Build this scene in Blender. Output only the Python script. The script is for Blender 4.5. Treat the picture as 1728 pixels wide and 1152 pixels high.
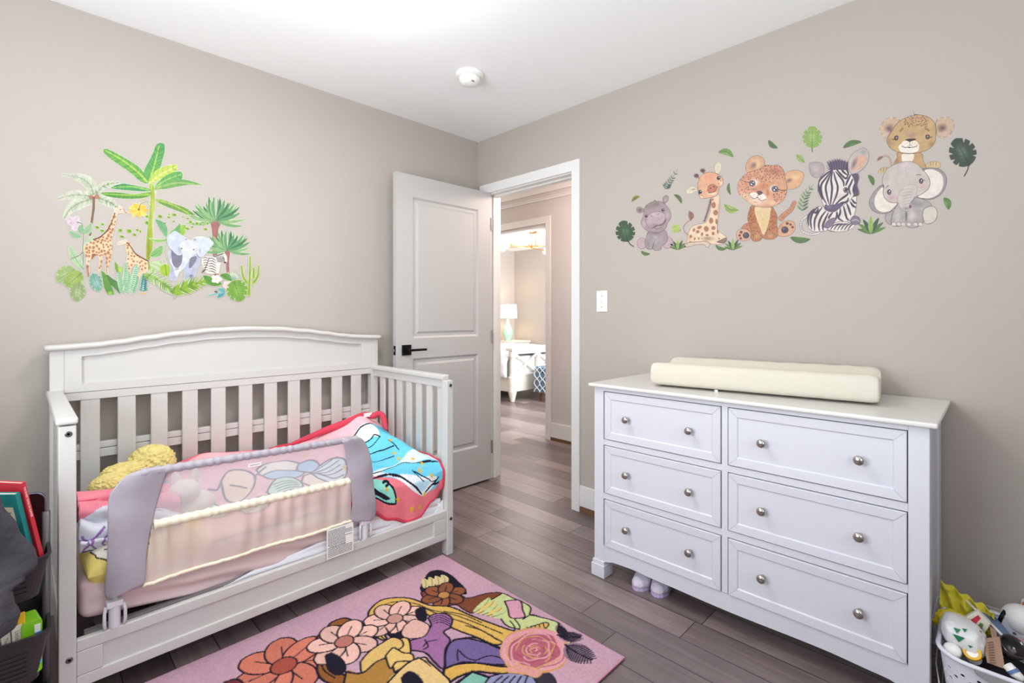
import bpy, bmesh, math, random
import numpy as np
from mathutils import Vector, Matrix, noise
from mathutils.geometry import tessellate_polygon

for o in list(bpy.data.objects): bpy.data.objects.remove(o)
S = bpy.context.scene
COL = S.collection
R = math.radians
PI = math.pi
rnd = random.Random(7)

# ------------------------------------------------------------------ camera
F, CX, HY, TH = 826.0, 864.0, 532.0, R(44.8)
CAM = (-2.369, -2.706, 1.172)
cd = bpy.data.cameras.new('camera'); cam = bpy.data.objects.new('camera', cd); COL.objects.link(cam)
cd.sensor_width = 36.0; cd.lens = F / 1728 * 36.0; cd.shift_y = -(576 - HY) / 1728.0
cd.clip_start = 0.02
cam.location = CAM
cam.rotation_euler = (R(90), 0, TH - R(90))
S.camera = cam

# ------------------------------------------------------------------ world, exposure
W = bpy.data.worlds.new('world'); S.world = W; W.use_nodes = True
W.node_tree.nodes['Background'].inputs[0].default_value = (0.80, 0.88, 1.0, 1)
W.node_tree.nodes['Background'].inputs[1].default_value = 1.0
S.view_settings.view_transform = 'Standard'
S.view_settings.look = 'None'
S.view_settings.gamma = 1.0
S.view_settings.use_curve_mapping = False
S.view_settings.exposure = -0.15

# ------------------------------------------------------------------ lights
def area(name, loc, rot, sx, sy, power, col):
    d = bpy.data.lights.new(name, 'AREA'); d.shape = 'RECTANGLE'; d.size = sx; d.size_y = sy
    d.energy = power; d.color = col
    o = bpy.data.objects.new(name, d); COL.objects.link(o); o.location = loc; o.rotation_euler = rot
    return o
def point(name, loc, power, col, rad=0.05):
    d = bpy.data.lights.new(name, 'POINT'); d.energy = power; d.color = col; d.shadow_soft_size = rad
    o = bpy.data.objects.new(name, d); COL.objects.link(o); o.location = loc
    return o
# daylight through the two windows of the room (they stand behind the camera): sky light, plus added up-tilted fills that brighten the ceiling
area('daylight_west', (-3.04, -1.60, 1.42), (0, R(-90), 0), 1.25, 1.25, 15, (0.90, 0.96, 1.0))
area('ceiling_fill_west', (-3.03, -1.60, 1.30), (0, R(-132), 0), 1.0, 1.25, 33, (0.92, 0.985, 1.0))
area('daylight_south', (-1.85, -3.38, 1.42), (R(90), 0, 0), 1.45, 1.25, 6, (0.97, 0.98, 1.0))
area('ceiling_fill_south', (-1.85, -3.37, 1.30), (R(132), 0, 0), 1.45, 1.0, 17, (0.92, 0.985, 1.0))
# fill point added below the ceiling lamp for the ceiling, then the lamp itself
point('ceiling_fill_point', (-1.478, -1.118, 2.20), 4.5, (1.0, 0.99, 0.97), 0.16)
lamp = area('ceiling_lamp_light', (-1.478, -1.118, 2.335), (0, 0, 0), 0.26, 0.26, 9, (1.0, 0.98, 0.95)); lamp.data.shape = 'DISK'
# hall lamp, warm
point('hall_lamp_light', (0.62, -0.75, 2.12), 30, (1.0, 0.79, 0.67), 0.08)
point('hall_lamp_light_far', (0.62, 1.55, 2.2), 7, (1.0, 0.86, 0.78), 0.08)
# daylight in the bedroom beyond the hall
area('daylight_bedroom', (2.9, -0.85, 1.5), (R(95), 0, 0), 2.4, 1.5, 220, (0.97, 0.97, 1.0))

# ------------------------------------------------------------------ colour / material helpers
def lin(c): return tuple(((v / 255.) / 12.92 if v / 255. <= 0.04045 else ((v / 255. + 0.055) / 1.055) ** 2.4) for v in c[:3])
def L4(c): return lin(c) + (1.0,)
MATS = {}
def mat(name, col=(200, 200, 200), rough=0.5, metal=0.0, spec=0.5, bump=None, var=None, trans=0, emit=None, coat=0):
    if name in MATS: return MATS[name]
    m = bpy.data.materials.new(name); m.use_nodes = True; MATS[name] = m
    nt = m.node_tree; b = nt.nodes['Principled BSDF']
    b.inputs['Base Color'].default_value = L4(col); b.inputs['Roughness'].default_value = rough
    b.inputs['Metallic'].default_value = metal; b.inputs['Specular IOR Level'].default_value = spec
    if coat: b.inputs['Coat Weight'].default_value = coat
    if emit: b.inputs['Emission Color'].default_value = L4(emit[0]); b.inputs['Emission Strength'].default_value = emit[1]
    tc = nt.nodes.new('ShaderNodeTexCoord')
    if var:   # (scale, amount 0..1)
        n = nt.nodes.new('ShaderNodeTexNoise'); n.inputs['Scale'].default_value = var[0]; n.inputs['Detail'].default_value = 4
        nt.links.new(tc.outputs['Object'], n.inputs['Vector'])
        mr = nt.nodes.new('ShaderNodeMapRange'); mr.inputs[1].default_value = 0.3; mr.inputs[2].default_value = 0.7
        mr.inputs[3].default_value = 1 - var[1]; mr.inputs[4].default_value = 1 + var[1]
        nt.links.new(n.outputs[0], mr.inputs[0])
        vm = nt.nodes.new('ShaderNodeVectorMath'); vm.operation = 'SCALE'; vm.inputs[0].default_value = lin(col)
        nt.links.new(mr.outputs[0], vm.inputs['Scale']); nt.links.new(vm.outputs[0], b.inputs['Base Color'])
    if bump:  # (scale, strength, distance)
        n = nt.nodes.new('ShaderNodeTexNoise'); n.inputs['Scale'].default_value = bump[0]; n.inputs['Detail'].default_value = 5
        nt.links.new(tc.outputs['Object'], n.inputs['Vector'])
        bp = nt.nodes.new('ShaderNodeBump'); bp.inputs['Strength'].default_value = bump[1]; bp.inputs['Distance'].default_value = bump[2]
        nt.links.new(n.outputs[0], bp.inputs['Height']); nt.links.new(bp.outputs[0], b.inputs['Normal'])
    return m

def print_mat(name, rough=0.6, var=(30, 0.07), bump=None, spec=0.3):
    """colour comes from the mesh's own colour attribute (printed / woven pattern)"""
    m = bpy.data.materials.new(name); m.use_nodes = True; MATS[name] = m
    nt = m.node_tree; b = nt.nodes['Principled BSDF']; b.inputs['Roughness'].default_value = rough
    b.inputs['Specular IOR Level'].default_value = spec
    at = nt.nodes.new('ShaderNodeAttribute'); at.attribute_name = 'Col'
    tc = nt.nodes.new('ShaderNodeTexCoord')
    n = nt.nodes.new('ShaderNodeTexNoise'); n.inputs['Scale'].default_value = var[0]; n.inputs['Detail'].default_value = 4
    nt.links.new(tc.outputs['Object'], n.inputs['Vector'])
    mr = nt.nodes.new('ShaderNodeMapRange'); mr.inputs[1].default_value = 0.3; mr.inputs[2].default_value = 0.7
    mr.inputs[3].default_value = 1 - var[1]; mr.inputs[4].default_value = 1 + var[1]
    nt.links.new(n.outputs[0], mr.inputs[0])
    vm = nt.nodes.new('ShaderNodeVectorMath'); vm.operation = 'SCALE'
    nt.links.new(at.outputs['Color'], vm.inputs[0]); nt.links.new(mr.outputs[0], vm.inputs['Scale'])
    nt.links.new(vm.outputs[0], b.inputs['Base Color'])
    if bump:
        n2 = nt.nodes.new('ShaderNodeTexNoise'); n2.inputs['Scale'].default_value = bump[0]; n2.inputs['Detail'].default_value = 3
        nt.links.new(tc.outputs['Object'], n2.inputs['Vector'])
        bp = nt.nodes.new('ShaderNodeBump'); bp.inputs['Strength'].default_value = bump[1]; bp.inputs['Distance'].default_value = bump[2]
        nt.links.new(n2.outputs[0], bp.inputs['Height']); nt.links.new(bp.outputs[0], b.inputs['Normal'])
    return m

M_WALL = mat('wall_paint', (186, 178, 171), 0.85, bump=(90, 0.06, 0.002), spec=0.2)
M_WALLH = mat('hall_wall_paint', (212, 207, 205), 0.85, spec=0.2)
M_CEIL = mat('ceiling_paint', (250, 251, 252), 0.9, spec=0.2)
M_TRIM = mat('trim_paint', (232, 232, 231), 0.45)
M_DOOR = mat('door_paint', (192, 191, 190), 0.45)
M_CRIB = mat('crib_paint', (207, 206, 203), 0.38)
M_DRES = mat('dresser_paint', (215, 216, 226), 0.35)
M_DTOP = mat('dresser_top_paint', (222, 220, 217), 0.25)
M_BLACK = mat('black_metal', (22, 22, 24), 0.4, 0.6)
M_STEEL = mat('satin_nickel', (190, 185, 180), 0.18, 1.0)
M_GAPSHADE = mat('gap_shade', (30, 28, 28), 0.9)  # near-black, stands in for the shade between drawer fronts
M_BROWN = mat('raw_wood_strip', (120, 88, 60), 0.7)
M_PRINT = print_mat('sticker_print', 0.55, (45, 0.10))
M_PRINTP = print_mat('paper_print', 0.5, (20, 0.02))

def floor_mat():
    m = bpy.data.materials.new('hardwood_planks'); m.use_nodes = True
    nt = m.node_tree; N = nt.nodes.new; LK = nt.links.new; b = nt.nodes['Principled BSDF']
    g = N('ShaderNodeNewGeometry'); sp = N('ShaderNodeSeparateXYZ'); LK(g.outputs['Position'], sp.inputs[0])
    def mth(op, a, bb=None, c=None):
        n = N('ShaderNodeMath'); n.operation = op
        for i, v in enumerate((a, bb, c)):
            if v is None: continue
            if isinstance(v, (int, float)): n.inputs[i].default_value = v
            else: LK(v, n.inputs[i])
        return n.outputs[0]
    w = 0.1325; Lp = 1.13
    xr = mth('DIVIDE', mth('ADD', sp.outputs[0], 0.28 + w * 40), w)
    row = mth('FLOOR', xr); fx = mth('FRACT', xr)
    wn = N('ShaderNodeTexWhiteNoise'); wn.noise_dimensions = '1D'; LK(row, wn.inputs['W'])
    yy = mth('DIVIDE', mth('ADD', sp.outputs[1], mth('MULTIPLY', wn.outputs[0], 7.3)), Lp)
    seg = mth('FLOOR', yy); fy = mth('FRACT', yy)
    cb = N('ShaderNodeCombineXYZ'); LK(row, cb.inputs[0]); LK(seg, cb.inputs[1])
    wn2 = N('ShaderNodeTexWhiteNoise'); wn2.noise_dimensions = '2D'; LK(cb.outputs[0], wn2.inputs['Vector'])
    # gaps
    dx = mth('MINIMUM', fx, mth('SUBTRACT', 1.0, fx)); dy = mth('MINIMUM', fy, mth('SUBTRACT', 1.0, fy))
    gx = mth('LESS_THAN', dx, 0.0115); gy = mth('LESS_THAN', dy, 0.0013)
    gap = mth('MAXIMUM', gx, gy)
    # grain, stretched along the plank (y)
    mp = N('ShaderNodeMapping'); mp.inputs['Scale'].default_value = (38, 2.2, 1)
    ad = N('ShaderNodeVectorMath'); ad.operation = 'ADD'; LK(g.outputs['Position'], ad.inputs[0])
    sc = N('ShaderNodeVectorMath'); sc.operation = 'SCALE'; LK(wn2.outputs['Color'], sc.inputs[0]); sc.inputs['Scale'].default_value = 9.0
    LK(sc.outputs[0], ad.inputs[1]); LK(ad.outputs[0], mp.inputs['Vector'])
    n1 = N('ShaderNodeTexNoise'); n1.inputs['Scale'].default_value = 1.0; n1.inputs['Detail'].default_value = 7; n1.inputs['Roughness'].default_value = 0.65
    LK(mp.outputs[0], n1.inputs['Vector'])
    n2 = N('ShaderNodeTexNoise'); n2.inputs['Scale'].default_value = 3.0; n2.inputs['Detail'].default_value = 3
    LK(ad.outputs[0], n2.inputs['Vector'])
    k = mth('ADD', mth('ADD', mth('MULTIPLY', wn2.outputs['Value'], 0.42), mth('MULTIPLY', n1.outputs[0], 0.62)), mth('MULTIPLY', n2.outputs[0], 0.35))
    cr = N('ShaderNodeValToRGB'); LK(k, cr.inputs[0])
    e = cr.color_ramp.elements
    e[0].position = 0.30; e[0].color = L4((80, 66, 66)); e[1].position = 1.05; e[1].color = L4((158, 142, 140))
    el = cr.color_ramp.elements.new(0.68); el.color = L4((119, 104, 103))
    mx = N('ShaderNodeMix'); mx.data_type = 'RGBA'; LK(gap, mx.inputs[0]); LK(cr.outputs[0], mx.inputs[6]); mx.inputs[7].default_value = L4((34, 26, 26))
    LK(mx.outputs[2], b.inputs['Base Color'])
    rr = mth('ADD', 0.27, mth('MULTIPLY', n1.outputs[0], 0.16)); LK(rr, b.inputs['Roughness'])
    hh = mth('SUBTRACT', mth('MULTIPLY', n1.outputs[0], 0.25), gap)
    bp = N('ShaderNodeBump'); bp.inputs['Strength'].default_value = 0.25; bp.inputs['Distance'].default_value = 0.002
    LK(hh, bp.inputs['Height']); LK(bp.outputs[0], b.inputs['Normal'])
    return m
M_FLOOR = floor_mat()

# ------------------------------------------------------------------ geometry helpers
def ray(px, py):
    u = (px - CX) / F; v = (HY - py) / F
    return Vector((math.cos(TH) + u * math.sin(TH), math.sin(TH) - u * math.cos(TH), v))
def onp(px, py, ax, val):
    r = ray(px, py); t = (val - CAM[ax]) / r[ax]
    return Vector(CAM) + r * t

def add_box(bm, x0, x1, y0, y1, z0, z1, M=None):
    vs = [bm.verts.new((x, y, z)) for x in (x0, x1) for y in (y0, y1) for z in (z0, z1)]
    if M is not None:
        for v in vs: v.co = M @ v.co
    for f in ((0, 1, 3, 2), (4, 6, 7, 5), (0, 4, 5, 1), (2, 3, 7, 6), (0, 2, 6, 4), (1, 5, 7, 3)):
        bm.faces.new([vs[i] for i in f])
    return vs
def add_tube(bm, pts, r, n=10, closed=False, cap=True):
    pts = [Vector(p) for p in pts]; rs = r if isinstance(r, (list, tuple)) else [r] * len(pts)
    rings = []; up = None; N = len(pts)
    for i, p in enumerate(pts):
        if closed: d = pts[(i + 1) % N] - pts[i - 1]
        else: d = pts[min(i + 1, N - 1)] - pts[max(i - 1, 0)]
        d.normalize()
        if up is None: up = Vector((0, 0, 1)) if abs(d.z) < 0.9 else Vector((1, 0, 0))
        a = d.cross(up); a.normalize(); b = a.cross(d); up = b
        rings.append([bm.verts.new(p + (a * math.cos(t) + b * math.sin(t)) * rs[i]) for t in [2 * PI * k / n for k in range(n)]])
    for i in range(N if closed else N - 1):
        A, B = rings[i], rings[(i + 1) % N]
        for k in range(n): bm.faces.new((A[k], A[(k + 1) % n], B[(k + 1) % n], B[k]))
    if cap and not closed:
        bm.faces.new(rings[0][::-1]); bm.faces.new(rings[-1])
def add_lathe(bm, prof, c=(0, 0, 0), n=24, M=None):
    """prof: list of (r,z); closed with caps when r==0"""
    rings = []
    for r, z in prof:
        if r < 1e-6: ring = [bm.verts.new((0, 0, z))]
        else: ring = [bm.verts.new((r * math.cos(2 * PI * k / n), r * math.sin(2 * PI * k / n), z)) for k in range(n)]
        rings.append(ring)
    for A, B in zip(rings, rings[1:]):
        for k in range(n):
            q = []
            for v in ((A[k % len(A)]), (A[(k + 1) % n % len(A)]), (B[(k + 1) % n % len(B)]), (B[k % len(B)])):
                if v not in q: q.append(v)
            if len(q) > 2: bm.faces.new(q)
    for ring in rings:
        for v in ring:
            v.co = (M @ v.co) if M is not None else v.co + Vector(c)
def add_prism(bm, pts, d, plane='xz', off=0.0):
    """extrude polygon pts (2D) by d along the plane's normal"""
    def P(a, b, c):
        return {'xz': (a, c, b), 'yz': (c, a, b), 'xy': (a, b, c)}[plane]
    A = [bm.verts.new(P(a, b, off)) for a, b in pts]; B = [bm.verts.new(P(a, b, off + d)) for a, b in pts]
    n = len(pts)
    for i in range(n): bm.faces.new((A[i], A[(i + 1) % n], B[(i + 1) % n], B[i]))
    tri = tessellate_polygon([[Vector((a, b, 0)) for a, b in pts]])
    for t in tri:
        bm.faces.new([A[i] for i in t]); bm.faces.new([B[i] for i in t][::-1])
def obj(name, bm, m, parent=None, bevel=0, smooth=False, sub=0, solid=0, keep=False):
    if not keep: bmesh.ops.recalc_face_normals(bm, faces=bm.faces)
    me = bpy.data.meshes.new(name); bm.to_mesh(me); bm.free()
    if m: me.materials.append(m)
    o = bpy.data.objects.new(name, me); COL.objects.link(o)
    if parent is not None: o.parent = parent; o.matrix_parent_inverse = Matrix.Identity(4)
    if smooth: me.polygons.foreach_set('use_smooth', [True] * len(me.polygons))
    if solid:
        md = o.modifiers.new('thick', 'SOLIDIFY'); md.thickness = solid; md.offset = 0
    if bevel:
        md = o.modifiers.new('bevel', 'BEVEL'); md.width = bevel; md.segments = 2; md.limit_method = 'ANGLE'; md.angle_limit = R(40)
        me.polygons.foreach_set('use_smooth', [True] * len(me.polygons))
        md2 = o.modifiers.new('wn', 'WEIGHTED_NORMAL'); md2.keep_sharp = False
    if sub:
        md = o.modifiers.new('sub', 'SUBSURF'); md.levels = sub; md.render_levels = sub
    return o
def thing(name, label, cat, loc=(0, 0, 0), rotz=0, group=None):
    o = bpy.data.objects.new(name, None); COL.objects.link(o)
    o.location = loc; o.rotation_euler = (0, 0, rotz); o.empty_display_size = 0.05
    return tag(o, label, cat, group)
def tag(o, label, cat, group=None, kind=None):
    o['label'] = label; o['category'] = cat
    if group: o['group'] = group
    if kind: o['kind'] = kind
    return o
def part(name, fn, m, parent, **k):
    bm = bmesh.new(); fn(bm); return obj(name, bm, m, parent, **k)
def box_part(name, b, m, parent, bevel=0.0015, **k):
    return part(name, lambda bm: add_box(bm, *b), m, parent, bevel=bevel, **k)
def struct(name, bm, m, parent=None, **k):
    o = obj(name, bm, m, parent, **k)
    if parent is None: o['kind'] = 'structure'
    return o
def dup(root, loc=None, rotz=None, label=None, group=None):
    r = root.copy(); COL.objects.link(r)
    if loc is not None: r.location = loc
    if rotz is not None: r.rotation_euler = (0, 0, rotz)
    if label: r['label'] = label
    if group: r['group'] = group
    for ch in list(root.children):
        c = ch.copy(); COL.objects.link(c); c.parent = r
        for g in ch.children:
            d = g.copy(); COL.objects.link(d); d.parent = c
    return r
def grid_mesh(name, fn, nu, nv, m, parent=None, colfn=None, solid=0.0, smooth=True, sub=0):
    us = [i / (nu - 1) for i in range(nu)]; vs = [j / (nv - 1) for j in range(nv)]
    co = []; cl = []
    for v in vs:
        for u in us:
            co.append(fn(u, v))
            if colfn: cl.append(colfn(u, v))
    fs = [(j * nu + i, j * nu + i + 1, (j + 1) * nu + i + 1, (j + 1) * nu + i) for j in range(nv - 1) for i in range(nu - 1)]
    me = bpy.data.meshes.new(name); me.from_pydata([tuple(c) for c in co], [], fs)
    if colfn:
        a = me.color_attributes.new('Col', 'FLOAT_COLOR', 'POINT')
        a.data.foreach_set('color', [x for c in cl for x in (lin(c) + (1.0,))])
    me.materials.append(m)
    if smooth: me.polygons.foreach_set('use_smooth', [True] * len(me.polygons))
    o = bpy.data.objects.new(name, me); COL.objects.link(o)
    if parent is not None: o.parent = parent
    if solid: md = o.modifiers.new('thick', 'SOLIDIFY'); md.thickness = solid; md.offset = 0
    if sub: md = o.modifiers.new('sub', 'SUBSURF'); md.levels = sub; md.render_levels = sub
    return o
def fnoise(x, y, z=0.0, s=1.0): return noise.noise(Vector((x * s, y * s, z * s)))
def interp(tab, x):
    """piecewise smooth 1-D table"""
    if x <= tab[0][0]: return tab[0][1]
    for (a, fa), (b, fb) in zip(tab, tab[1:]):
        if x <= b:
            t = (x - a) / (b - a); t = t * t * (3 - 2 * t); return fa + (fb - fa) * t
    return tab[-1][1]

# ================================================================== THE SETTING
RX0, RY0, H = -3.10, -3.45, 2.44
def slab(bm, *b): add_box(bm, *b)
bm = bmesh.new(); add_box(bm, -3.3, 4.8, -3.6, 4.3, -0.05, 0.0); struct('floor', bm, M_FLOOR)
bm = bmesh.new(); add_box(bm, -3.3, 4.8, -3.6, 4.3, H, H + 0.05); struct('ceiling', bm, M_CEIL)
bm = bmesh.new(); add_box(bm, RX0 - 0.12, 0.0, 0.0, 0.12, 0, H); struct('wall_left', bm, M_WALL)
# right wall with the door opening (y -0.875 .. -0.105, height 2.04)
DY0, DY1, DH = -0.890, -0.100, 2.055
bm = bmesh.new()
add_box(bm, 0, 0.12, RY0 - 0.12, DY0, 0, H); add_box(bm, 0, 0.12, DY1, 4.2, 0, H); add_box(bm, 0, 0.12, DY0, DY1, DH, H)
struct('wall_right', bm, M_WALL)
# window walls behind the camera
def wall_with_window(name, ax, a0, a1, c0, c1, w0, w1, z0, z1):
    bm = bmesh.new()
    def bx(p0, p1, q0, q1):
        if ax == 'x': add_box(bm, c0, c1, p0, p1, q0, q1)
        else: add_box(bm, p0, p1, c0, c1, q0, q1)
    bx(a0, w0, 0, H); bx(w1, a1, 0, H); bx(w0, w1, 0, z0); bx(w0, w1, z1, H)
    struct(name, bm, M_WALL)
wall_with_window('wall_window_side', 'x', RY0, 0.0, RX0 - 0.12, RX0, -2.35, -0.85, 0.75, 2.05)
wall_with_window('wall_back', 'y', RX0, 0.0, RY0 - 0.12, RY0, -2.60, -1.10, 0.75, 2.05)
def window(name, ax, p0, p1, c, z0, z1):
    bm = bmesh.new(); t = 0.05
    def bx(a, b, q0, q1, d=0.03):
        if ax == 'x': add_box(bm, c - d, c + d, a, b, q0, q1)
        else: add_box(bm, a, b, c - d, c + d, q0, q1)
    bx(p0, p0 + t, z0, z1); bx(p1 - t, p1, z0, z1); bx(p0, p1, z0, z0 + t); bx(p0, p1, z1 - t, z1)
    bx(p0, p1, (z0 + z1) / 2 - 0.02, (z0 + z1) / 2 + 0.02, 0.02)
    struct(name, bm, M_TRIM)
window('window_1', 'x', -2.35, -0.85, RX0 - 0.06, 0.75, 2.05)
window('window_2', 'y', -2.60, -1.10, RY0 - 0.06, 0.75, 2.05)

# door lining (jamb), stop and casing: trim_1
bm = bmesh.new()
JY0, JY1, JH = -0.871, -0.112, 2.036
add_box(bm, 0.0, 0.12, DY0, JY0, 0, JH); add_box(bm, 0.0, 0.12, JY1, DY1, 0, JH); add_box(bm, 0.0, 0.12, DY0, DY1, JH, DH)
add_box(bm, 0.045, 0.085, JY0, JY0 + 0.011, 0, JH); add_box(bm, 0.045, 0.085, JY1 - 0.011, JY1, 0, JH); add_box(bm, 0.045, 0.085, JY0, JY1, JH - 0.011, JH)
struct('trim_1', bm, M_TRIM, bevel=0.001)
bm = bmesh.new()
for x0, x1 in ((-0.017, 0.0), (0.12, 0.137)):
    add_box(bm, x0, x1, -0.934, -0.875, 0, 2.108); add_box(bm, x0, x1, -0.100, -0.038, 0, 2.108); add_box(bm, x0, x1, -0.875, -0.100, 2.043, 2.108)
struct('trim_2', bm, M_TRIM, bevel=0.002)
# baseboards
def baseboard(name, boxes, strip=True):
    bm = bmesh.new()
    for b in boxes: add_box(bm, *b)
    o = struct(name, bm, M_TRIM, bevel=0.003)
    return o
baseboard('baseboard_right', [(-0.014, 0, RY0, -0.934, 0.035, 0.158)])
baseboard('baseboard_left', [(RX0, 0.0, -0.014, 0, 0.035, 0.158)])
baseboard('baseboard_back', [(RX0, 0.0, RY0, RY0 + 0.014, 0.035, 0.158)])
baseboard('baseboard_window_side', [(RX0, RX0 + 0.014, RY0, 0.0, 0.035, 0.158)])
bm = bmesh.new(); add_box(bm, -0.009, 0.0, RY0, -0.934, 0.0, 0.036); add_box(bm, RX0, 0, -0.009, 0, 0.0, 0.036)
add_box(bm, 1.153, 1.162, -2.0, 0.281, 0.0, 0.03)
struct('trim_3', bm, M_BROWN)

# the hall
HX = 1.162
bm = bmesh.new()
FY0, FY1, FH = 0.335, 1.15, 2.03
add_box(bm, HX, HX + 0.12, -3.5, FY0, 0, H); add_box(bm, HX, HX + 0.12, FY1, 4.2, 0, H); add_box(bm, HX, HX + 0.12, FY0, FY1, FH, H)
struct('wall_hall', bm, M_WALLH)
bm = bmesh.new()
add_box(bm, 0.12, HX, 2.2, 2.3, 0, H); add_box(bm, 0.12, HX, -3.1, -3.0, 0, H)
struct('wall_hall_ends', bm, M_WALLH)
bm = bmesh.new()
add_box(bm, HX - 0.016, HX, 0.281, 0.340, 0, 2.113); add_box(bm, HX - 0.016, HX, 1.14, 1.20, 0, 2.113); add_box(bm, HX - 0.016, HX, 0.340, 1.14, 2.046, 2.113)
add_box(bm, HX, HX + 0.12, 0.335, 0.348, 0, 2.02); add_box(bm, HX, HX + 0.12, 1.135, 1.15, 0, 2.02); add_box(bm, HX, HX + 0.12, 0.335, 1.15, 2.015, 2.03)
add_box(bm, HX + 0.12, HX + 0.135, 0.281, 0.340, 0, 2.113); add_box(bm, HX + 0.12, HX + 0.135, 1.14, 1.20, 0, 2.113); add_box(bm, HX + 0.12, HX + 0.135, 0.340, 1.14, 2.03, 2.113)
struct('trim_4', bm, M_TRIM, bevel=0.0015)
baseboard('baseboard_hall', [(HX - 0.014, HX, -3.0, 0.281, 0.03, 0.165)])
bm = bmesh.new()   # crown and picture rail of the hall wall
add_prism(bm, [(HX, H), (HX - 0.07, H), (HX - 0.07, H - 0.012), (HX - 0.045, H - 0.03), (HX - 0.025, H - 0.06), (HX - 0.016, H - 0.085), (HX - 0.016, H - 0.10), (HX, H - 0.10)], 5.2, 'xz', -3.0)
add_box(bm, HX - 0.014, HX, -3.0, 2.2, 2.268, 2.287); add_box(bm, HX - 0.024, HX, -3.0, 2.2, 2.287, 2.296)
struct('trim_5', bm, M_TRIM, bevel=0.001)

# bedroom beyond
BX1, BY1 = 4.545, 4.094
bm = bmesh.new()
add_box(bm, 1.28, BX1 + 0.1, BY1, BY1 + 0.1, 0, H)
struct('wall_bedroom_left', bm, M_WALL)
bm = bmesh.new(); add_box(bm, BX1, BX1 + 0.1, -1.0, BY1, 0, H); struct('wall_bedroom_back', bm, M_WALL)
wall_with_window('wall_bedroom_right', 'y', 1.28, BX1, -1.1, -1.0, 1.7, 4.1, 0.75, 2.2)

# ------------------------------------------------------------------ the open door: door_1
dA = Vector((-0.771, -0.137, 0)); dB = Vector((-0.003, -0.146, 0))
ang = math.atan2(dB.y - dA.y, dB.x - dA.x); DL = (dB - dA).length
door = bpy.data.objects.new('door_1', None); COL.objects.link(door); door.location = (dA.x, dA.y, 0); door.rotation_euler = (0, 0, ang); door['kind'] = 'structure'
TK = 0.035
def door_slab(bm):
    # front face at y=0 (faces the camera), back at y=TK. Frame pieces with two recessed, raised panels
    z0, z1 = 0.015, 2.04
    px0, px1 = 0.118, DL - 0.118
    pans = [(0.26, 0.905), (1.03, 1.905)]
    add_box(bm, 0, px0, 0, TK, z0, z1); add_box(bm, px1, DL, 0, TK, z0, z1)
    zz = [z0] + [v for p in pans for v in p] + [z1]
    for i in range(0, len(zz), 2): add_box(bm, px0, px1, 0, TK, zz[i], zz[i + 1])
    for a, b in pans:
        for yf, s in ((0.0, 1), (TK, -1)):
            loops = []
            for ins, dep in ((0, 0), (0.012, 0.010), (0.028, 0.010), (0.042, 0.003)):
                loops.append([bm.verts.new((x, yf + s * dep, z)) for x, z in ((px0 + ins, a + ins), (px1 - ins, a + ins), (px1 - ins, b - ins), (px0 + ins, b - ins))])
            for A, B in zip(loops, loops[1:]):
                for k in range(4): bm.faces.new((A[k], A[(k + 1) % 4], B[(k + 1) % 4], B[k]))
            bm.faces.new(loops[-1])
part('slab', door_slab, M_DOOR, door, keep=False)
def lever(bm):
    zc = 0.955; xc = 0.062
    add_box(bm, xc - 0.033, xc + 0.033, -0.010, 0.0, zc - 0.033, zc + 0.033)
hz = 0.96; hx = 0.070
hnd = part('handle', lambda bm: (add_box(bm, hx - 0.032, hx + 0.032, -0.009, 0.0, hz - 0.032, hz + 0.032), add_lathe(bm, [(0, 0), (0.013, 0), (0.013, 0.045), (0, 0.045)], n=16, M=Matrix.Translation((hx, 0, hz)) @ Matrix.Rotation(R(90), 4, 'X')),
     add_box(bm, hx - 0.012, hx + 0.115, -0.056, -0.044, hz - 0.006, hz + 0.008)), M_BLACK, door, bevel=0.002)
hnd['label'] = 'black lever handle on a square plate'
lp = part('latch_plate', lambda bm: add_box(bm, -0.002, 0.001, 0.006, 0.028, hz - 0.028, hz + 0.028), M_BLACK, door, bevel=0.003); lp['label'] = 'black latch plate'
part('latch', lambda bm: add_box(bm, -0.010, -0.001, 0.011, 0.022, hz - 0.008, hz + 0.008), M_STEEL, door, bevel=0.002)
for z in (0.24, 1.02, 1.82):
    h = part('hinge', lambda bm: add_lathe(bm, [(0, z - 0.045), (0.006, z - 0.045), (0.006, z + 0.045), (0, z + 0.045)], (DL + 0.004, -0.004, 0), 12), M_STEEL, door); h['label'] = 'grey metal hinge'

# ------------------------------------------------------------------ small fixtures
M_PLAST = mat('white_plastic', (246, 245, 242), 0.35)
t = thing('smoke_detector', 'round white smoke detector on the ceiling above the open door', 'smoke detector', (-0.70, -0.735, H))
part('base', lambda bm: add_lathe(bm, [(0, 0), (0.073, 0), (0.073, -0.008), (0.066, -0.018), (0.058, -0.020), (0, -0.020)], n=40), M_PLAST, t, smooth=True)
part('dome', lambda bm: add_lathe(bm, [(0, -0.018), (0.055, -0.018), (0.055, -0.034), (0.047, -0.050), (0.030, -0.058), (0, -0.060)], n=40), M_PLAST, t, smooth=True)
part('slot', lambda bm: add_box(bm, -0.020, -0.004, -0.044, -0.036, -0.0560, -0.050), mat('grey_slot', (150, 150, 150), 0.6), t)
t = thing('light_switch', 'white toggle light switch plate on the wall between doorway and dresser', 'light switch', (0, -1.087, 1.192))
part('plate', lambda bm: add_box(bm, -0.006, 0.0, -0.037, 0.037, 0.0, 0.122), M_PLAST, t, bevel=0.003)
part('toggle', lambda bm: add_box(bm, -0.016, -0.005, -0.005, 0.005, 0.052, 0.072, Matrix.Identity(4)), M_PLAST, t, bevel=0.0015)
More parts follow.
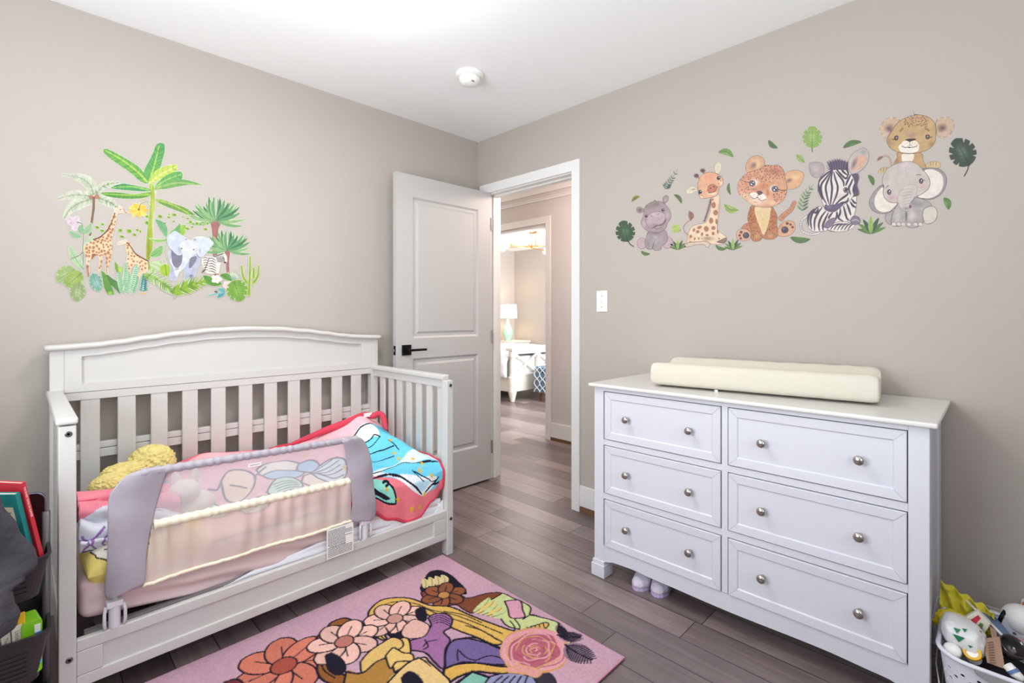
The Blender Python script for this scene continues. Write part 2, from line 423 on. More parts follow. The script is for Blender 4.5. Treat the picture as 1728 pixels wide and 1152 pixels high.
for z in (0.03, 0.092): part('screw', lambda bm: add_lathe(bm, [(0, 0), (0.0035, 0), (0.003, 0.0012), (0, 0.0015)], n=10, M=Matrix.Translation((-0.006, 0, z)) @ Matrix.Rotation(R(-90), 4, 'Y')), M_STEEL, t)
t = thing('ceiling_lamp', 'round lit ceiling lamp at the top edge of the photo', 'ceiling lamp', (-1.478, -1.118, H))
part('lamp_base', lambda bm: add_lathe(bm, [(0, 0), (0.155, 0), (0.155, -0.025), (0, -0.025)], n=40), M_PLAST, t, smooth=False)
part('lamp_shade', lambda bm: add_lathe(bm, [(0.145, -0.025), (0.14, -0.045), (0.11, -0.070), (0.06, -0.085), (0, -0.09)], n=40), mat('lit_glass', (255, 250, 240), 0.4, emit=((255, 248, 238), 14)), t, smooth=True)

# ================================================================== CRIB
crib = thing('crib', 'white wooden toddler crib with arched headboard against the left wall', 'crib', (0, 0, 0))
CX0, CX1 = -2.290, -0.861           # outer x
CYF = -0.800                        # outer front
PW = 0.037
# headboard
arch = [(-2.288, 1.054), (-2.24, 1.056), (-2.151, 1.061), (-2.075, 1.070), (-1.974, 1.085), (-1.865, 1.100), (-1.72, 1.113), (-1.58, 1.117), (-1.44, 1.113), (-1.295, 1.100), (-1.19, 1.085), (-1.09, 1.070), (-1.01, 1.061), (-0.92, 1.056), (-0.862, 1.054)]
def az(x): return interp(arch, x)
xs = [CX0 + 0.01 + (CX1 - CX0 - 0.02) * i / 60 for i in range(61)]
def headboard(bm):
    # end posts of the headboard
    for x0 in (CX0 + 0.002, CX1 - 0.042 + 0.002):
        add_box(bm, x0, x0 + 0.040, -0.085, -0.045, 0.0, 1.04)
part('headboard_post', lambda bm: add_box(bm, -2.286, -2.243, -0.085, -0.040, 0, 1.04), M_CRIB, crib, bevel=0.002)
part('headboard_post', lambda bm: add_box(bm, -0.906, -0.863, -0.085, -0.040, 0, 1.04), M_CRIB, crib, bevel=0.002)
def toprail(bm):
    prof = [(-0.100, -0.008), (-0.107, -0.002), (-0.108, 0.006), (-0.103, 0.013), (-0.090, 0.016), (-0.04, 0.016), (-0.030, 0.010), (-0.028, 0.0), (-0.032, -0.008)]
    rings = []
    X = [-2.300 + (1.450) * i / 70 for i in range(71)]
    for x in X:
        z = az(x) - 0.014
        rings.append([bm.verts.new((x, y, z + dz)) for y, dz in prof])
    n = len(prof)
    for A, B in zip(rings, rings[1:]):
        for k in range(n): bm.faces.new((A[k], A[(k + 1) % n], B[(k + 1) % n], B[k]))
    bm.faces.new(rings[0]); bm.faces.new(rings[-1][::-1])
part('top_rail', toprail, M_CRIB, crib, smooth=True)
def hb_frame(bm):
    # frame stiles, bottom rail, and curved top band standing proud of the panel
    yf, yb = -0.085, -0.058
    for a, b in ((-2.243, -2.191), (-0.969, -0.906)):
        add_prism(bm, [(a, 0.864), (b, 0.864), (b, az(b) - 0.018), (a, az(a) - 0.018)], yb - yf, 'xz', yf)
    add_box(bm, -2.191, -0.969, yf, yb, 0.864, 0.896)
    X = [-2.191 + (1.222) * i / 50 for i in range(51)]
    top = [(x, az(x) - 0.018) for x in X]; bot = [(x, az(x) - 0.052) for x in X[::-1]]
    add_prism(bm, top + bot, yb - yf, 'xz', yf)
part('headboard_frame', hb_frame, M_CRIB, crib, bevel=0.0025)
X = [-2.20 + (1.24) * i / 40 for i in range(41)]
part('headboard_panel', lambda bm: add_prism(bm, [(-2.20, 0.87)] + [(-0.96, 0.87)] + [(x, az(x) - 0.03) for x in X[::-1]], 0.012, 'xz', -0.070), M_CRIB, crib)
box_part('slat_rail', (-2.243, -0.906, -0.082, -0.056, 0.830, 0.8625), M_CRIB, crib)
for a in (-2.195, -2.077, -1.963, -1.847, -1.732, -1.613, -1.496, -1.380, -1.263, -1.144, -1.028):
    box_part('slat', (a, a + 0.0615, -0.079, -0.066, 0.10, 0.832), M_CRIB, crib, bevel=0.003)
box_part('back_rail', (-2.243, -0.906, -0.062, -0.040, 0.585, 0.620), M_CRIB, crib, bevel=0.002)
box_part('back_rail', (-2.243, -0.906, -0.062, -0.036, 0.622, 0.648), M_CRIB, crib, bevel=0.003)
box_part('bottom_back_rail', (-2.243, -0.906, -0.079, -0.050, 0.08, 0.20), M_CRIB, crib, bevel=0.002)
# side frames
M_BOLT = mat('bolt_metal', (120, 118, 116), 0.3, 0.9)
def bolt(x, y, z, par):
    b = part('bolt', lambda bm: add_lathe(bm, [(0, 0), (0.0085, 0), (0.0085, 0.001), (0.0065, 0.0018), (0.0035, 0.0018), (0.003, 0.0), (0, 0)], n=18, M=Matrix.Translation((x, y, z)) @ Matrix.Rotation(R(90), 4, 'X')), M_BOLT, par)
    return b
for side, px0, px1, ztop in (('left', -2.290, -2.251, 0.852), ('right', -0.898, -0.861, 0.853)):
    fp = part('front_post', lambda bm: add_box(bm, px0, px1, CYF, CYF + 0.045, 0.0, ztop), M_CRIB, crib, bevel=0.003)
    cx = (px0 + px1) / 2
    part('side_rail', lambda bm: add_box(bm, cx - 0.011, cx + 0.011, CYF + 0.045, -0.085, 0.815, 0.852), M_CRIB, crib, bevel=0.002)
    part('side_rail', lambda bm: add_box(bm, cx - 0.011, cx + 0.011, CYF + 0.045, -0.085, 0.10, 0.20), M_CRIB, crib, bevel=0.002)
    c0, c1, cy = (px0 - 0.006, px1 + 0.004, -0.806) if side == 'left' else (px0 - 0.004, px1 + 0.004, -0.765)
    part('side_cap', lambda bm: add_box(bm, c0, c1, cy, -0.060, 0.856 if side == 'left' else 0.852, 0.877), M_CRIB, crib, bevel=0.006)
    for y in (-0.195, -0.287, -0.375, -0.468, -0.561, -0.656, -0.750):
        box_part('side_slat', (cx - 0.006, cx + 0.006, y, y + 0.049, 0.18, 0.82), M_CRIB, crib, bevel=0.0025)
    bolt(cx + 0.002, CYF - 0.0005, 0.829, crib); bolt(cx + 0.004, CYF - 0.0005, 0.175, crib)
# front rail with a sunk panel
FX0, FX1 = -2.251, -0.898
def front_rail(bm):
    y0, y1 = CYF + 0.004, CYF + 0.026
    add_box(bm, FX0, FX1, y0, y1, 0.186, 0.221); add_box(bm, FX0, FX1, y0, y1, 0.080, 0.115)
    add_box(bm, FX0, FX0 + 0.06, y0, y1, 0.115, 0.186); add_box(bm, FX1 - 0.075, FX1, y0, y1, 0.115, 0.186)
part('front_rail', front_rail, M_CRIB, crib, bevel=0.0035)
box_part('front_rail_panel', (FX0 + 0.05, FX1 - 0.07, CYF + 0.013, CYF + 0.021, 0.110, 0.190), M_CRIB, crib, bevel=0)
M_FRM = mat('crib_metal_frame', (178, 176, 178), 0.4, 0.5)
def springs(bm):
    add_box(bm, FX0 + 0.02, FX1 - 0.02, -0.765, -0.742, 0.200, 0.222); add_box(bm, FX0 + 0.02, FX1 - 0.02, -0.105, -0.085, 0.200, 0.222)
    for i in range(9):
        x = FX0 + 0.05 + i * 0.155; add_box(bm, x, x + 0.018, -0.745, -0.10, 0.204, 0.210)
part('mattress_support', springs, M_FRM, crib)
br = part('corner_bracket', lambda bm: add_prism(bm, [(-0.915, 0.205), (-0.900, 0.205), (-0.900, 0.265), (-0.907, 0.262), (-0.955, 0.212), (-0.950, 0.205)], 0.01, 'xz', -0.772), mat('bracket_white', (235, 235, 238), 0.4), crib, bevel=0.001)

# ------------------------------------------------------------------ mattress with fitted sheet
M_SHEET = mat('pink_sheet', (218, 194, 194), 0.85, bump=(14, 0.25, 0.01))
M_PROT = mat('white_protector', (238, 238, 246), 0.9, bump=(60, 0.3, 0.004))
matt = thing('mattress', 'crib mattress in a pale pink fitted sheet behind the front rail', 'mattress', (0, 0, 0))
MX0, MX1, MY0, MY1 = -2.243, -0.915, -0.760, -0.092
def rbox(name, b, rr, m, parent, segs=(60, 30, 6), disp=None):
    """rounded soft box as a dense, displaced mesh"""
    x0, x1, y0, y1, z0, z1 = b
    bm = bmesh.new()
    nx, ny, nz = segs
    def pt(u, v, w):
        p = Vector((x0 + (x1 - x0) * u, y0 + (y1 - y0) * v, z0 + (z1 - z0) * w))
        c = Vector((min(max(p.x, x0 + rr), x1 - rr), min(max(p.y, y0 + rr), y1 - rr), min(max(p.z, z0 + rr), z1 - rr)))
        d = p - c
        if d.length > 1e-9: p = c + d.normalized() * rr
        if disp: p = disp(p)
        return p
    cache = {}
    def V(i, j, k):
        key = (i, j, k)
        if key not in cache: cache[key] = bm.verts.new(pt(i / nx, j / ny, k / nz))
        return cache[key]
    for i in range(nx):
        for j in range(ny):
            for k in (0, nz): bm.faces.new((V(i, j, k), V(i + 1, j, k), V(i + 1, j + 1, k), V(i, j + 1, k)))
    for i in range(nx):
        for k in range(nz):
            for j in (0, ny): bm.faces.new((V(i, j, k), V(i + 1, j, k), V(i + 1, j, k + 1), V(i, j, k + 1)))
    for j in range(ny):
        for k in range(nz):
            for i in (0, nx): bm.faces.new((V(i, j, k), V(i, j + 1, k), V(i, j + 1, k + 1), V(i, j, k + 1)))
    return obj(name, bm, m, parent, smooth=True)
def tiltz(x): return 0.018 * (1 - (x - MX0) / (MX1 - MX0)) 
def mdisp(p):
    q = p.copy()
    u = (p.x - MX0) / (MX1 - MX0)
    top = min(1, max(0, (p.z - 0.215) / 0.12))
    q.z += 0.022 * (1 - u) * top + (1 - top) * 0.042 * max(0, 1 - u / 0.22)
    # folds of the sheet along the front, sweeping down to the right
    if p.y < MY0 + 0.05:
        w = max(0, 1 - (p.y - MY0) / 0.05) * min(1, u * 5)
        t = p.z + 0.16 * u
        q.y += w * 0.0085 * math.sin(t * 120 + 2.2 * fnoise(p.x * 3, p.z * 8)) - w * 0.003
    q.z += 0.004 * fnoise(p.x * 5, p.y * 5)
    return q
rbox('sheet', (MX0, MX1, MY0, MY1, 0.214, 0.352), 0.028, M_SHEET, matt, (170, 50, 30), mdisp)
# white mattress protector showing under the sheet towards the right end
def protf(u, v):
    x = -1.86 + (MX1 + 1.86) * u
    ztop = interp([(-1.86, 0.216), (-1.75, 0.236), (-1.38, 0.268), (-1.15, 0.290), (-0.9, 0.278)], x)
    z = 0.212 + (ztop - 0.212) * v
    return Vector((x, MY0 - 0.0085 - 0.002 * math.sin(z * 190 + x * 6) + 0.006 * max(0, (v - 0.8) / 0.2), z))
o = grid_mesh('protector', protf, 120, 20, M_PROT, matt, solid=0.002); o['label'] = 'white protector showing below the pink sheet'

# ================================================================== DRESSER
dr = thing('dresser', 'white six-drawer dresser with round metal knobs against the right wall', 'dresser', (0, 0, 0))
DX = -0.528
part('dresser_top', lambda bm: add_box(bm, -0.549, -0.006, -2.586, -1.384, 0.8505, 0.8665), M_DTOP, dr, bevel=0.005)
for ya, yb in ((-2.567, -2.518), (-1.454, -1.405)):
    s = -1 if ya < -2 else 1
    part('post', lambda bm: (add_box(bm, DX, DX + 0.05, ya, yb, 0.065, 0.8505), add_box(bm, DX - 0.006, DX + 0.056, ya - 0.006, yb + 0.006, 0.055, 0.072)), M_DRES, dr, bevel=0.002)
    part('foot', lambda bm: add_box(bm, DX - 0.011, DX + 0.060, ya - 0.010, yb + 0.010, 0.0, 0.056), M_DRES, dr, bevel=0.003)
    part('rear_foot', lambda bm: add_box(bm, -0.075, -0.018, min(ya + 0.012, yb), yb - 0.004, 0.0, 0.14), M_DRES, dr, bevel=0.002)
def carcass(bm):
    add_box(bm, DX + 0.012, -0.018, -2.554, -1.418, 0.135, 0.8505)
part('carcass', carcass, M_DRES, dr, bevel=0.001)
part('side_panel', lambda bm: (add_box(bm, DX + 0.05, -0.10, -2.5565, -2.553, 0.135, 0.19), add_box(bm, -0.105, -0.018, -2.560, -2.553, 0.14, 0.8505)), M_DRES, dr, bevel=0.001)
part('front_frame', lambda bm: (
    add_box(bm, DX + 0.001, DX + 0.014, -2.518, -1.454, 0.834, 0.8505),
    add_box(bm, DX + 0.001, DX + 0.014, -2.518, -1.454, 0.5945, 0.6190), add_box(bm, DX + 0.001, DX + 0.014, -2.518, -1.454, 0.3545, 0.3790),
    add_box(bm, DX + 0.0004, DX + 0.014, -1.9985, -1.9765, 0.145, 0.834)), M_DRES, dr, bevel=0.0008)
def apron(bm):
    Y = [-1.454 - (1.064) * i / 48 for i in range(49)]
    def az2(y):
        return interp([(-2.518, 0.070), (-2.46, 0.080), (-2.30, 0.086), (-1.986, 0.080), (-1.70, 0.084), (-1.60, 0.088), (-1.51, 0.084), (-1.454, 0.070)], y)
    add_prism(bm, [(Y[0], 0.1435), ] + [(y, az2(y)) for y in Y] + [(Y[-1], 0.1435)], 0.018, 'yz', DX + 0.002)
part('apron', apron, M_DRES, dr)
def drawer(bm, y0, y1, z0, z1):
    x = DX - 0.004; fr = 0.030
    loops = []
    for ins, dep in ((0.0, 0.016), (0.0, 0.0015), (0.0015, 0.0), (fr, 0.0015), (fr + 0.004, 0.0062), (fr + 0.0055, 0.0062)):
        loops.append([bm.verts.new((x + dep, a, b)) for a, b in ((y0 + ins, z0 + ins), (y1 - ins, z0 + ins), (y1 - ins, z1 - ins), (y0 + ins, z1 - ins))])
    for A, B in zip(loops, loops[1:]):
        for k in range(4): bm.faces.new((A[k], A[(k + 1) % 4], B[(k + 1) % 4], B[k]))
    bm.faces.new(loops[-1])
    # hairline mitres at the frame's corners
def knob(bm, y, z):
    add_lathe(bm, [(0, -0.002), (0.0085, 0.0), (0.0065, 0.004), (0.0055, 0.012), (0.009, 0.016), (0.0148, 0.019), (0.0152, 0.022), (0.0135, 0.0265), (0.008, 0.0295), (0, 0.0305)], n=28,
              M=Matrix.Translation((DX - 0.0035, y, z)) @ Matrix.Rotation(R(-90), 4, 'Y'))
M_MITRE = mat('mitre_line', (176, 176, 184), 0.8)
for (ya, yb, ks) in ((-1.973, -1.4615, (-1.579, -1.858)), (-2.5155, -2.002, (-2.121, -2.402))):
    for z0, z1, kz in ((0.6225, 0.8315, 0.726), (0.3825, 0.5915, 0.4895), (0.146, 0.351, 0.255)):
        d = part('drawer', lambda bm: drawer(bm, ya, yb, z0, z1), M_DRES, dr)
        for sy, yy in ((1, ya), (-1, yb)):
            for sz, zz in ((1, z0), (-1, z1)):
                def mit(bm):
                    a = Vector((DX - 0.0046, yy + sy * 0.001, zz + sz * 0.001)); b = Vector((DX - 0.0032, yy + sy * 0.030, zz + sz * 0.030))
                    n = Vector((0, 0.0004, -0.0004 * sy * sz)); bm.faces.new([bm.verts.new(v) for v in (a - n, b - n, b + n, a + n)])
                part('mitre_joint', mit, M_MITRE, d)
        for ky in ks:
            k = part('knob', lambda bm: knob(bm, ky, kz), M_STEEL, d, smooth=True); k['label'] = 'round metal knob'
box_part('gap_shade_sheet', (DX + 0.010, DX + 0.0125, -2.518, -1.454, 0.146, 0.834), M_GAPSHADE, dr, bevel=0)  # dark sheet behind the drawers paints shade into their gaps

# changing pad
M_PAD = mat('cream_quilted_cover', (212, 206, 192), 0.85, bump=(30, 0.5, 0.006))
pad = thing('changing_pad', 'cream contoured changing pad lying on the white dresser top', 'changing pad', (-0.245, -2.013, 0.867), R(0))
padang = math.atan2(-0.79, 0.105)  # long axis, from the far-left end to the near-right end
def padmesh(bm):
    prof = [(-0.148, 0.006), (-0.158, 0.02), (-0.160, 0.055), (-0.155, 0.088), (-0.142, 0.102), (-0.125, 0.104), (-0.105, 0.094), (-0.07, 0.066), (-0.03, 0.052), (0.03, 0.052), (0.07, 0.066), (0.105, 0.096), (0.125, 0.110), (0.142, 0.108), (0.153, 0.094), (0.157, 0.055), (0.155, 0.02), (0.146, 0.006), (0.05, 0.0), (-0.05, 0.0)]
    N = 90; L = 0.40; rings = []
    for i in range(N + 1):
        s = -L + 2 * L * i / N; e = (L - abs(s)) / 0.035
        k = 1 if e >= 1 else math.sqrt(max(0, 1 - (1 - e) ** 2)) * 0.22 + 0.78
        ring = []
        for w, h in prof:
            ww = w * (0.94 + 0.06 * min(1, max(0, e))); hh = h
            if e < 1: hh = 0.05 + (h - 0.05) * k; ww = w * (0.93 + 0.07 * k)
            # soft creases of the cover, on the near right part
            cr = 0.0025 * fnoise(s * 14 + w * 30, w * 12 + h * 25, 3.1) + 0.0016 * math.sin((s - w * 1.3) * 75 + 2 * fnoise(s * 5, w * 9)) * (0.3 + 0.7 * min(1, max(0, (s + 0.05) * 4)))
            zz = hh + (cr if h > 0.01 else 0)
            # local: length along +s, width w (front = -)
            ring.append(bm.verts.new((math.cos(padang) * s - math.sin(padang) * -ww * -1 * 1.0, math.sin(padang) * s + math.cos(padang) * ww * -1 * -1, max(zz, 0.0))))
        rings.append(ring)
    n = len(prof)
    for A, B in zip(rings, rings[1:]):
        for k in range(n): bm.faces.new((A[k], A[(k + 1) % n], B[(k + 1) % n], B[k]))
    bm.faces.new(rings[0]); bm.faces.new(rings[-1][::-1])
part('pad_cover', padmesh, M_PAD, pad, smooth=True, sub=1)
tg = part('cover_tag', lambda bm: add_box(bm, -0.163, -0.160, 0.10, 0.112, 0.0, 0.008), M_PLAST, pad)

# ================================================================== SLIPPERS
M_LILAC = mat('lilac_felt', (196, 176, 218), 0.95, bump=(300, 0.4, 0.002), var=(18, 0.06))
M_FUZZ = mat('pastel_fuzz', (222, 214, 234), 1.0, bump=(160, 0.9, 0.006), var=(14, 0.10))
def slipper(x, y, rz, label):
    t = thing('slipper', label, 'slipper', (x, y, 0), rz, 'lilac slippers under the dresser')
    def outline(s, k=1.0):  # s 0 toe (-x) .. 1 heel
        return k * interp([(0, 0.0), (0.04, 0.017), (0.12, 0.028), (0.3, 0.036), (0.55, 0.031), (0.8, 0.029), (0.94, 0.020), (1.0, 0.0)], s)
    def loft(bm, z0f, z1f, k, a=0, b=1):
        n = 24; top = []; rows = []
        for i in range(n + 1):
            s = a + (b - a) * i / n; w = outline(min(max(s, 0.004), 0.996), k); X = s * 0.16
            z0, z1 = z0f(s), z1f(s)
            rows.append([bm.verts.new((X, w * math.cos(t2), z0 + (z1 - z0) * max(0, math.sin(t2)) ** 0.7)) for t2 in [PI * j / 10 for j in range(11)]])
        for A, B in zip(rows, rows[1:]):
            for k2 in range(10): bm.faces.new((A[k2], A[k2 + 1], B[k2 + 1], B[k2]))
            bm.faces.new((A[0], B[0], B[10], A[10]))
        bm.faces.new(rows[0]); bm.faces.new(rows[-1][::-1])
    def sole(bm):
        n = 40; P = []
        for i in range(n): 
            s = i / n; P.append((s * 0.16, outline(s)))
        P += [(s * 0.16, -outline(s)) for s in [1 - i / n for i in range(n)]]
        P2 = [];
        for q in P:
            if not P2 or (Vector(q) - Vector(P2[-1])).length > 0.0006: P2.append(q)
        add_prism(bm, P2, 0.018, 'xy', 0.0)
    s = part('sole', sole, M_LILAC, t, smooth=False)
    u = part('upper', lambda bm: loft(bm, lambda s: 0.014, lambda s: 0.014 + interp([(0, 0.012), (0.15, 0.038), (0.45, 0.058), (0.62, 0.060)], s), 1.06, 0.0, 0.62), M_FUZZ, t, smooth=True); u['label'] = 'fuzzy pastel upper'
    part('heel', lambda bm: loft(bm, lambda s: 0.014, lambda s: 0.045, 1.0, 0.70, 1.0), M_LILAC, t, smooth=True)
slipper(-0.520, -1.6085, R(-4), 'lilac fuzzy slipper under the dresser, the one nearer its left foot')
slipper(-0.505, -1.6935, R(4), 'lilac fuzzy slipper under the dresser, the one farther from its left foot')

# ================================================================== RUG (body; its pattern is in the print section)
RZ = 0.012
RUGX0, RUGX1, RUGY0, RUGY1 = -2.440, -0.918, -1.802, -0.790
M_RUGP = print_mat('rug_pile', 0.95, (120, 0.10), (420, 0.5, 0.003), 0.1)
M_RUGE = mat('rug_binding', (214, 150, 172), 0.9, bump=(300, 0.5, 0.002))

# ================================================================== BEDROOM BEYOND
M_BED = mat('bed_paint', (222, 218, 204), 0.5)
M_QUILT = mat('white_quilt', (232, 232, 234), 0.9, bump=(16, 0.6, 0.02))
bed = thing('bed', 'cream wooden bed with crossed footboard seen through both doorways', 'bed', (0, 0, 0))
bx0, bx1, by0, by1 = 2.315, 3.90, 1.94, 3.95
for x in (bx0, bx1 - 0.10):
    part('bed_post', lambda bm: (add_lathe(bm, [(0, 0), (0.028, 0), (0.055, 0.11), (0.060, 0.13), (0.060, 0.33), (0.045, 0.345), (0.045, 0.36), (0.038, 0.38), (0.036, 0.58), (0.044, 0.60), (0.050, 0.61), (0.050, 0.69), (0, 0.69)], (x + 0.05, by0 + 0.045, 0), 20),), M_BED, bed, smooth=False)
box_part('footboard_cap', (bx0 - 0.02, bx1 + 0.02, by0 - 0.02, by0 + 0.11, 0.69, 0.73), M_BED, bed, bevel=0.008)
box_part('footboard_panel', (bx0 + 0.09, bx1 - 0.09, by0 + 0.03, by0 + 0.06, 0.13, 0.34), M_BED, bed)
box_part('footboard_rail', (bx0 + 0.08, bx1 - 0.08, by0 + 0.02, by0 + 0.07, 0.335, 0.36), M_BED, bed)
box_part('footboard_rail', (bx0 + 0.08, bx1 - 0.08, by0 + 0.02, by0 + 0.07, 0.64, 0.69), M_BED, bed)
for i in range(3):
    xa = bx0 + 0.10 + i * 0.4617; xb = xa + 0.4617
    if i: box_part('footboard_stile', (xa - 0.02, xa + 0.02, by0 + 0.025, by0 + 0.065, 0.35, 0.65), M_BED, bed)
    for za, zb in ((0.355, 0.645), (0.645, 0.355)):
        part('cross_bar', lambda bm: add_prism(bm, [(xa, za - 0.016), (xa, za + 0.016), (xb, zb + 0.016), (xb, zb - 0.016)], 0.022, 'xz', by0 + 0.034 + (0.004 if za > zb else 0)), M_BED, bed)
box_part('side_rail', (bx0 + 0.02, bx0 + 0.06, by0 + 0.08, by1, 0.13, 0.34), M_BED, bed)
box_part('headboard', (bx0, bx1, by1, by1 + 0.06, 0.1, 1.25), M_BED, bed)
box_part('bed_mattress', (bx0 + 0.07, bx1 - 0.07, by0 + 0.09, by1 - 0.01, 0.30, 0.60), M_QUILT, bed, bevel=0.05)
def quilt(u, v):
    x = bx0 - 0.02 + (bx1 - bx0 + 0.02) * u; y = by0 + 0.10 + 1.65 * v
    z = 0.66 + 0.012 * fnoise(x * 6, y * 6)
    if u < 0.12:
        k = (0.12 - u) / 0.12; z = 0.66 - 0.33 * k ** 1.3 + 0.03 * fnoise(y * 9, 0, 1) * k; x = bx0 + 0.13 - 0.15 * min(1, k * 2.2) + 0.02 * math.sin(y * 35) * k
    return (x, y, z)
q = grid_mesh('quilt', quilt, 60, 50, M_QUILT, None, solid=0.03); tag(q, 'rumpled white quilt spread over the far bed', 'quilt')
ot = thing('ottoman', 'blue bench with white lattice pattern at the foot of the far bed', 'ottoman', (0, 0, 0))
M_OTB = mat('blue_upholstery', (92, 122, 142), 0.8); M_OTW = mat('white_lattice', (228, 230, 230), 0.8)
ox0, ox1, oy0, oy1 = 2.615, 3.75, 1.40, 1.80
box_part('ottoman_body', (ox0, ox1, oy0, oy1, 0.125, 0.395), M_OTB, ot, bevel=0.01)
box_part('ottoman_lid', (ox0 - 0.008, ox1 + 0.008, oy0 - 0.008, oy1 + 0.008, 0.402, 0.475), M_OTB, ot, bevel=0.02)
def lattice(bm):
    def strip(P):
        add_tube(bm, P, 0.0065, 5)
    for k in range(11):
        xc = ox0 + 0.055 + k * 0.10
        for s in (-1, 1):
            strip([(xc + s * 0.05 * math.cos(PI * (z - 0.13) / 0.12) , oy0 - 0.009, z) for z in [0.13 + 0.34 * i / 22 for i in range(23)]])
    for k in range(4):
        yc = oy0 + 0.055 + k * 0.10
        for s in (-1, 1):
            strip([(ox0 - 0.009, yc + s * 0.05 * math.cos(PI * (z - 0.13) / 0.12), z) for z in [0.13 + 0.34 * i / 22 for i in range(23)]])
part('lattice_pattern', lattice, M_OTW, ot)
for x in (ox0 + 0.03, ox1 - 0.08):
    for y in (oy0 + 0.03, oy1 - 0.08): part('leg', lambda bm: add_lathe(bm, [(0, 0), (0.016, 0), (0.026, 0.126), (0, 0.126)], (x + 0.025, y + 0.025, 0), 12), mat('brown_leg', (112, 60, 36), 0.4), ot, smooth=False)
ns = thing('nightstand', 'cream nightstand beside the far bed, under the table lamp', 'nightstand', (0, 0, 0))
part('nightstand_body', lambda bm: add_box(bm, 3.96, 4.44, 3.62, 4.02, 0.0, 0.62), M_BED, ns, bevel=0.003)
part('nightstand_top', lambda bm: (add_box(bm, 3.93, 4.47, 3.58, 4.04, 0.665, 0.70), add_box(bm, 3.945, 4.455, 3.60, 4.03, 0.62, 0.665)), M_BED, ns, bevel=0.008)
box_part('nightstand_drawer', (4.0, 4.40, 3.612, 3.622, 0.42, 0.60), M_BED, ns)
tl = thing('table_lamp', 'lit table lamp with white drum shade on a pale green glass base', 'table lamp', (4.055, 3.78, 0.70))
part('lamp_base', lambda bm: add_lathe(bm, [(0, 0), (0.06, 0), (0.062, 0.015), (0.05, 0.03), (0.085, 0.09), (0.10, 0.15), (0.085, 0.22), (0.05, 0.29), (0.022, 0.35), (0.016, 0.40), (0, 0.40)], n=28), mat('green_glass', (170, 214, 190), 0.1, coat=0.6), tl, smooth=True)
part('lamp_shade', lambda bm: add_lathe(bm, [(0.170, 0.42), (0.160, 0.67), (0.157, 0.67), (0.167, 0.42)], n=36), mat('lit_shade', (255, 246, 230), 0.9, emit=((255, 240, 215), 2.2)), tl, smooth=True)
part('finial', lambda bm: add_tube(bm, [(0, 0, 0.40), (0, 0, 0.70)], 0.005, 8), M_STEEL, tl)
point('table_lamp_light', (4.055, 3.78, 1.24), 7, (1.0, 0.75, 0.5), 0.05)
M_GOLD = mat('brass', (214, 150, 84), 0.25, 1.0)
ch = thing('chandelier', 'brass chandelier with glowing globes on the far bedroom ceiling', 'chandelier', (2.99, 2.21, H))
part('canopy', lambda bm: add_lathe(bm, [(0, 0), (0.09, 0), (0.09, -0.035), (0.08, -0.045), (0, -0.045)], n=28), M_GOLD, ch)
for dx, dy, L2 in ((-0.05, 0, 0.25), (0, 0.0, 0.24), (0.06, -0.03, 0.22)):
    part('drop_rod', lambda bm: add_tube(bm, [(dx, dy, -0.04), (dx, dy, -L2)], 0.005, 8), M_GOLD, ch)
M_GLOBE = mat('glowing_globe', (255, 255, 252), 0.3, emit=((255, 250, 240), 6))
for i, (ax, ay, az0) in enumerate(((-0.46, 0.02, -0.27), (0.42, 0.10, -0.26), (-0.15, 0.40, -0.24), (0.17, -0.38, -0.25), (0.20, 0.30, -0.12), (-0.32, -0.25, -0.22))):
    a = part('arm', lambda bm: add_tube(bm, [(-ax * 0.25, -ay * 0.25, az0), (ax, ay, az0)], 0.006, 8), M_GOLD, ch)
    part('socket', lambda bm: add_tube(bm, [(ax * 0.88, ay * 0.88, az0), (ax, ay, az0)], 0.016, 10), M_GOLD, a)
    part('globe', lambda bm: add_lathe(bm, [(0.055 * math.sin(PI * k / 10), 0.055 * math.cos(PI * k / 10)) for k in range(11)], (ax * 1.10, ay * 1.10, az0), 20), M_GLOBE, a, smooth=True)
point('chandelier_light', (2.99, 2.21, 2.0), 22, (1.0, 0.97, 0.92), 0.2)

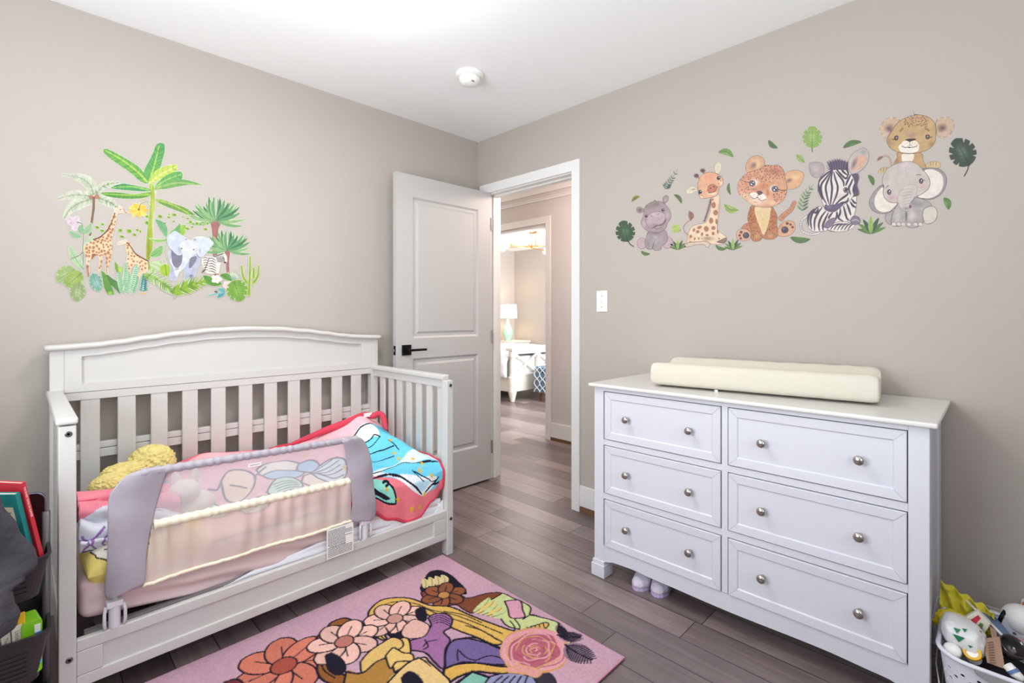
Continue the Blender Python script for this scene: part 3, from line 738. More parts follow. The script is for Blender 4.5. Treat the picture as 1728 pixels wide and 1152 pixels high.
# ================================================================== pattern raster on a parametric cloth (u,v in 0..1)
class Paint:
    """colours for an nv x nu grid of cloth vertices; shapes are given in cloth (u,v) coordinates"""
    def __init__(s, nu, nv, base, asp=1.0):
        s.nu, s.nv, s.asp = nu, nv, asp
        s.U, s.V = np.meshgrid(np.linspace(0, 1, nu) * asp, np.linspace(0, 1, nv))
        s.C = np.zeros((nv, nu, 3)); s.C[:] = base
    def mask_poly(s, pts):
        P = [(a * s.asp, b) for a, b in pts]; m = np.zeros_like(s.U, bool)
        for (x0, y0), (x1, y1) in zip(P, P[1:] + P[:1]):
            if y0 == y1: continue
            c = ((s.V < y0) != (s.V < y1)) & (s.U < (x1 - x0) * (s.V - y0) / (y1 - y0) + x0); m ^= c
        return m
    def poly(s, pts, col, smooth=True):
        s.C[s.mask_poly(spline(pts) if smooth else pts)] = col
    def line(s, pts, w, col, smooth=True):
        Q = spline(pts, closed=False) if smooth else pts; Q = [(a * s.asp, b) for a, b in Q]
        for (x0, y0), (x1, y1) in zip(Q, Q[1:]):
            dx, dy = x1 - x0, y1 - y0; L = dx * dx + dy * dy + 1e-12
            t = np.clip(((s.U - x0) * dx + (s.V - y0) * dy) / L, 0, 1)
            s.C[(s.U - x0 - t * dx) ** 2 + (s.V - y0 - t * dy) ** 2 < (w / 2) ** 2] = col
    def disc(s, u, v, r, col): s.C[(s.U - u * s.asp) ** 2 + (s.V - v) ** 2 < r * r] = col
    def star(s, u, v, r, col, rot=0.3):
        P = [(u + (r if k % 2 == 0 else r * 0.42) * math.cos(rot + k * PI / 5) / s.asp, v + (r if k % 2 == 0 else r * 0.42) * math.sin(rot + k * PI / 5)) for k in range(10)]
        s.poly(P, col, False)
    def fn(s): return lambda u, v: tuple(s.C[int(round(v * (s.nv - 1))), int(round(u * (s.nu - 1)))])
def spline(pts, closed=True, n=6):
    out = []; N = len(pts)
    if N < 3: return list(pts)
    rng = range(N) if closed else range(N - 1)
    for i in rng:
        if closed: p0, p1, p2, p3 = pts[i - 1], pts[i], pts[(i + 1) % N], pts[(i + 2) % N]
        else: p0, p1, p2, p3 = pts[max(i - 1, 0)], pts[i], pts[i + 1], pts[min(i + 2, N - 1)]
        for k in range(n):
            t = k / n
            out.append(tuple(0.5 * (2 * b + (c - a) * t + (2 * a - 5 * b + 4 * c - d) * t * t + (-a + 3 * b - 3 * c + d) * t ** 3) for a, b, c, d in zip(p0[:2], p1[:2], p2[:2], p3[:2])))
    if not closed: out.append(tuple(pts[-1][:2]))
    return out
M_CLOTH = print_mat('printed_plush', 0.9, (60, 0.05), (220, 0.35, 0.002), 0.1)

# ================================================================== BLANKET heaped on the crib mattress
BXs = [-1.95, -1.80, -1.65, -1.50, -1.40, -1.30, -1.20, -1.10, -1.03, -0.97, -0.905]
BYs = [-0.11, -0.20, -0.35, -0.50, -0.65, -0.735]
BZ = [[.500, .515, .510, .500, .500, .500, .505, .505, .500, .455, .42],
      [.525, .550, .535, .515, .525, .535, .560, .575, .560, .490, .44],
      [.470, .520, .520, .515, .555, .585, .610, .635, .615, .520, .46],
      [.405, .430, .470, .500, .530, .560, .575, .570, .555, .500, .455],
      [.395, .405, .440, .470, .490, .505, .510, .510, .505, .480, .462],
      [.392, .392, .410, .430, .440, .455, .460, .462, .465, .460, .452]]
def cub(tab, xs, x):
    n = len(xs)
    if x <= xs[0]: return tab[0]
    if x >= xs[-1]: return tab[-1]
    i = max(k for k in range(n - 1) if xs[k] <= x); t = (x - xs[i]) / (xs[i + 1] - xs[i])
    a, b, c, d = tab[max(i - 1, 0)], tab[i], tab[i + 1], tab[min(i + 2, n - 1)]
    return 0.5 * (2 * b + (c - a) * t + (2 * a - 5 * b + 4 * c - d) * t * t + (-a + 3 * b - 3 * c + d) * t ** 3)
def bz(x, y): return cub([cub(row, BXs, x) for row in BZ], [-v for v in BYs], -y)
def hemz(x): return interp([(-1.95, .385), (-1.40, .385), (-1.30, .325), (-1.20, .262), (-1.10, .222), (-1.04, .225), (-0.97, .285), (-0.905, .330)], x)
def blanket(u, v):
    x = -1.95 + 1.045 * u
    if v < 0.80:
        y = -0.11 - (0.735 - 0.11) * v / 0.80
        z = bz(x, y)
        k = min(1, v * 6) * min(1, (1 - u) * 12) * min(1, (0.80 - v) * 10 + 0.35)
        z += k * (0.020 * math.sin(26 * (x + 0.55 * y) + 3.0 * fnoise(x * 3, y * 3, 2.2)) * (0.35 + 0.65 * max(0, min(1, (x + 1.45) * 4))) + 0.018 * fnoise(x * 7, y * 7, 5.0))
        return (x, y, z)
    t = (v - 0.80) / 0.20
    z0 = bz(x, -0.735); z1 = hemz(x)
    if x < -1.38:   # the hem simply lies on the mattress here
        return (x, -0.735 - 0.012 * t, z0 + (0.381 - z0) * t)
    bul = math.sin(PI * min(1, t * 1.0)) * 0.006
    return (x, -0.735 - 0.037 * min(1, t * 3.2) ** 0.7 - bul + 0.003 * math.sin(x * 60) * t, z0 + (z1 - z0) * t)
NU, NV = 420, 330
PB = Paint(NU, NV, (238, 152, 170), asp=1.25)
CORAL = (214, 70, 92); INK = (36, 34, 48); BLUE = (112, 206, 236); WHT = (236, 240, 246); MINT = (146, 222, 208); GOLD = (226, 178, 50); PINK = (240, 128, 140)
# left part (behind the guard): pale pink ground with pastel petals and leaves in grey outline
PB.poly([(-0.1, -0.1), (1.1, -0.1), (1.1, 0.42), (0.80, 0.42), (0.70, 0.46), (0.62, 0.60), (0.60, 1.1), (-0.1, 1.1)], (240, 186, 196), False)
PB.poly([(-0.1, -0.1), (1.1, -0.1), (1.1, 0.12), (0.6, 0.16), (0.3, 0.12), (-0.1, 0.16)], (240, 128, 142), False)
GI = (88, 84, 96)
def petal(P, col, w=0.010): PB.poly(P, col); PB.line(P + [P[0]], w, GI)
petal([(0.165, 0.39), (0.20, 0.36), (0.25, 0.39), (0.275, 0.45), (0.25, 0.53), (0.20, 0.56), (0.165, 0.50)], (244, 216, 196))
petal([(0.29, 0.41), (0.36, 0.355), (0.42, 0.37), (0.455, 0.47), (0.42, 0.50), (0.36, 0.45), (0.30, 0.47)], (236, 232, 222))
petal([(0.30, 0.47), (0.36, 0.45), (0.42, 0.50), (0.44, 0.57), (0.38, 0.60), (0.32, 0.55)], (176, 206, 236))
petal([(0.28, 0.62), (0.33, 0.565), (0.38, 0.59), (0.40, 0.67), (0.37, 0.73), (0.30, 0.71)], (196, 230, 218))
petal([(0.40, 0.66), (0.43, 0.60), (0.47, 0.62), (0.49, 0.70), (0.45, 0.76)], (240, 224, 208))
petal([(0.46, 0.60), (0.50, 0.585), (0.55, 0.60), (0.585, 0.66), (0.56, 0.74), (0.50, 0.74), (0.47, 0.68)], (206, 222, 232))
petal([(0.46, 0.60), (0.43, 0.52), (0.45, 0.46), (0.49, 0.50), (0.50, 0.58)], (170, 200, 234))
petal([(0.06, 0.52), (0.10, 0.45), (0.135, 0.54), (0.14, 0.66), (0.09, 0.65)], (170, 226, 206))
petal([(0.17, 0.60), (0.22, 0.59), (0.27, 0.64), (0.26, 0.72), (0.19, 0.70)], (198, 230, 214))
for k in range(5):
    PB.line([(0.46 + 0.005 * k, 0.60 + 0.01 * k), (0.51, 0.60 + 0.028 * k), (0.57 - 0.004 * k, 0.61 + 0.03 * k)], 0.007, GI)
    PB.line([(0.31, 0.60 + 0.02 * k), (0.35, 0.61 + 0.02 * k), (0.385, 0.64 + 0.018 * k)], 0.006, GI)
PB.line([(0.27, 0.46), (0.30, 0.43), (0.33, 0.40)], 0.010, GI); PB.line([(0.19, 0.43), (0.215, 0.46), (0.235, 0.50)], 0.008, GI); PB.line([(0.12, 0.40), (0.145, 0.42), (0.16, 0.40)], 0.010, GI)
for a, b in ((0.49, 0.44), (0.10, 0.24), (0.37, 0.30), (0.57, 0.70), (0.24, 0.26)): PB.star(a, b, 0.020, (222, 190, 110))
# right part: aqua and white watercolour bands
PB.poly([(0.60, 1.1), (0.62, 0.60), (0.70, 0.46), (0.80, 0.42), (0.84, 0.40), (1.1, 0.36), (1.1, 1.1)], BLUE, False)
PB.poly([(0.66, 0.50), (0.706, 0.444), (0.75, 0.415), (0.80, 0.42), (0.82, 0.463), (0.80, 0.545), (0.775, 0.520), (0.73, 0.53), (0.68, 0.60)], WHT)
PB.poly([(0.64, 0.795), (0.756, 0.755), (0.838, 0.725), (0.90, 0.70), (0.97, 0.68), (1.05, 0.70), (1.05, 0.80), (0.94, 0.79), (0.875, 0.79), (0.83, 0.745), (0.78, 0.755), (0.70, 0.80)], (214, 236, 244))
PB.poly([(0.60, 0.80), (0.70, 0.80), (0.755, 0.815), (0.82, 0.825), (0.90, 0.855), (0.96, 0.88), (0.93, 0.93), (0.87, 0.92), (0.80, 0.86), (0.72, 0.815), (0.62, 0.815)], WHT)
PB.poly([(0.84, 0.86), (0.88, 0.862), (0.92, 0.885), (0.89, 0.905), (0.86, 0.89)], (186, 224, 240))
PB.poly([(0.58, 0.93), (0.64, 0.81), (0.70, 0.815), (0.744, 0.828), (0.787, 0.85), (0.831, 0.887), (0.87, 0.915), (0.938, 0.94), (1.02, 0.93), (1.02, 1.1), (0.58, 1.1)], PINK)
PB.poly([(0.62, 0.815), (0.675, 0.820), (0.713, 0.840), (0.735, 0.875), (0.742, 0.93), (0.70, 0.925), (0.637, 0.91), (0.60, 0.90)], MINT)
PB.line([(0.715, 0.842), (0.735, 0.875), (0.742, 0.93), (0.70, 0.926), (0.637, 0.91)], 0.010, INK)
PB.poly([(0.630, 0.85), (0.662, 0.872), (0.694, 0.888), (0.715, 0.905), (0.694, 0.912), (0.656, 0.898), (0.630, 0.885)], INK)
PB.line([(0.69, 0.835), (0.705, 0.83), (0.715, 0.842), (0.700, 0.850)], 0.012, INK)
for P, w in (([(0.70, 0.50), (0.738, 0.522), (0.765, 0.527), (0.787, 0.517), (0.80, 0.55)], 0.008), ([(0.70, 0.545), (0.725, 0.562), (0.762, 0.566), (0.80, 0.553)], 0.006), ([(0.70, 0.605), (0.756, 0.613), (0.787, 0.628), (0.831, 0.642)], 0.007),
             ([(0.66, 0.725), (0.70, 0.70), (0.738, 0.682), (0.775, 0.680), (0.812, 0.690)], 0.006), ([(0.62, 0.795), (0.706, 0.793), (0.781, 0.757), (0.831, 0.748), (0.875, 0.795), (0.931, 0.800), (0.99, 0.806)], 0.006),
             ([(0.69, 0.46), (0.713, 0.444), (0.75, 0.423), (0.775, 0.424), (0.812, 0.419)], 0.009), ([(0.63, 0.812), (0.688, 0.809), (0.731, 0.811), (0.775, 0.824), (0.819, 0.855), (0.85, 0.880), (0.876, 0.912)], 0.008),
             ([(0.74, 0.818), (0.79, 0.834), (0.83, 0.866), (0.868, 0.905)], 0.004), ([(0.825, 0.60), (0.838, 0.637), (0.844, 0.675)], 0.006), ([(0.844, 0.819), (0.875, 0.838), (0.912, 0.869), (0.931, 0.894), (0.956, 0.894)], 0.005), ([(0.844, 0.819), (0.89, 0.868)], 0.004), ([(0.90, 0.919), (0.931, 0.912), (0.969, 0.890)], 0.011), ([(0.94, 0.91), (0.97, 0.925)], 0.012)):
    PB.line(P, w, INK)
for a, b, r_ in ((0.831, 0.606, 0.013), (0.819, 0.675, 0.014), (0.825, 0.713, 0.014), (0.881, 0.756, 0.017), (0.902, 0.806, 0.012), (0.881, 0.825, 0.016), (0.931, 0.863, 0.015), (0.700, 0.863, 0.013), (0.752, 0.915, 0.016), (0.825, 0.955, 0.018), (0.869, 0.960, 0.017), (0.892, 0.925, 0.015)): PB.star(a, b, r_, GOLD, rot=0.3 + a * 9)
bk = thing('blanket', 'plush blanket printed in aqua and pink with gold stars, heaped on the crib mattress', 'blanket', (0, 0, 0))
grid_mesh('blanket_cloth', blanket, NU, NV, M_CLOTH, bk, PB.fn(), solid=0.008)
M_HEM = mat('coral_hem', (206, 62, 84), 0.85, bump=(200, 0.3, 0.002))
def hem(bm):
    P = [blanket(1 - k / 40 * 0.55, 0.0) for k in range(0, 41)][::-1]
    add_tube(bm, [(a, b + 0.004, c + 0.004 * math.sin(a * 30)) for a, b, c in P] + [blanket(1.0, v / 30) for v in range(1, 31)] + [blanket(1 - 0.55 * k / 40, 1.0) for k in range(1, 41)], 0.0085, 8)
h = part('hem', hem, M_HEM, bk, smooth=True); h['label'] = 'coral red edge of the blanket'
def hem2(bm):   # the coral edge rolled up over the top of the heap
    Q = [(-1.46, -0.22, .525), (-1.38, -0.28, .560), (-1.28, -0.34, .610), (-1.20, -0.37, .628), (-1.14, -0.37, .652), (-1.10, -0.37, .658), (-1.075, -0.38, .648), (-1.060, -0.395, .645), (-1.045, -0.405, .662), (-1.028, -0.42, .655), (-1.030, -0.44, .625), (-1.040, -0.46, .600), (-1.035, -0.48, .580)]
    add_tube(bm, Q, [0.006, 0.014, 0.018, 0.020, 0.017, 0.016, 0.018, 0.018, 0.018, 0.017, 0.016, 0.014, 0.008], 10)
h = part('hem', hem2, M_HEM, bk, smooth=True, sub=1); h['label'] = 'coral red edge rolled up on top of the heap'
h = part('care_tag', lambda bm: add_box(bm, -1.120, -1.075, -0.394, -0.391, .648, .668), M_PLAST, bk); h['label'] = 'small white care tag'

# pillows and plush toys at the left end
def cushion(name, label, cat, c, dims, rot, m, colfn=None, nu=80, nv=60, group=None):
    t = thing(name, label, cat, c); t.rotation_euler = rot
    L, Wd, Hh = dims
    def top(sgn):
        def f(u, v):
            a, b = 2 * u - 1, 2 * v - 1
            e = max(0, (1 - abs(a) ** 3.2) * (1 - abs(b) ** 3.2)) ** 0.45
            rx = 1 - 0.06 * (1 - e) * abs(b); ry = 1 - 0.06 * (1 - e) * abs(a)
            return (a * L / 2 * rx, b * Wd / 2 * ry, sgn * Hh / 2 * e + 0.006 * e * fnoise(a * 3, b * 3, sgn))
        return f
    o = grid_mesh('pillow_top', top(1), nu, nv, m, t, colfn)
    o2 = grid_mesh('pillow_underside', top(-1), 30, 24, m, t, (lambda u, v: colfn(u, v)) if colfn else None)
    return t
def col_pillow(u, v):
    if v > 0.62 + 0.05 * math.sin(u * 9): return (238, 138, 156)
    return (226, 230, 240)
# folded pastel quilt with a pink top
def fq(u, v):
    # v: 0 bottom front .. 1 back top
    x = -2.238 + 0.26 * u; s = v
    y = -0.735 + 0.05 * math.sin(s * 3) + 0.26 * max(0, s - 0.35) / 0.65
    z = interp([(0, .447), (0.12, .485), (0.30, .545), (0.42, .575), (0.55, .588), (0.8, .575), (1.0, .47)], s) - 0.03 * u
    n = 0.010 * math.sin(s * 34 + u * 9 + 2 * fnoise(u * 4, s * 4)) * min(1, s * 8) * (1 if s < 0.5 else 0.4)
    if s < 0.5: y -= n
    z += n * 0.8
    if s < 0.12: y = -0.735 + 0.03 * (1 - s / 0.12)
    return (x, y, z)
pq = Paint(140, 160, (224, 229, 240), 0.6)
pq.poly([(-0.1, 0.37), (0.25, 0.37), (0.5, 0.33), (0.75, 0.30), (1.1, 0.27), (1.1, 1.1), (-0.1, 1.1)], (240, 142, 160))
for a, b, c in (((0.02, 0.02), (0.08, 0.10), (0.03, 0.17)), ((0.20, 0.0), (0.10, 0.10), (0.22, 0.19)), ((0.34, 0.01), (0.20, 0.09), (0.30, 0.18)), ((0.30, 0.18), (0.36, 0.15), (0.33, 0.11))): pq.line([a, b, c], 0.014, (158, 112, 186))
pq.line([(0.0, 0.0), (0.12, 0.03), (0.40, 0.01)], 0.012, INK)
for v0 in (0.30, 0.34, 0.25): pq.line([(0.55, v0), (0.68, v0 + 0.012), (0.8, v0 - 0.01)], 0.006, (120, 60, 80))
q = thing('folded_quilt', 'folded pink and pale blue quilt bunched at the left end of the crib', 'quilt')
grid_mesh('quilt_cloth', fq, 140, 160, M_CLOTH, q, pq.fn(), solid=0.012)
py = Paint(200, 120, (244, 224, 130), 1.7)
def doodle(u, v, s):   # a small animal face and a bell, in outline
    P = [(u + s * 0.6 * math.cos(t) * (1 + 0.13 * math.sin(5 * t)), v + s * math.sin(t) * (1 + 0.13 * math.cos(4 * t))) for t in [2 * PI * k / 16 for k in range(16)]]
    py.poly(P, (250, 246, 230)); py.line(P + [P[0]], 0.016, INK)
    py.disc(u - 0.10 * s, v + 0.25 * s, 0.02, INK); py.disc(u + 0.15 * s, v + 0.25 * s, 0.02, INK); py.line([(u - 0.1 * s, v - 0.3 * s), (u + 0.05 * s, v - 0.4 * s), (u + 0.18 * s, v - 0.28 * s)], 0.014, INK)
doodle(0.16, 0.24, 0.17)
py.line([(0.42, 0.10), (0.47, 0.42), (0.52, 0.46), (0.57, 0.42), (0.62, 0.10), (0.42, 0.10)], 0.016, INK); py.line([(0.47, 0.1), (0.52, 0.4)], 0.012, INK); py.line([(0.57, 0.1), (0.52, 0.4)], 0.012, INK)
for k, (a, b) in enumerate(((0.31, 0.12), (0.33, 0.22), (0.35, 0.05))): py.disc(a, b, 0.028, (110, 80, 60)); py.disc(a, b, 0.016, (244, 224, 130))
cushion('pillow', 'yellow pillow with small line drawings at the left end of the crib mattress', 'pillow', (-2.063, -0.645, 0.402), (0.345, 0.27, 0.150), (R(10), R(2), R(1)), M_CLOTH, py.fn(), 200, 120)
cushion('pillow', 'pale blue pillow between the folded quilt and the yellow pillow', 'pillow', (-2.06, -0.42, 0.46), (0.34, 0.42, 0.10), (0, 0, 0), mat('pale_blue_cotton', (150, 180, 214), 0.9, bump=(60, 0.3, 0.004)))
# yellow curly plush
M_CURL = mat('yellow_curly_fleece', (232, 216, 140), 1.0, bump=(55, 1.0, 0.012), var=(50, 0.12))
ty = thing('plush_toy', 'yellow curly plush toy lying by the headboard slats', 'plush toy', (-2.0, -0.25, 0.5))
def curly(bm, c, r, sq, seed):
    bmesh.ops.create_icosphere(bm, subdivisions=6, radius=1.0)
    for v in bm.verts:
        n = v.co.normalized(); w = noise.voronoi(Vector(n) * 5.5 + Vector((seed, 0, 0)))[0][0]
        k = 1 + 0.15 * (0.5 - w) + 0.04 * noise.noise(n * 14)
        v.co = Vector((n.x * r * sq[0] * k + c[0], n.y * r * sq[1] * k + c[1], n.z * r * sq[2] * k + c[2]))
part('plush_body', lambda bm: curly(bm, (0.012, 0, 0.070), 0.078, (1.05, 1.0, 0.92), 0.0), M_CURL, ty, smooth=True)
part('plush_leg', lambda bm: curly(bm, (-0.080, -0.055, 0.062), 0.058, (1.3, 1.0, 0.70), 3.0), M_CURL, ty, smooth=True)
part('plush_leg', lambda bm: curly(bm, (-0.125, -0.12, 0.045), 0.056, (1.2, 1.2, 0.72), 5.0), M_CURL, ty, smooth=True)
wt = thing('plush_toy', 'white plush toy seen through the mesh of the bed guard', 'plush toy', (-1.945, -0.60, 0.435))
M_WPL = mat('white_plush', (238, 226, 214), 1.0, bump=(120, 0.6, 0.004))
def blob(bm, c, r, sq):
    bmesh.ops.create_icosphere(bm, subdivisions=4, radius=1.0)
    for v in bm.verts:
        k = 1 + 0.05 * noise.noise(v.co * 2.5); v.co = Vector((v.co.x * r * sq[0] * k + c[0], v.co.y * r * sq[1] * k + c[1], v.co.z * r * sq[2] * k + c[2]))
part('plush_body', lambda bm: blob(bm, (0.02, 0, 0.045), 0.07, (1.15, 0.9, 0.62)), M_WPL, wt, smooth=True)
part('plush_head', lambda bm: blob(bm, (-0.005, -0.03, 0.105), 0.050, (1.0, 0.9, 0.85)), M_WPL, wt, smooth=True)
for dx in (-0.03, 0.03): part('plush_ear', lambda bm: blob(bm, (dx, -0.02, 0.15), 0.022, (0.7, 0.4, 1.3)), M_WPL, wt, smooth=True)

# ================================================================== BED GUARD
GY = -0.788
M_GREY = mat('grey_nylon', (170, 163, 174), 0.42, bump=(26, 0.35, 0.006), spec=0.6)
M_CREAM = mat('cream_nylon', (240, 230, 206), 0.45, bump=(40, 0.5, 0.004), spec=0.6)
def sheer_mat(name, col, a, rough=0.5):
    m = bpy.data.materials.new(name); m.use_nodes = True; nt = m.node_tree
    b = nt.nodes['Principled BSDF']; b.inputs['Base Color'].default_value = L4(col); b.inputs['Roughness'].default_value = rough
    b.inputs['Alpha'].default_value = a
    return m
def net_mat():
    """woven mesh: fine round holes between threads, procedural"""
    m = bpy.data.materials.new('mesh_netting'); m.use_nodes = True; nt = m.node_tree; N = nt.nodes.new; LK = nt.links.new
    b = nt.nodes['Principled BSDF']; b.inputs['Base Color'].default_value = L4((206, 202, 210)); b.inputs['Roughness'].default_value = 0.7
    tc = N('ShaderNodeTexCoord'); sp = N('ShaderNodeSeparateXYZ'); LK(tc.outputs['Object'], sp.inputs[0])
    def mth(op, a, c=None):
        n = N('ShaderNodeMath'); n.operation = op
        for i, v in enumerate((a, c)):
            if v is None: continue
            if isinstance(v, (int, float)): n.inputs[i].default_value = v
            else: LK(v, n.inputs[i])
        return n.outputs[0]
    s1 = mth('SINE', mth('MULTIPLY', mth('ADD', sp.outputs[0], sp.outputs[2]), 2 * PI / 0.0042)); s2 = mth('SINE', mth('MULTIPLY', mth('SUBTRACT', sp.outputs[0], sp.outputs[2]), 2 * PI / 0.0042))
    al = mth('GREATER_THAN', mth('MAXIMUM', s1, s2), 0.45)
    LK(al, b.inputs['Alpha'])
    return m
gd = thing('bed_guard', 'fold-down bed guard with mesh window and grey fabric ends clamped to the crib rail', 'bed guard')
def gwave(x, z, k=1.0): return k * (0.005 * math.sin(x * 23 + z * 9) + 0.008 * fnoise(x * 6, z * 9, 1.0))
def quadpatch(name, c, m, nu=50, nv=30, wav=1.0, rip=0, rnd4=0, **k):
    # c: (x,z) of bottom-left, bottom-right, top-right, top-left
    def f(u, v):
        x = (1 - v) * ((1 - u) * c[0][0] + u * c[1][0]) + v * ((1 - u) * c[3][0] + u * c[2][0])
        z = (1 - v) * ((1 - u) * c[0][1] + u * c[1][1]) + v * ((1 - u) * c[3][1] + u * c[2][1])
        e = 1.0
        y = GY + gwave(x, z, wav)
        if rip: y -= rip * (0.5 + 0.5 * math.sin(x * 95 + 6 * fnoise(x * 7, 0, 0.5))) * (0.25 + 0.75 * v) * (0.6 + 0.4 * fnoise(x * 15, z * 10))
        return (x, y, z)
    return grid_mesh(name, f, nu, nv, m, gd, **k)
def greyend(left):
    if left: out = [(-2.184, .320), (-2.182, .45), (-2.180, .599), (-2.168, .640), (-2.132, .678), (-2.095, .688), (-2.03, .684), (-2.035, .655), (-2.060, .55), (-2.085, .42), (-2.094, .330), (-2.14, .322)]
    else: out = [(-1.348, .303), (-1.290, .307), (-1.292, .42), (-1.300, .52), (-1.313, .596), (-1.338, .642), (-1.375, .664), (-1.44, .662), (-1.428, .634), (-1.405, .50), (-1.392, .40), (-1.388, .309)]
    return out
def greyfn(left):
    def f(bm):
        P = spline(greyend(left), n=5)
        # fill as a dense patch: horizontal strips
        zs = [min(p[1] for p in P) + (max(p[1] for p in P) - min(p[1] for p in P)) * k / 44 for k in range(45)]
        rows = []
        for z in zs:
            zz = min(max(z, zs[0] + 1e-4), zs[-1] - 1e-4); X = []
            for (x0, y0), (x1, y1) in zip(P, P[1:] + P[:1]):
                if (y0 <= zz) != (y1 <= zz): X.append(x0 + (x1 - x0) * (zz - y0) / (y1 - y0))
            a, b = min(X), max(X)
            rows.append([bm.verts.new((a + (b - a) * i / 24, GY - 0.006 + gwave(a + (b - a) * i / 24, z, 1.6) - 0.010 * math.sin(PI * i / 24), z)) for i in range(25)])
        for A, B in zip(rows, rows[1:]):
            for i in range(24): bm.faces.new((A[i], A[i + 1], B[i + 1], B[i]))
    return f
for lf in (True, False):
    e = part('end_panel', greyfn(lf), M_GREY, gd, smooth=True, solid=0.003); e['label'] = 'grey nylon end panel'
def sleeve(z0, z1, x0, x1, r, ph):
    def f(bm):
        P = []; rr = []
        for i in range(200):
            t = i / 199; x = x0 + (x1 - x0) * t; P.append((x, GY - 0.004, z0 + (z1 - z0) * t)); rr.append(r * (1 + 0.10 * math.sin(x * 210 + ph + 3 * fnoise(x * 20, 0)) + 0.10 * fnoise(x * 40, 1)))
        add_tube(bm, P, rr, 14)
    return f
e = part('top_sleeve', sleeve(.676, .655, -2.10, -1.37, 0.0135, 0), M_GREY, gd, smooth=True); e['label'] = 'gathered grey top bar sleeve'
e = part('middle_sleeve', sleeve(.503, .484, -2.065, -1.400, 0.0145, 2), M_CREAM, gd, smooth=True); e['label'] = 'gathered cream bar sleeve'
e = quadpatch('mesh_window', [(-2.075, .505), (-1.400, .485), (-1.425, .655), (-2.035, .675)], net_mat(), 60, 20, 0.6); e['label'] = 'fine see-through mesh'
e = quadpatch('lower_panel', [(-2.096, .318), (-1.388, .308), (-1.400, .480), (-2.070, .498)], sheer_mat('sheer_cream_nylon', (232, 214, 206), 0.78, 0.4), 260, 40, 1.0, rip=0.015); e['label'] = 'gathered cream nylon panel'
e = part('bottom_hem', lambda bm: add_tube(bm, [(-2.096 + 0.708 * i / 120, GY - 0.003 + gwave(-2.096 + 0.708 * i / 120, .31), .322 - 0.010 * i / 120 + 0.003 * fnoise(i * 0.3, 0)) for i in range(121)], [0.006 + 0.0015 * fnoise(i * 0.9, 3) for i in range(121)], 8), M_CREAM, gd, smooth=True)
M_CLAMP = mat('grey_white_plastic', (222, 220, 226), 0.4)
for x in (-2.163, -1.330):
    part('pole', lambda bm: add_tube(bm, [(x, GY + 0.008, 0.215), (x, GY + 0.008, 0.60)], 0.0085, 12), M_CLAMP, gd, smooth=True)
    c = part('clamp', lambda bm: (add_box(bm, x - 0.020, x + 0.020, GY - 0.014, GY + 0.016, 0.285, 0.302), add_tube(bm, [(x, GY + 0.002, 0.219), (x, GY + 0.002, 0.290)], 0.015, 14)), M_CLAMP, gd, bevel=0.002)
    for s in (-1, 1):
        part('clamp_wing', lambda bm: add_tube(bm, [(x + s * 0.023, GY - 0.004, 0.221), (x + s * 0.025, GY - 0.008, 0.24), (x + s * 0.025, GY - 0.008, 0.27), (x + s * 0.021, GY - 0.004, 0.290)], 0.0045, 8), M_CLAMP, c, smooth=True)
# safety label with lines of small print
tg = part('warning_label', lambda bm: add_box(bm, -1.505, -1.392, GY - 0.020, GY - 0.0192, 0.198, 0.316, Matrix.Translation((0, 0, 0))), mat('label_paper', (244, 242, 238), 0.7), gd); tg['label'] = 'white fabric label covered in small print'
def smallprint(bm):
    r2 = random.Random(4)
    for k in range(19):
        z = 0.308 - k * 0.0057
        if k == 11: continue
        x = -1.500; end = -1.397 - (0.03 if r2.random() < 0.25 else 0) 
        if 7 < k < 13: end = -1.425
        while x < end:
            w = r2.uniform(0.003, 0.009); h = 0.0014
            add_box(bm, x, min(x + w, end), GY - 0.0206, GY - 0.0200, z - h, z + h * 0.7); x += w + 0.0016
tp = part('small_print', smallprint, mat('print_ink', (92, 92, 104), 0.8), tg)
def text_mesh(name, body, size, m, parent, M, ext=0.0001, align='LEFT'):
    cu = bpy.data.curves.new('txt', 'FONT'); cu.body = body; cu.size = size; cu.extrude = ext; cu.align_x = align
    o = bpy.data.objects.new('txt', cu); COL.objects.link(o)
    dg = bpy.context.evaluated_depsgraph_get(); me = bpy.data.meshes.new_from_object(o.evaluated_get(dg)); bpy.data.objects.remove(o)
    me.name = name; me.materials.clear(); me.materials.append(m); me.transform(M)
    ob = bpy.data.objects.new(name, me); COL.objects.link(ob); ob.parent = parent
    return ob
text_mesh('label_heading', 'MISE EN GARDE', 0.0095, MATS['print_ink'], tg, Matrix.Translation((-1.494, GY - 0.0206, 0.2415)) @ Matrix.Rotation(R(90), 4, 'X'))
tb = part('brand_tab', lambda bm: add_box(bm, -1.792, -1.748, GY - 0.016, GY - 0.0155, 0.628, 0.640), MATS['label_paper'], gd)
part('tab_print', lambda bm: add_tube(bm, [(-1.788 + 0.036 * i / 30, GY - 0.0163, 0.634 + 0.0028 * math.sin(i * 1.3) * (1 - i / 45)) for i in range(31)], 0.0006, 5), MATS['print_ink'], tb)

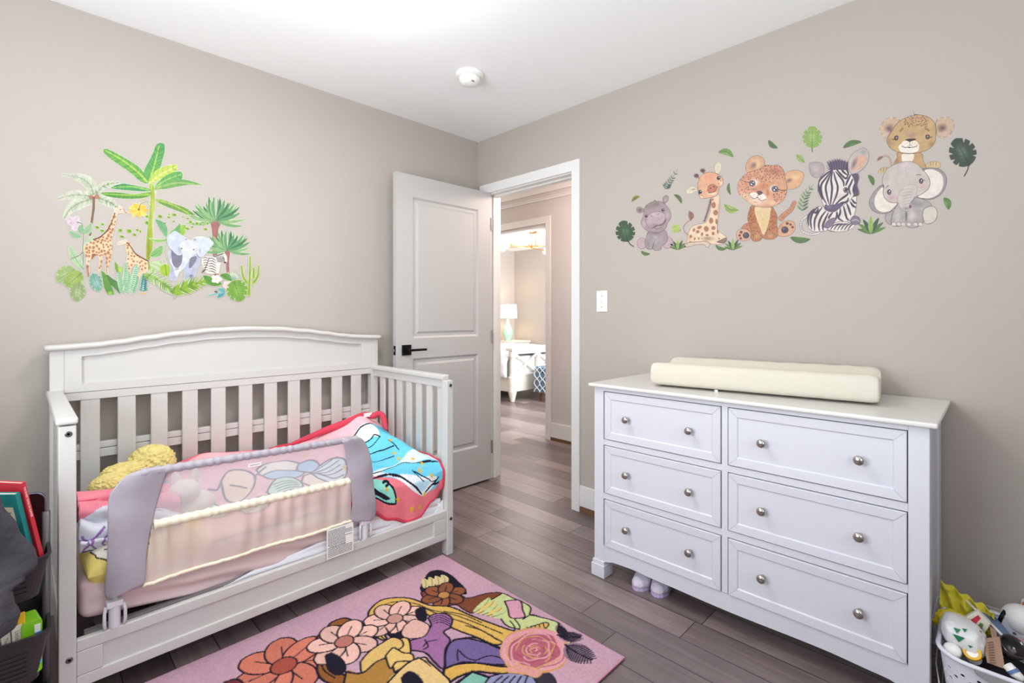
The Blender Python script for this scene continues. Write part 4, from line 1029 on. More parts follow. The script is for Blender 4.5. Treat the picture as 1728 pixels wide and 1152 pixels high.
# ================================================================== BASKET CART WITH BOOKS (left edge)
M_BPL = mat('black_plastic', (44, 43, 46), 0.45)
ct = thing('storage_cart', 'black tiered basket cart at the left edge, beside the crib', 'storage cart', (0, 0, 0))
KX0, KX1, KY0, KY1 = -2.62, -2.309, -0.92, -0.62
def tier(zb, zt):
    def f(bm):
        # open tray: walls leaning outward, with a lip
        def ring(ins, z): 
            P = []; r = 0.03
            for cx_, cy_, a0 in ((KX1 - ins - r, KY0 + ins + r, -90), (KX1 - ins - r, KY1 - ins - r, 0), (KX0 + ins + r, KY1 - ins - r, 90), (KX0 + ins + r, KY0 + ins + r, 180)):
                for k in range(6): a = R(a0 + 18 * k); P.append(bm.verts.new((cx_ + r * math.cos(a), cy_ + r * math.sin(a), z)))
            return P
        Rg = [ring(0.022, zb), ring(0.004, zt - 0.012), ring(0.0, zt - 0.010), ring(-0.002, zt), ring(0.006, zt), ring(0.008, zt - 0.012), ring(0.026, zb + 0.004)]
        for A, B in zip(Rg, Rg[1:]):
            for k in range(24): bm.faces.new((A[k], A[(k + 1) % 24], B[(k + 1) % 24], B[k]))
        bm.faces.new(Rg[0]); bm.faces.new(Rg[-1])
    b = part('basket_tray', f, M_BPL, ct)
    def ribs(bm):
        for k in range(6):
            z = zb + 0.018 + k * 0.013; d = 0.022 - 0.018 * (z - zb) / (zt - zb)
            add_box(bm, KX0 + 0.05, KX1 - 0.045, KY0 + d - 0.004, KY0 + d + 0.001, z, z + 0.006)
    part('tray_slats', ribs, M_BPL, b)
for zb, zt in ((0.425, 0.535), (0.205, 0.335), (0.03, 0.15)): tier(zb, zt)
for x, y in ((KX1 - 0.012, KY1 - 0.012), (KX0 + 0.012, KY1 - 0.012), (KX1 - 0.006, KY0 + 0.12), (KX0 + 0.012, KY0 + 0.12)):
    part('frame_post', lambda bm: add_tube(bm, [(x, y, 0.02), (x, y, 0.62)], 0.009, 10), mat('grey_tube', (96, 92, 96), 0.4, 0.3), ct, smooth=True)
    part('caster', lambda bm: add_lathe(bm, [(0, -0.006), (0.017, -0.006), (0.017, 0.006), (0, 0.006)], n=16, M=Matrix.Translation((x, y, 0.017)) @ Matrix.Rotation(R(90), 4, 'Y')), M_BPL, ct)
M_PAGES = mat('book_pages', (226, 218, 204), 0.9)
def book(name, label, base, w, d, h, lean, yaw, cov, cat='book', group=None, spine=None, spine_text=None, tcol=(240, 236, 230), cover_label=None):
    """upright book: local x = thickness, y = depth away from the spine, z = height; the spine faces -y"""
    t = thing(name, label, cat, base, 0, group)
    t.rotation_euler = (0, lean, yaw)
    m = mat('cover_%d_%d_%d' % cov, cov, 0.45)
    th = 0.0018
    part('cover', lambda bm: (add_box(bm, -w / 2, -w / 2 + th, 0, d, 0, h), add_box(bm, w / 2 - th, w / 2, 0, d, 0, h), add_box(bm, -w / 2, w / 2, -th, 0.0005, 0, h)), m, t)
    part('pages', lambda bm: add_box(bm, -w / 2 + th, w / 2 - th, 0.0, d - 0.003, 0.002, h - 0.002), M_PAGES, t)
    if spine_text: text_mesh('spine_title', spine_text, w * 0.62, mat('spine_ink_%d' % sum(tcol), tcol, 0.6), t, Matrix.Translation((-w * 0.22, -th - 0.0003, h - 0.012)) @ Matrix.Rotation(R(90), 4, 'X') @ Matrix.Rotation(R(-90), 4, 'Z'))
    if cover_label: 
        c, y0, y1, z0, z1 = cover_label
        cl = part('cover_panel', lambda bm: add_box(bm, -w / 2 - 0.0006, -w / 2, y0, y1, z0, z1), mat('panel_%d' % sum(c), c, 0.6), t)
        def ln(bm):
            for k in range(6):
                zz = z1 - 0.016 - k * 0.013
                if zz > z0 + 0.008: add_box(bm, -w / 2 - 0.001, -w / 2 - 0.0006, y0 + 0.008, y1 - 0.01 - 0.012 * (k % 3), zz - 0.0016, zz + 0.0016)
        part('cover_print', ln, mat('cover_ink', (70, 84, 96), 0.8), cl)
    return t
BY = -0.885
book('book', 'red hardback book leaning in the top basket of the cart', (-2.323, BY, 0.505), 0.010, 0.075, 0.240, R(-12), R(38), (196, 44, 56), spine_text='THE SWEET SONG OF SUMMER', spine=None)
book('book', 'teal hardback book with a beige cover panel in the top basket', (-2.3385, BY, 0.500), 0.012, 0.15, 0.222, R(-13), R(46), (20, 128, 126), cover_label=((222, 208, 182), 0.012, 0.125, 0.075, 0.185))
book('book', 'white and lilac paperback behind the dark fleece in the top basket', (-2.350, BY - 0.005, 0.500), 0.011, 0.14, 0.150, R(-16), R(44), (206, 204, 226))
t = thing('tablet_case', 'black rounded tablet case with a grey label in the top basket', 'tablet case', (-2.317, -0.80, 0.45), R(-12))
def rrect(w, h, r, n=5):
    P = []
    for cx_, cy_, a0 in ((w - r, r, -90), (w - r, h - r, 0), (r, h - r, 90), (r, r, 180)):
        for k in range(n + 1): a = R(a0 + 90 * k / n); P.append((cx_ + r * math.cos(a), cy_ + r * math.sin(a)))
    return P
part('case_shell', lambda bm: add_prism(bm, [(-a, b) for a, b in rrect(0.16, 0.225, 0.022)], 0.014, 'xz', 0.0), mat('gloss_black', (16, 14, 16), 0.25), t, bevel=0.002)
part('case_rim', lambda bm: add_tube(bm, [(-a, -0.001, b) for a, b in rrect(0.16, 0.225, 0.022)], 0.0022, 8, closed=True), mat('rim_metal', (120, 126, 150), 0.3, 0.8), t, smooth=True)
part('case_label', lambda bm: add_prism(bm, [(-0.030 - a, 0.165 + b) for a, b in rrect(0.020, 0.027, 0.002, 2)], 0.001, 'xz', -0.002), mat('grey_label', (150, 146, 146), 0.6), t)
# lower basket
t = thing('toy_box', 'bright green toy laptop with coloured tabs in the middle basket', 'toy', (-2.325, -0.888, 0.222), R(8))
part('toy_body', lambda bm: add_prism(bm, [(-a, b) for a, b in rrect(0.040, 0.140, 0.008)], 0.07, 'xz', 0.0), mat('lime_plastic', (132, 204, 36), 0.35), t, bevel=0.002)
part('white_sticker', lambda bm: add_box(bm, -0.0155, -0.004, -0.0012, 0.0, 0.108, 0.128), M_PLAST, t)
for k, c in enumerate(((60, 150, 210), (236, 190, 50), (70, 190, 200), (40, 110, 190), (210, 50, 60), (230, 120, 40), (90, 190, 220))):
    p_ = part('colour_tab', lambda bm: add_box(bm, -0.0150, -0.001, -0.0025, 0.0, 0.098 - k * 0.0125, 0.108 - k * 0.0125), mat('tab%d' % k, c, 0.4), t)
part('yellow_handle', lambda bm: add_box(bm, -0.047, -0.031, 0.010, 0.018, 0.120, 0.168), mat('yellow_plastic', (232, 180, 30), 0.4), t, bevel=0.003)
for k, (x, w, hh, yaw, lab) in enumerate(((-2.3665, 0.019, 0.148, 14, 'white boxed book nearest the green toy in the middle basket'), (-2.387, 0.017, 0.138, 14, 'white boxed book between two others in the middle basket'))):
    book('book', lab, (x, -0.888, 0.215), w, 0.12, hh, R(-3), R(yaw), (226, 220, 208), group='white books in the middle basket', spine_text=('The Quiet Garden' if k else 'Little Stories'), tcol=(120, 110, 104))
book('book', 'pale blue and white board book at the far left of the middle basket', (-2.410, -0.890, 0.215), 0.020, 0.12, 0.118, R(-2), R(14), (176, 206, 222), spine_text='Day & Night', tcol=(60, 90, 120))
# dark fleece hanging over the cart
M_FLC = mat('charcoal_fleece', (62, 60, 66), 1.0, bump=(70, 0.6, 0.008), var=(9, 0.28))
fl = thing('fleece', 'charcoal fleece garment hanging over the front of the cart at the left edge', 'garment')
def fleece(u, v):
    # v 0 top .. 1 bottom ; right edge follows its folds
    edge = [(0, -16), (0.06, -12), (0.15, -2), (0.30, 26), (0.46, 56), (0.52, 60), (0.62, 38), (0.70, 16), (0.78, 19), (0.86, 29), (0.93, 24), (1.0, 2)]
    py_ = 812 + 268 * v; px_ = interp(edge, v); yv = -0.985 + 0.03 * math.sin(v * 5)
    e = onp(px_, py_, 1, yv)
    x = -2.56 + (e.x + 2.56) * u
    z = e.z
    y = yv + 0.028 * math.sin(u * 9 + v * 5) * (0.4 + 0.6 * (1 - u)) + 0.018 * fnoise(u * 4, v * 5, 2) + 0.02 * (1 - math.sqrt(max(0, 1 - u ** 6)))
    return (x, y, z)
grid_mesh('fleece_cloth', fleece, 70, 90, M_FLC, fl, solid=0.012)
e = part('light_trim', lambda bm: add_tube(bm, [Vector(fleece(1.0, v / 40)) + Vector((0.001, 0, 0)) for v in range(0, 41)], [0.0045] * 41, 8), mat('grey_trim', (150, 146, 148), 0.95, bump=(200, 0.5, 0.003)), fl, smooth=True); e['label'] = 'lighter grey edge of the fleece'

# ================================================================== BASKET WITH SUPPLIES (right edge)
M_BSK = mat('lilac_white_plastic', (222, 222, 234), 0.4)
bs = thing('basket', 'white plastic basket with round holes beside the dresser, full of supplies', 'basket')
QX0, QX1, QY0, QY1, QH = -0.565, -0.20, -2.99, -2.586, 0.235
def qpt(a, ins, z):   # rounded rectangle ring, a in 0..1
    w, d, r = QX1 - QX0 - 2 * ins, QY1 - QY0 - 2 * ins, 0.07 - ins * 0.5
    seg = [w - 2 * r, PI * r / 2, d - 2 * r, PI * r / 2] * 2; T = sum(seg); s = a * T
    cx_, cy_ = (QX0 + QX1) / 2, (QY0 + QY1) / 2
    pos = [(-w / 2 + r, -d / 2), (1, 0), (w / 2 - r, -d / 2)]
    dirs = 0
    x, y, th = -w / 2 + r, -d / 2, 0.0
    for i, L_ in enumerate([w - 2 * r, PI * r / 2, d - 2 * r, PI * r / 2, w - 2 * r, PI * r / 2, d - 2 * r, PI * r / 2]):
        st = min(s, L_)
        if i % 2 == 0: x += st * math.cos(th); y += st * math.sin(th)
        else:
            ph = st / r; ccx, ccy = x - r * math.sin(th), y + r * math.cos(th)
            th2 = th + ph; x, y, th = ccx + r * math.sin(th2), ccy - r * math.cos(th2), th2
        s -= st
        if s <= 1e-9: break
    return (cx_ + x, cy_ + y, z)
def basket_wall(bm):
    # wall cells with octagonal holes
    NA, NZ = 84, 12; z0, z1 = 0.03, 0.198
    def P(a, t): 
        z = z0 + (z1 - z0) * t; return qpt(a % 1.0, 0.030 * (1 - z / QH), z)
    V = {}
    def vert(i, j):
        k = (i % NA, j)
        if k not in V: V[k] = bm.verts.new(P(i / NA, j / NZ))
        return V[k]
    for j in range(NZ):
        for i in range(NA):
            c = [vert(i, j), vert(i + 1, j), vert(i + 1, j + 1), vert(i, j + 1)]
            if (i + j) % 2 == 0:
                bm.faces.new(c); continue
            hole = [bm.verts.new(P((i + 0.5 + 0.30 * math.cos(t)) / NA, (j + 0.5 + 0.33 * math.sin(t)) / NZ)) for t in [-3 * PI / 4 + k * PI / 4 for k in range(8)]]
            for q in range(4):
                h0, h1, h2 = hole[2 * q], hole[(2 * q + 1) % 8], hole[(2 * q + 2) % 8]
                bm.faces.new((c[q], c[(q + 1) % 4], h2, h1, h0))
    n = NA
    def ringv(ins, z): return [bm.verts.new(qpt(i / n, ins, z)) for i in range(n)]
    low = [vert(i, 0) for i in range(n)]; b0 = ringv(0.034, 0.012); b1 = ringv(0.045, 0.0)
    for A, B in ((b0, low), (b1, b0)):
        for i in range(n): bm.faces.new((A[i], A[(i + 1) % n], B[(i + 1) % n], B[i]))
    bm.faces.new(b1)
    top = [vert(i, NZ) for i in range(n)]; t0 = ringv(0.001, QH - 0.010)
    for i in range(n): bm.faces.new((top[i], top[(i + 1) % n], t0[(i + 1) % n], t0[i]))
part('basket_wall', basket_wall, M_BSK, bs, solid=0.003, smooth=False)
part('basket_rim', lambda bm: add_tube(bm, [qpt(i / 90, -0.003, QH - 0.004) for i in range(90)], 0.006, 8, closed=True), M_BSK, bs, smooth=True)
gp = part('handle_grip', lambda bm: add_prism(bm, [(-2.655, 0.232), (-2.665, 0.215), (-2.70, 0.202), (-2.74, 0.196), (-2.78, 0.198), (-2.82, 0.212), (-2.83, 0.232)], 0.012, 'yz', QX0 - 0.008), mat('grey_grip', (150, 150, 152), 0.5), bs, bevel=0.003); gp['label'] = 'grey handle insert'
def at(px_, py_, x): return onp(px_, py_, 0, x)
# white nappy pack with green triangles
wp = thing('nappy_pack', 'white plastic pack with green triangles lying on top in the basket', 'nappy pack', at(1626, 1070, -0.43)[:])
def packf(bm):
    bmesh.ops.create_icosphere(bm, subdivisions=5, radius=1.0)
    for v in bm.verts:
        n = v.co.normalized()
        p = Vector([math.copysign(abs(c) ** 0.72, c) for c in n])
        k = 1 + 0.05 * noise.noise(n * 3.5) + 0.02 * noise.noise(n * 11)
        v.co = Vector((p.x * 0.055 * k, p.y * 0.050 * k, p.z * 0.040 * k - 0.10 * 0.055 * p.x * 0 + p.y * 0.012))
part('pack_wrap', packf, mat('white_film', (240, 240, 242), 0.3), wp, smooth=True)
tri = part('green_triangle', lambda bm: None, mat('leaf_green', (20, 124, 74), 0.4), wp)
def tris(bm):
    for cy_, cz_, s in ((0.008, 0.012, 0.013), (0.012, 0.030, 0.008), (-0.016, 0.000, 0.005), (-0.004, 0.034, 0.005)):
        P = [(cy_ + s, cz_ + s * 0.5), (cy_ - s, cz_ + s * 0.5), (cy_, cz_ - s * 0.8)]
        vs = []
        for a, b in P:
            xx = -0.055 * math.sqrt(max(0.02, 1 - (abs(a) / 0.056) ** 2.7 - (abs(b - a * 0.24) / 0.046) ** 2.7)) - 0.005
            vs.append(bm.verts.new((xx, a, b)))
        bm.faces.new(vs)
bpy.data.objects.remove(tri)
tri = part('green_triangles', tris, MATS['leaf_green'], wp, solid=0.001); tri['label'] = 'printed green triangles'
# yellow ruffled cloth at the back
def yell(u, v):
    y = -2.572 - 0.125 * u; z = 0.19 + 0.115 * v * (1 - 0.45 * u)
    x = -0.29 + 0.05 * v + 0.012 * math.sin(u * 22 + v * 9) + 0.014 * fnoise(u * 6, v * 7)
    return (x, y, z)
yc = thing('yellow_cloth', 'sheer yellow ruffled cloth at the back corner of the basket', 'cloth')
grid_mesh('cloth_ruffle', yell, 60, 40, sheer_mat('sheer_yellow', (246, 234, 70), 0.82, 0.8), yc, solid=0.002)
part('cloth_bunch', lambda bm: (bmesh.ops.create_icosphere(bm, subdivisions=5, radius=0.048), [setattr(v, 'co', Vector((v.co.x * 0.7 * (1 + 0.3 * noise.noise(v.co * 40)) - 0.335, v.co.y * (1 + 0.25 * noise.noise(v.co * 45)) - 2.612, v.co.z * 0.75 * (1 + 0.2 * noise.noise(v.co * 50)) + 0.222)))  for v in bm.verts]), mat('yellow_fabric', (244, 222, 40), 0.85), yc, smooth=True)
# lids and jars
wl = thing('pot', 'small round white pot with a domed lid at the front of the basket', 'lid', at(1607, 1097, -0.50)[:]); wl.rotation_euler = (0, R(-40), 0)
part('lid_disc', lambda bm: add_lathe(bm, [(0, -0.008), (0.020, -0.008), (0.020, 0.004), (0.016, 0.008), (0, 0.009)], n=28), M_PLAST, wl, smooth=True)
yj = thing('jar', 'small jar with a yellow rimmed lid at the front of the basket', 'jar', at(1641, 1102, -0.48)[:]); yj.rotation_euler = (0, R(-42), R(-8))
part('jar_rim', lambda bm: add_lathe(bm, [(0.0135, 0.0), (0.0205, 0.0), (0.0205, 0.008), (0.0135, 0.008), (0.0135, 0.0)], n=32), mat('yellow_plastic'), yj, smooth=False, bevel=0.001)
part('jar_lid_top', lambda bm: add_lathe(bm, [(0, -0.03), (0.017, -0.03), (0.0135, 0.003), (0, 0.003)], n=28), M_PLAST, yj)
# brown cardboard tray
cb = thing('carton', 'brown corrugated cardboard sleeve standing in the basket', 'carton')
M_CARD = mat('cardboard', (160, 128, 108), 0.85, bump=(90, 0.3, 0.002))
def quad3(bm, P, d=(0.002, 0, 0)):
    A = [bm.verts.new(p) for p in P]; B = [bm.verts.new(Vector(p) + Vector(d)) for p in P]; n = len(P)
    bm.faces.new(A); bm.faces.new(B[::-1])
    for i in range(n): bm.faces.new((A[i], A[(i + 1) % n], B[(i + 1) % n], B[i]))
def pk(L_, x0, x1=None): return [at(1580 + a / 7.581, 1000 + b / 7.581, x0 + (0 if x1 is None else (x1 - x0) * k / (len(L_) - 1))) for k, (a, b) in enumerate(L_)]
part('sleeve_front', lambda bm: quad3(bm, [at(1580 + a / 7.581, 1000 + b / 7.581, -0.44 + (b - 590) * -0.00016) for a, b in ((590, 590), (810, 560), (880, 975), (650, 890))]), M_CARD, cb)
part('flap', lambda bm: quad3(bm, [at(1580 + a / 7.581, 1000 + b / 7.581, -0.435) for a, b in ((470, 470), (580, 490), (600, 640), (490, 580))]), M_CARD, cb)
part('flap', lambda bm: quad3(bm, [at(1580 + a / 7.581, 1000 + b / 7.581, -0.435) for a, b in ((680, 420), (770, 490), (780, 600), (720, 630))]), M_CARD, cb)
def corr(bm):
    for k in range(9):
        t = k / 8; a0 = Vector((655 + 25 * t, 640 + 250 * t)); a1 = Vector((820 + 30 * t, 610 + 290 * t))
        P = [at(1580 + (a0.x + (a1.x - a0.x) * s) / 7.581, 1000 + (a0.y + (a1.y - a0.y) * s) / 7.581, -0.4445 + ((a0.y + (a1.y - a0.y) * s) - 590) * -0.00016) for s in (0, 0.45)]
        add_tube(bm, P, 0.0010, 5)
part('fluting', corr, mat('card_dark', (110, 82, 66), 0.9), cb)
# folded paper / magazine sheets with blue edge
pp = thing('magazine', 'folded blue and white paper folder leaning against the wall in the basket', 'magazine')
part('sheet', lambda bm: quad3(bm, [at(*q, x) for q, x in (((1624, 1007), -0.22), ((1665, 1022), -0.16), ((1702, 1068), -0.20), ((1727, 1096), -0.30), ((1700, 1088), -0.36), ((1660, 1040), -0.30))], (0.003, 0, 0)), mat('folder_blue', (96, 124, 166), 0.5), pp)
part('white_edge', lambda bm: add_tube(bm, [at(1624, 1007, -0.225), at(1645, 1027, -0.30), at(1672, 1052, -0.335), at(1702, 1082, -0.365), at(1728, 1100, -0.37)], 0.0035, 6), M_PLAST, pp)
# snack pouch with red print
sp_ = thing('pouch', 'white pouch with red and green print behind the cardboard sleeve', 'pouch')
part('pouch_body', lambda bm: quad3(bm, [at(1580 + a / 7.581, 1000 + b / 7.581, -0.38) for a, b in ((360, 320), (530, 230), (700, 400), (600, 560), (480, 470))], (0.02, 0, 0)), mat('pouch_white', (226, 222, 204), 0.5), sp_, bevel=0.003)
part('pouch_print', lambda bm: quad3(bm, [at(1580 + a / 7.581, 1000 + b / 7.581, -0.3815) for a, b in ((440, 345), (535, 285), (570, 325), (500, 400))], (0.001, 0, 0)), mat('print_red', (196, 44, 66), 0.6), sp_)
part('pouch_print', lambda bm: quad3(bm, [at(1580 + a / 7.581, 1000 + b / 7.581, -0.3815) for a, b in ((420, 375), (520, 455), (560, 380), (600, 400), (575, 500), (470, 450))], (0.001, 0, 0)), mat('print_green', (96, 132, 60), 0.6), sp_)
# white domed appliance
mo = thing('appliance', 'white domed baby appliance with a dark opening behind the basket', 'appliance', at(1722, 1046, -0.17)[:])
part('dome', lambda bm: (bmesh.ops.create_uvsphere(bm, u_segments=32, v_segments=20, radius=0.046),), M_PLAST, mo, smooth=True)
part('opening', lambda bm: add_lathe(bm, [(0, 0.0), (0.024, 0.0), (0.027, -0.006), (0.024, -0.010)], n=28, M=Matrix.Translation((-0.012, 0.0435, 0.0)) @ Matrix.Rotation(R(-75), 4, 'X') @ Matrix.Rotation(R(14), 4, 'Y')), M_BLACK, mo, smooth=True)
st = part('stand', lambda bm: add_tube(bm, [(0, 0, -0.04), (0, 0, -mo.location.z + 0.004)], 0.02, 14), M_PLAST, mo)
gb = thing('glass_bowl', 'dark glossy glass cup lying in the basket', 'cup', at(1706, 1094, -0.42)[:]); gb.rotation_euler = (R(20), R(-30), 0)
part('cup_wall', lambda bm: add_lathe(bm, [(0.010, -0.026), (0.022, -0.020), (0.029, 0.0), (0.030, 0.018), (0.0275, 0.018), (0.026, 0.0), (0.019, -0.017), (0, -0.020)], n=30), mat('smoked_glass', (58, 52, 54), 0.08, spec=0.8), gb, smooth=True)
tb_ = thing('tube', 'white cosmetic tube with blue print at the front of the basket', 'tube')
part('tube_body', lambda bm: add_tube(bm, [at(1700, 1122, -0.50), at(1712, 1135, -0.51), at(1728, 1148, -0.52)], [0.012, 0.013, 0.008], 14), M_PLAST, tb_, smooth=True)
part('tube_print', lambda bm: add_tube(bm, [at(1708, 1130, -0.508), at(1713, 1136, -0.511)], [0.0134, 0.0134], 14, cap=False), MATS['folder_blue'], tb_)
pd = thing('paper_card', 'orange and white card on the wall at the right edge', 'card')
part('card', lambda bm: quad3(bm, [at(*q, -0.02) for q in ((1724, 1012), (1736, 1004), (1736, 1040), (1719, 1034))], (0.003, 0, 0)), M_PLAST, pd)
part('card_picture', lambda bm: quad3(bm, [at(*q, -0.0215) for q in ((1725.5, 1016), (1735, 1010), (1735, 1034), (1721, 1032))], (0.001, 0, 0)), mat('card_orange', (214, 124, 72), 0.6), pd)
cb2 = obj('cable', (lambda bm: (add_tube(bm, [at(1585, 978, -0.010), at(1592, 986, -0.012), at(1600, 1000, -0.014), at(1622, 1007, -0.016), at(1660, 1020, -0.018), at(1695, 1032, -0.03)], 0.0018, 6), bm)[1])(bmesh.new()), mat('white_cable', (232, 232, 230), 0.5), None, smooth=True)
tag(cb2, 'thin white cable running along the wall from behind the dresser', 'cable')
cb3 = obj('cable', (lambda bm: (add_tube(bm, [(-0.10, -2.60, 0.004), (-0.22, -2.577, 0.004), (-0.40, -2.585, 0.006), (-0.50, -2.60, 0.05), (-0.52, -2.59, 0.10), (-0.45, -2.575, 0.14), (-0.3, -2.573, 0.17)], 0.0018, 6), bm)[1])(bmesh.new()), MATS['white_cable'], None, smooth=True)
tag(cb3, 'thin white cable looped between the dresser side and the basket', 'cable')
pc = thing('napkin', 'pink crumpled cloth under the domed appliance', 'cloth')
part('napkin_cloth', lambda bm: (bmesh.ops.create_icosphere(bm, subdivisions=4, radius=0.03), [setattr(v, 'co', Vector((v.co.x, v.co.y * 1.3, v.co.z * 0.5)) * (1 + 0.3 * noise.noise(v.co * 60)) + at(1722, 1090, -0.30)) for v in bm.verts]), mat('pink_cloth', (214, 170, 172), 0.9), pc, smooth=True)

dkc = thing('dark_filler', 'added dark towel filling the bottom of the basket under the other supplies', 'filler')  # added so the inside of the basket looks dark through its holes
def bundle(u, v):
    x = QX0 + 0.045 + (QX1 - QX0 - 0.09) * u; y = QY0 + 0.045 + (QY1 - QY0 - 0.09) * v; e = min(1, 7 * min(u, 1 - u)) * min(1, 7 * min(v, 1 - v))
    return (x, y, 0.02 + e ** 0.4 * 0.115 + e * (0.012 * math.sin(u * 17 + v * 8) + 0.02 * fnoise(u * 5, v * 5)))
grid_mesh('filler_cloth', bundle, 50, 50, mat('dark_filling', (48, 42, 50), 1.0, bump=(120, 0.5, 0.004)), dkc, solid=0.006)

# ================================================================== PRINTED ART (wall stickers and the rug's pattern)
class Art:
    """a painted picture sampled on a fine grid; shapes are given in the units of a traced drawing (origin ox,oy and scale)"""
    def __init__(s, x0, y0, x1, y1, ss, base=(226, 220, 212)):
        s.nx, s.ny = int((x1 - x0) * ss) + 1, int((y1 - y0) * ss) + 1
        s.X, s.Y = np.meshgrid(np.linspace(x0, x1, s.nx), np.linspace(y0, y1, s.ny))
        s.C = np.zeros((s.ny, s.nx, 3)); s.C[:] = base; s.A = np.zeros((s.ny, s.nx), bool)
        s.x0, s.y0, s.x1, s.y1, s.ss = x0, y0, x1, y1, ss
        s.tr = (0, 0, 1)
    def T(s, ox, oy, sc): s.tr = (ox, oy, sc); return s
    def _p(s, pts): ox, oy, sc = s.tr; return [(ox + a / sc, oy + b / sc) for a, b in pts]
    def _win(s, pts, m):
        xs = [p[0] for p in pts]; ys = [p[1] for p in pts]
        i0 = max(0, int((min(xs) - m - s.x0) * s.ss)); i1 = min(s.nx, int((max(xs) + m - s.x0) * s.ss) + 2)
        j0 = max(0, int((min(ys) - m - s.y0) * s.ss)); j1 = min(s.ny, int((max(ys) + m - s.y0) * s.ss) + 2)
        return slice(j0, j1), slice(i0, i1)
    def _apply(s, w, al, col, cut, clip=None):
        if clip is not None: al = al * clip[w]
        s.C[w] = s.C[w] * (1 - al[..., None]) + np.array(col) * al[..., None]
        if cut: s.A[w] |= al > 0.35
    def mask(s, pts, smooth=True):
        P = s._p(spline(pts) if smooth else pts); m = np.zeros_like(s.A); w = s._win(P, 1)
        X, Y = s.X[w], s.Y[w]; mm = np.zeros(X.shape, bool)
        for (x0, y0), (x1, y1) in zip(P, P[1:] + P[:1]):
            if y0 == y1: continue
            mm ^= ((Y < y0) != (Y < y1)) & (X < (x1 - x0) * (Y - y0) / (y1 - y0) + x0)
        m[w] = mm; return m
    def fill(s, pts, col, a=1.0, smooth=True, cut=True, clip=None):
        m = s.mask(pts, smooth); w = (slice(None), slice(None))
        P = s._p(pts); w = s._win(P, 6)
        s._apply(w, m[w] * a, col, cut, clip); return m
    def ell(s, cx, cy, rx, ry, col, rot=0.0, soft=0.0, a=1.0, cut=True, clip=None):
        (px, py), = s._p([(cx, cy)]); sc = s.tr[2]; rx, ry = rx / sc, ry / sc; r = max(rx, ry)
        w = s._win([(px - r, py - r), (px + r, py + r)], 1); X, Y = s.X[w] - px, s.Y[w] - py
        c, n = math.cos(R(rot)), math.sin(R(rot)); d = np.sqrt(((X * c + Y * n) / rx) ** 2 + ((-X * n + Y * c) / ry) ** 2)
        al = np.clip((1 - d) / max(soft, 1e-3), 0, 1) if soft else (d < 1).astype(float)
        al = al * al * (3 - 2 * al)
        s._apply(w, al * a, col, cut and not soft, clip)
    def stroke(s, pts, wd, col, a=1.0, taper=(1, 1), smooth=True, cut=True, clip=None, mid=None):
        Q = s._p(spline(pts, closed=False) if smooth and len(pts) > 2 else pts); W0 = wd / s.tr[2] / 2
        w = s._win(Q, W0 + 1); X, Y = s.X[w], s.Y[w]; al = np.zeros(X.shape); n = len(Q) - 1
        for i, ((x0, y0), (x1, y1)) in enumerate(zip(Q, Q[1:])):
            dx, dy = x1 - x0, y1 - y0; L = dx * dx + dy * dy + 1e-12
            t = np.clip(((X - x0) * dx + (Y - y0) * dy) / L, 0, 1); d = np.sqrt((X - x0 - t * dx) ** 2 + (Y - y0 - t * dy) ** 2)
            g = (i + t) / n
            if mid is None: ww = W0 * (taper[0] + (taper[1] - taper[0]) * g)
            else: ww = W0 * (0.12 + 0.88 * np.sin(PI * np.clip(g, 0, 1)) ** mid)
            al = np.maximum(al, np.clip((ww - d) * s.ss * 1.2 + 0.5, 0, 1) * (ww > 0.02))
        s._apply(w, al * a, col, cut, clip)
    def blob(s, pts, col, edge=(90, 76, 76), w=3, smooth=True, clip=None):
        m = s.fill(pts, col, smooth=smooth, clip=clip); s.stroke(list(pts) + [pts[0]], w, edge, smooth=smooth, a=0.85, clip=clip); return m
    def shade(s, cx, cy, rx, ry, col, clip, a=0.6, rot=0): s.ell(cx, cy, rx, ry, col, rot, 1.0, a, False, clip)
    def spots(s, clip, x0, y0, x1, y1, n, r0, r1, col, seed=1, asp=0.7, gap=1.7, a=0.9, rot=None):
        r2 = random.Random(seed); L = []
        for _ in range(n * 30):
            if len(L) >= n: break
            x, y, r = r2.uniform(x0, x1), r2.uniform(y0, y1), r2.uniform(r0, r1)
            (px, py), = s._p([(x, y)]); i, j = int((px - s.x0) * s.ss), int((py - s.y0) * s.ss)
            if not (0 <= i < s.nx and 0 <= j < s.ny and clip[j, i]): continue
            if any((x - q[0]) ** 2 + (y - q[1]) ** 2 < (gap * (r + q[2]) / 2 * 1.2) ** 2 for q in L): continue
            L.append((x, y, r)); s.ell(x, y, r, r * asp, col, rot if rot is not None else r2.uniform(0, 180), 0.35, a, False, clip)
    def leaf(s, p0, p1, w, col, vein=None, bend=0.0, edge=None, n=10):
        (x0, y0), (x1, y1) = p0, p1; dx, dy = x1 - x0, y1 - y0; L = math.hypot(dx, dy); nx_, ny_ = -dy / L, dx / L
        ctr = lambda t: (x0 + dx * t + nx_ * bend * L * 4 * t * (1 - t), y0 + dy * t + ny_ * bend * L * 4 * t * (1 - t))
        A_, B_ = [], []
        for k in range(n + 1):
            t = k / n; c = ctr(t); h = w / 2 * math.sin(PI * min(1, t * 0.92 + 0.06)) ** 0.8 if k not in (0, n) else 0
            A_.append((c[0] + nx_ * h, c[1] + ny_ * h)); B_.append((c[0] - nx_ * h, c[1] - ny_ * h))
        s.fill(A_ + B_[::-1], col, smooth=False)
        if vein: s.stroke([ctr(t / 6) for t in range(7)], max(1.2, w * 0.07), vein, a=0.8, taper=(1.2, 0.3))
        return ctr
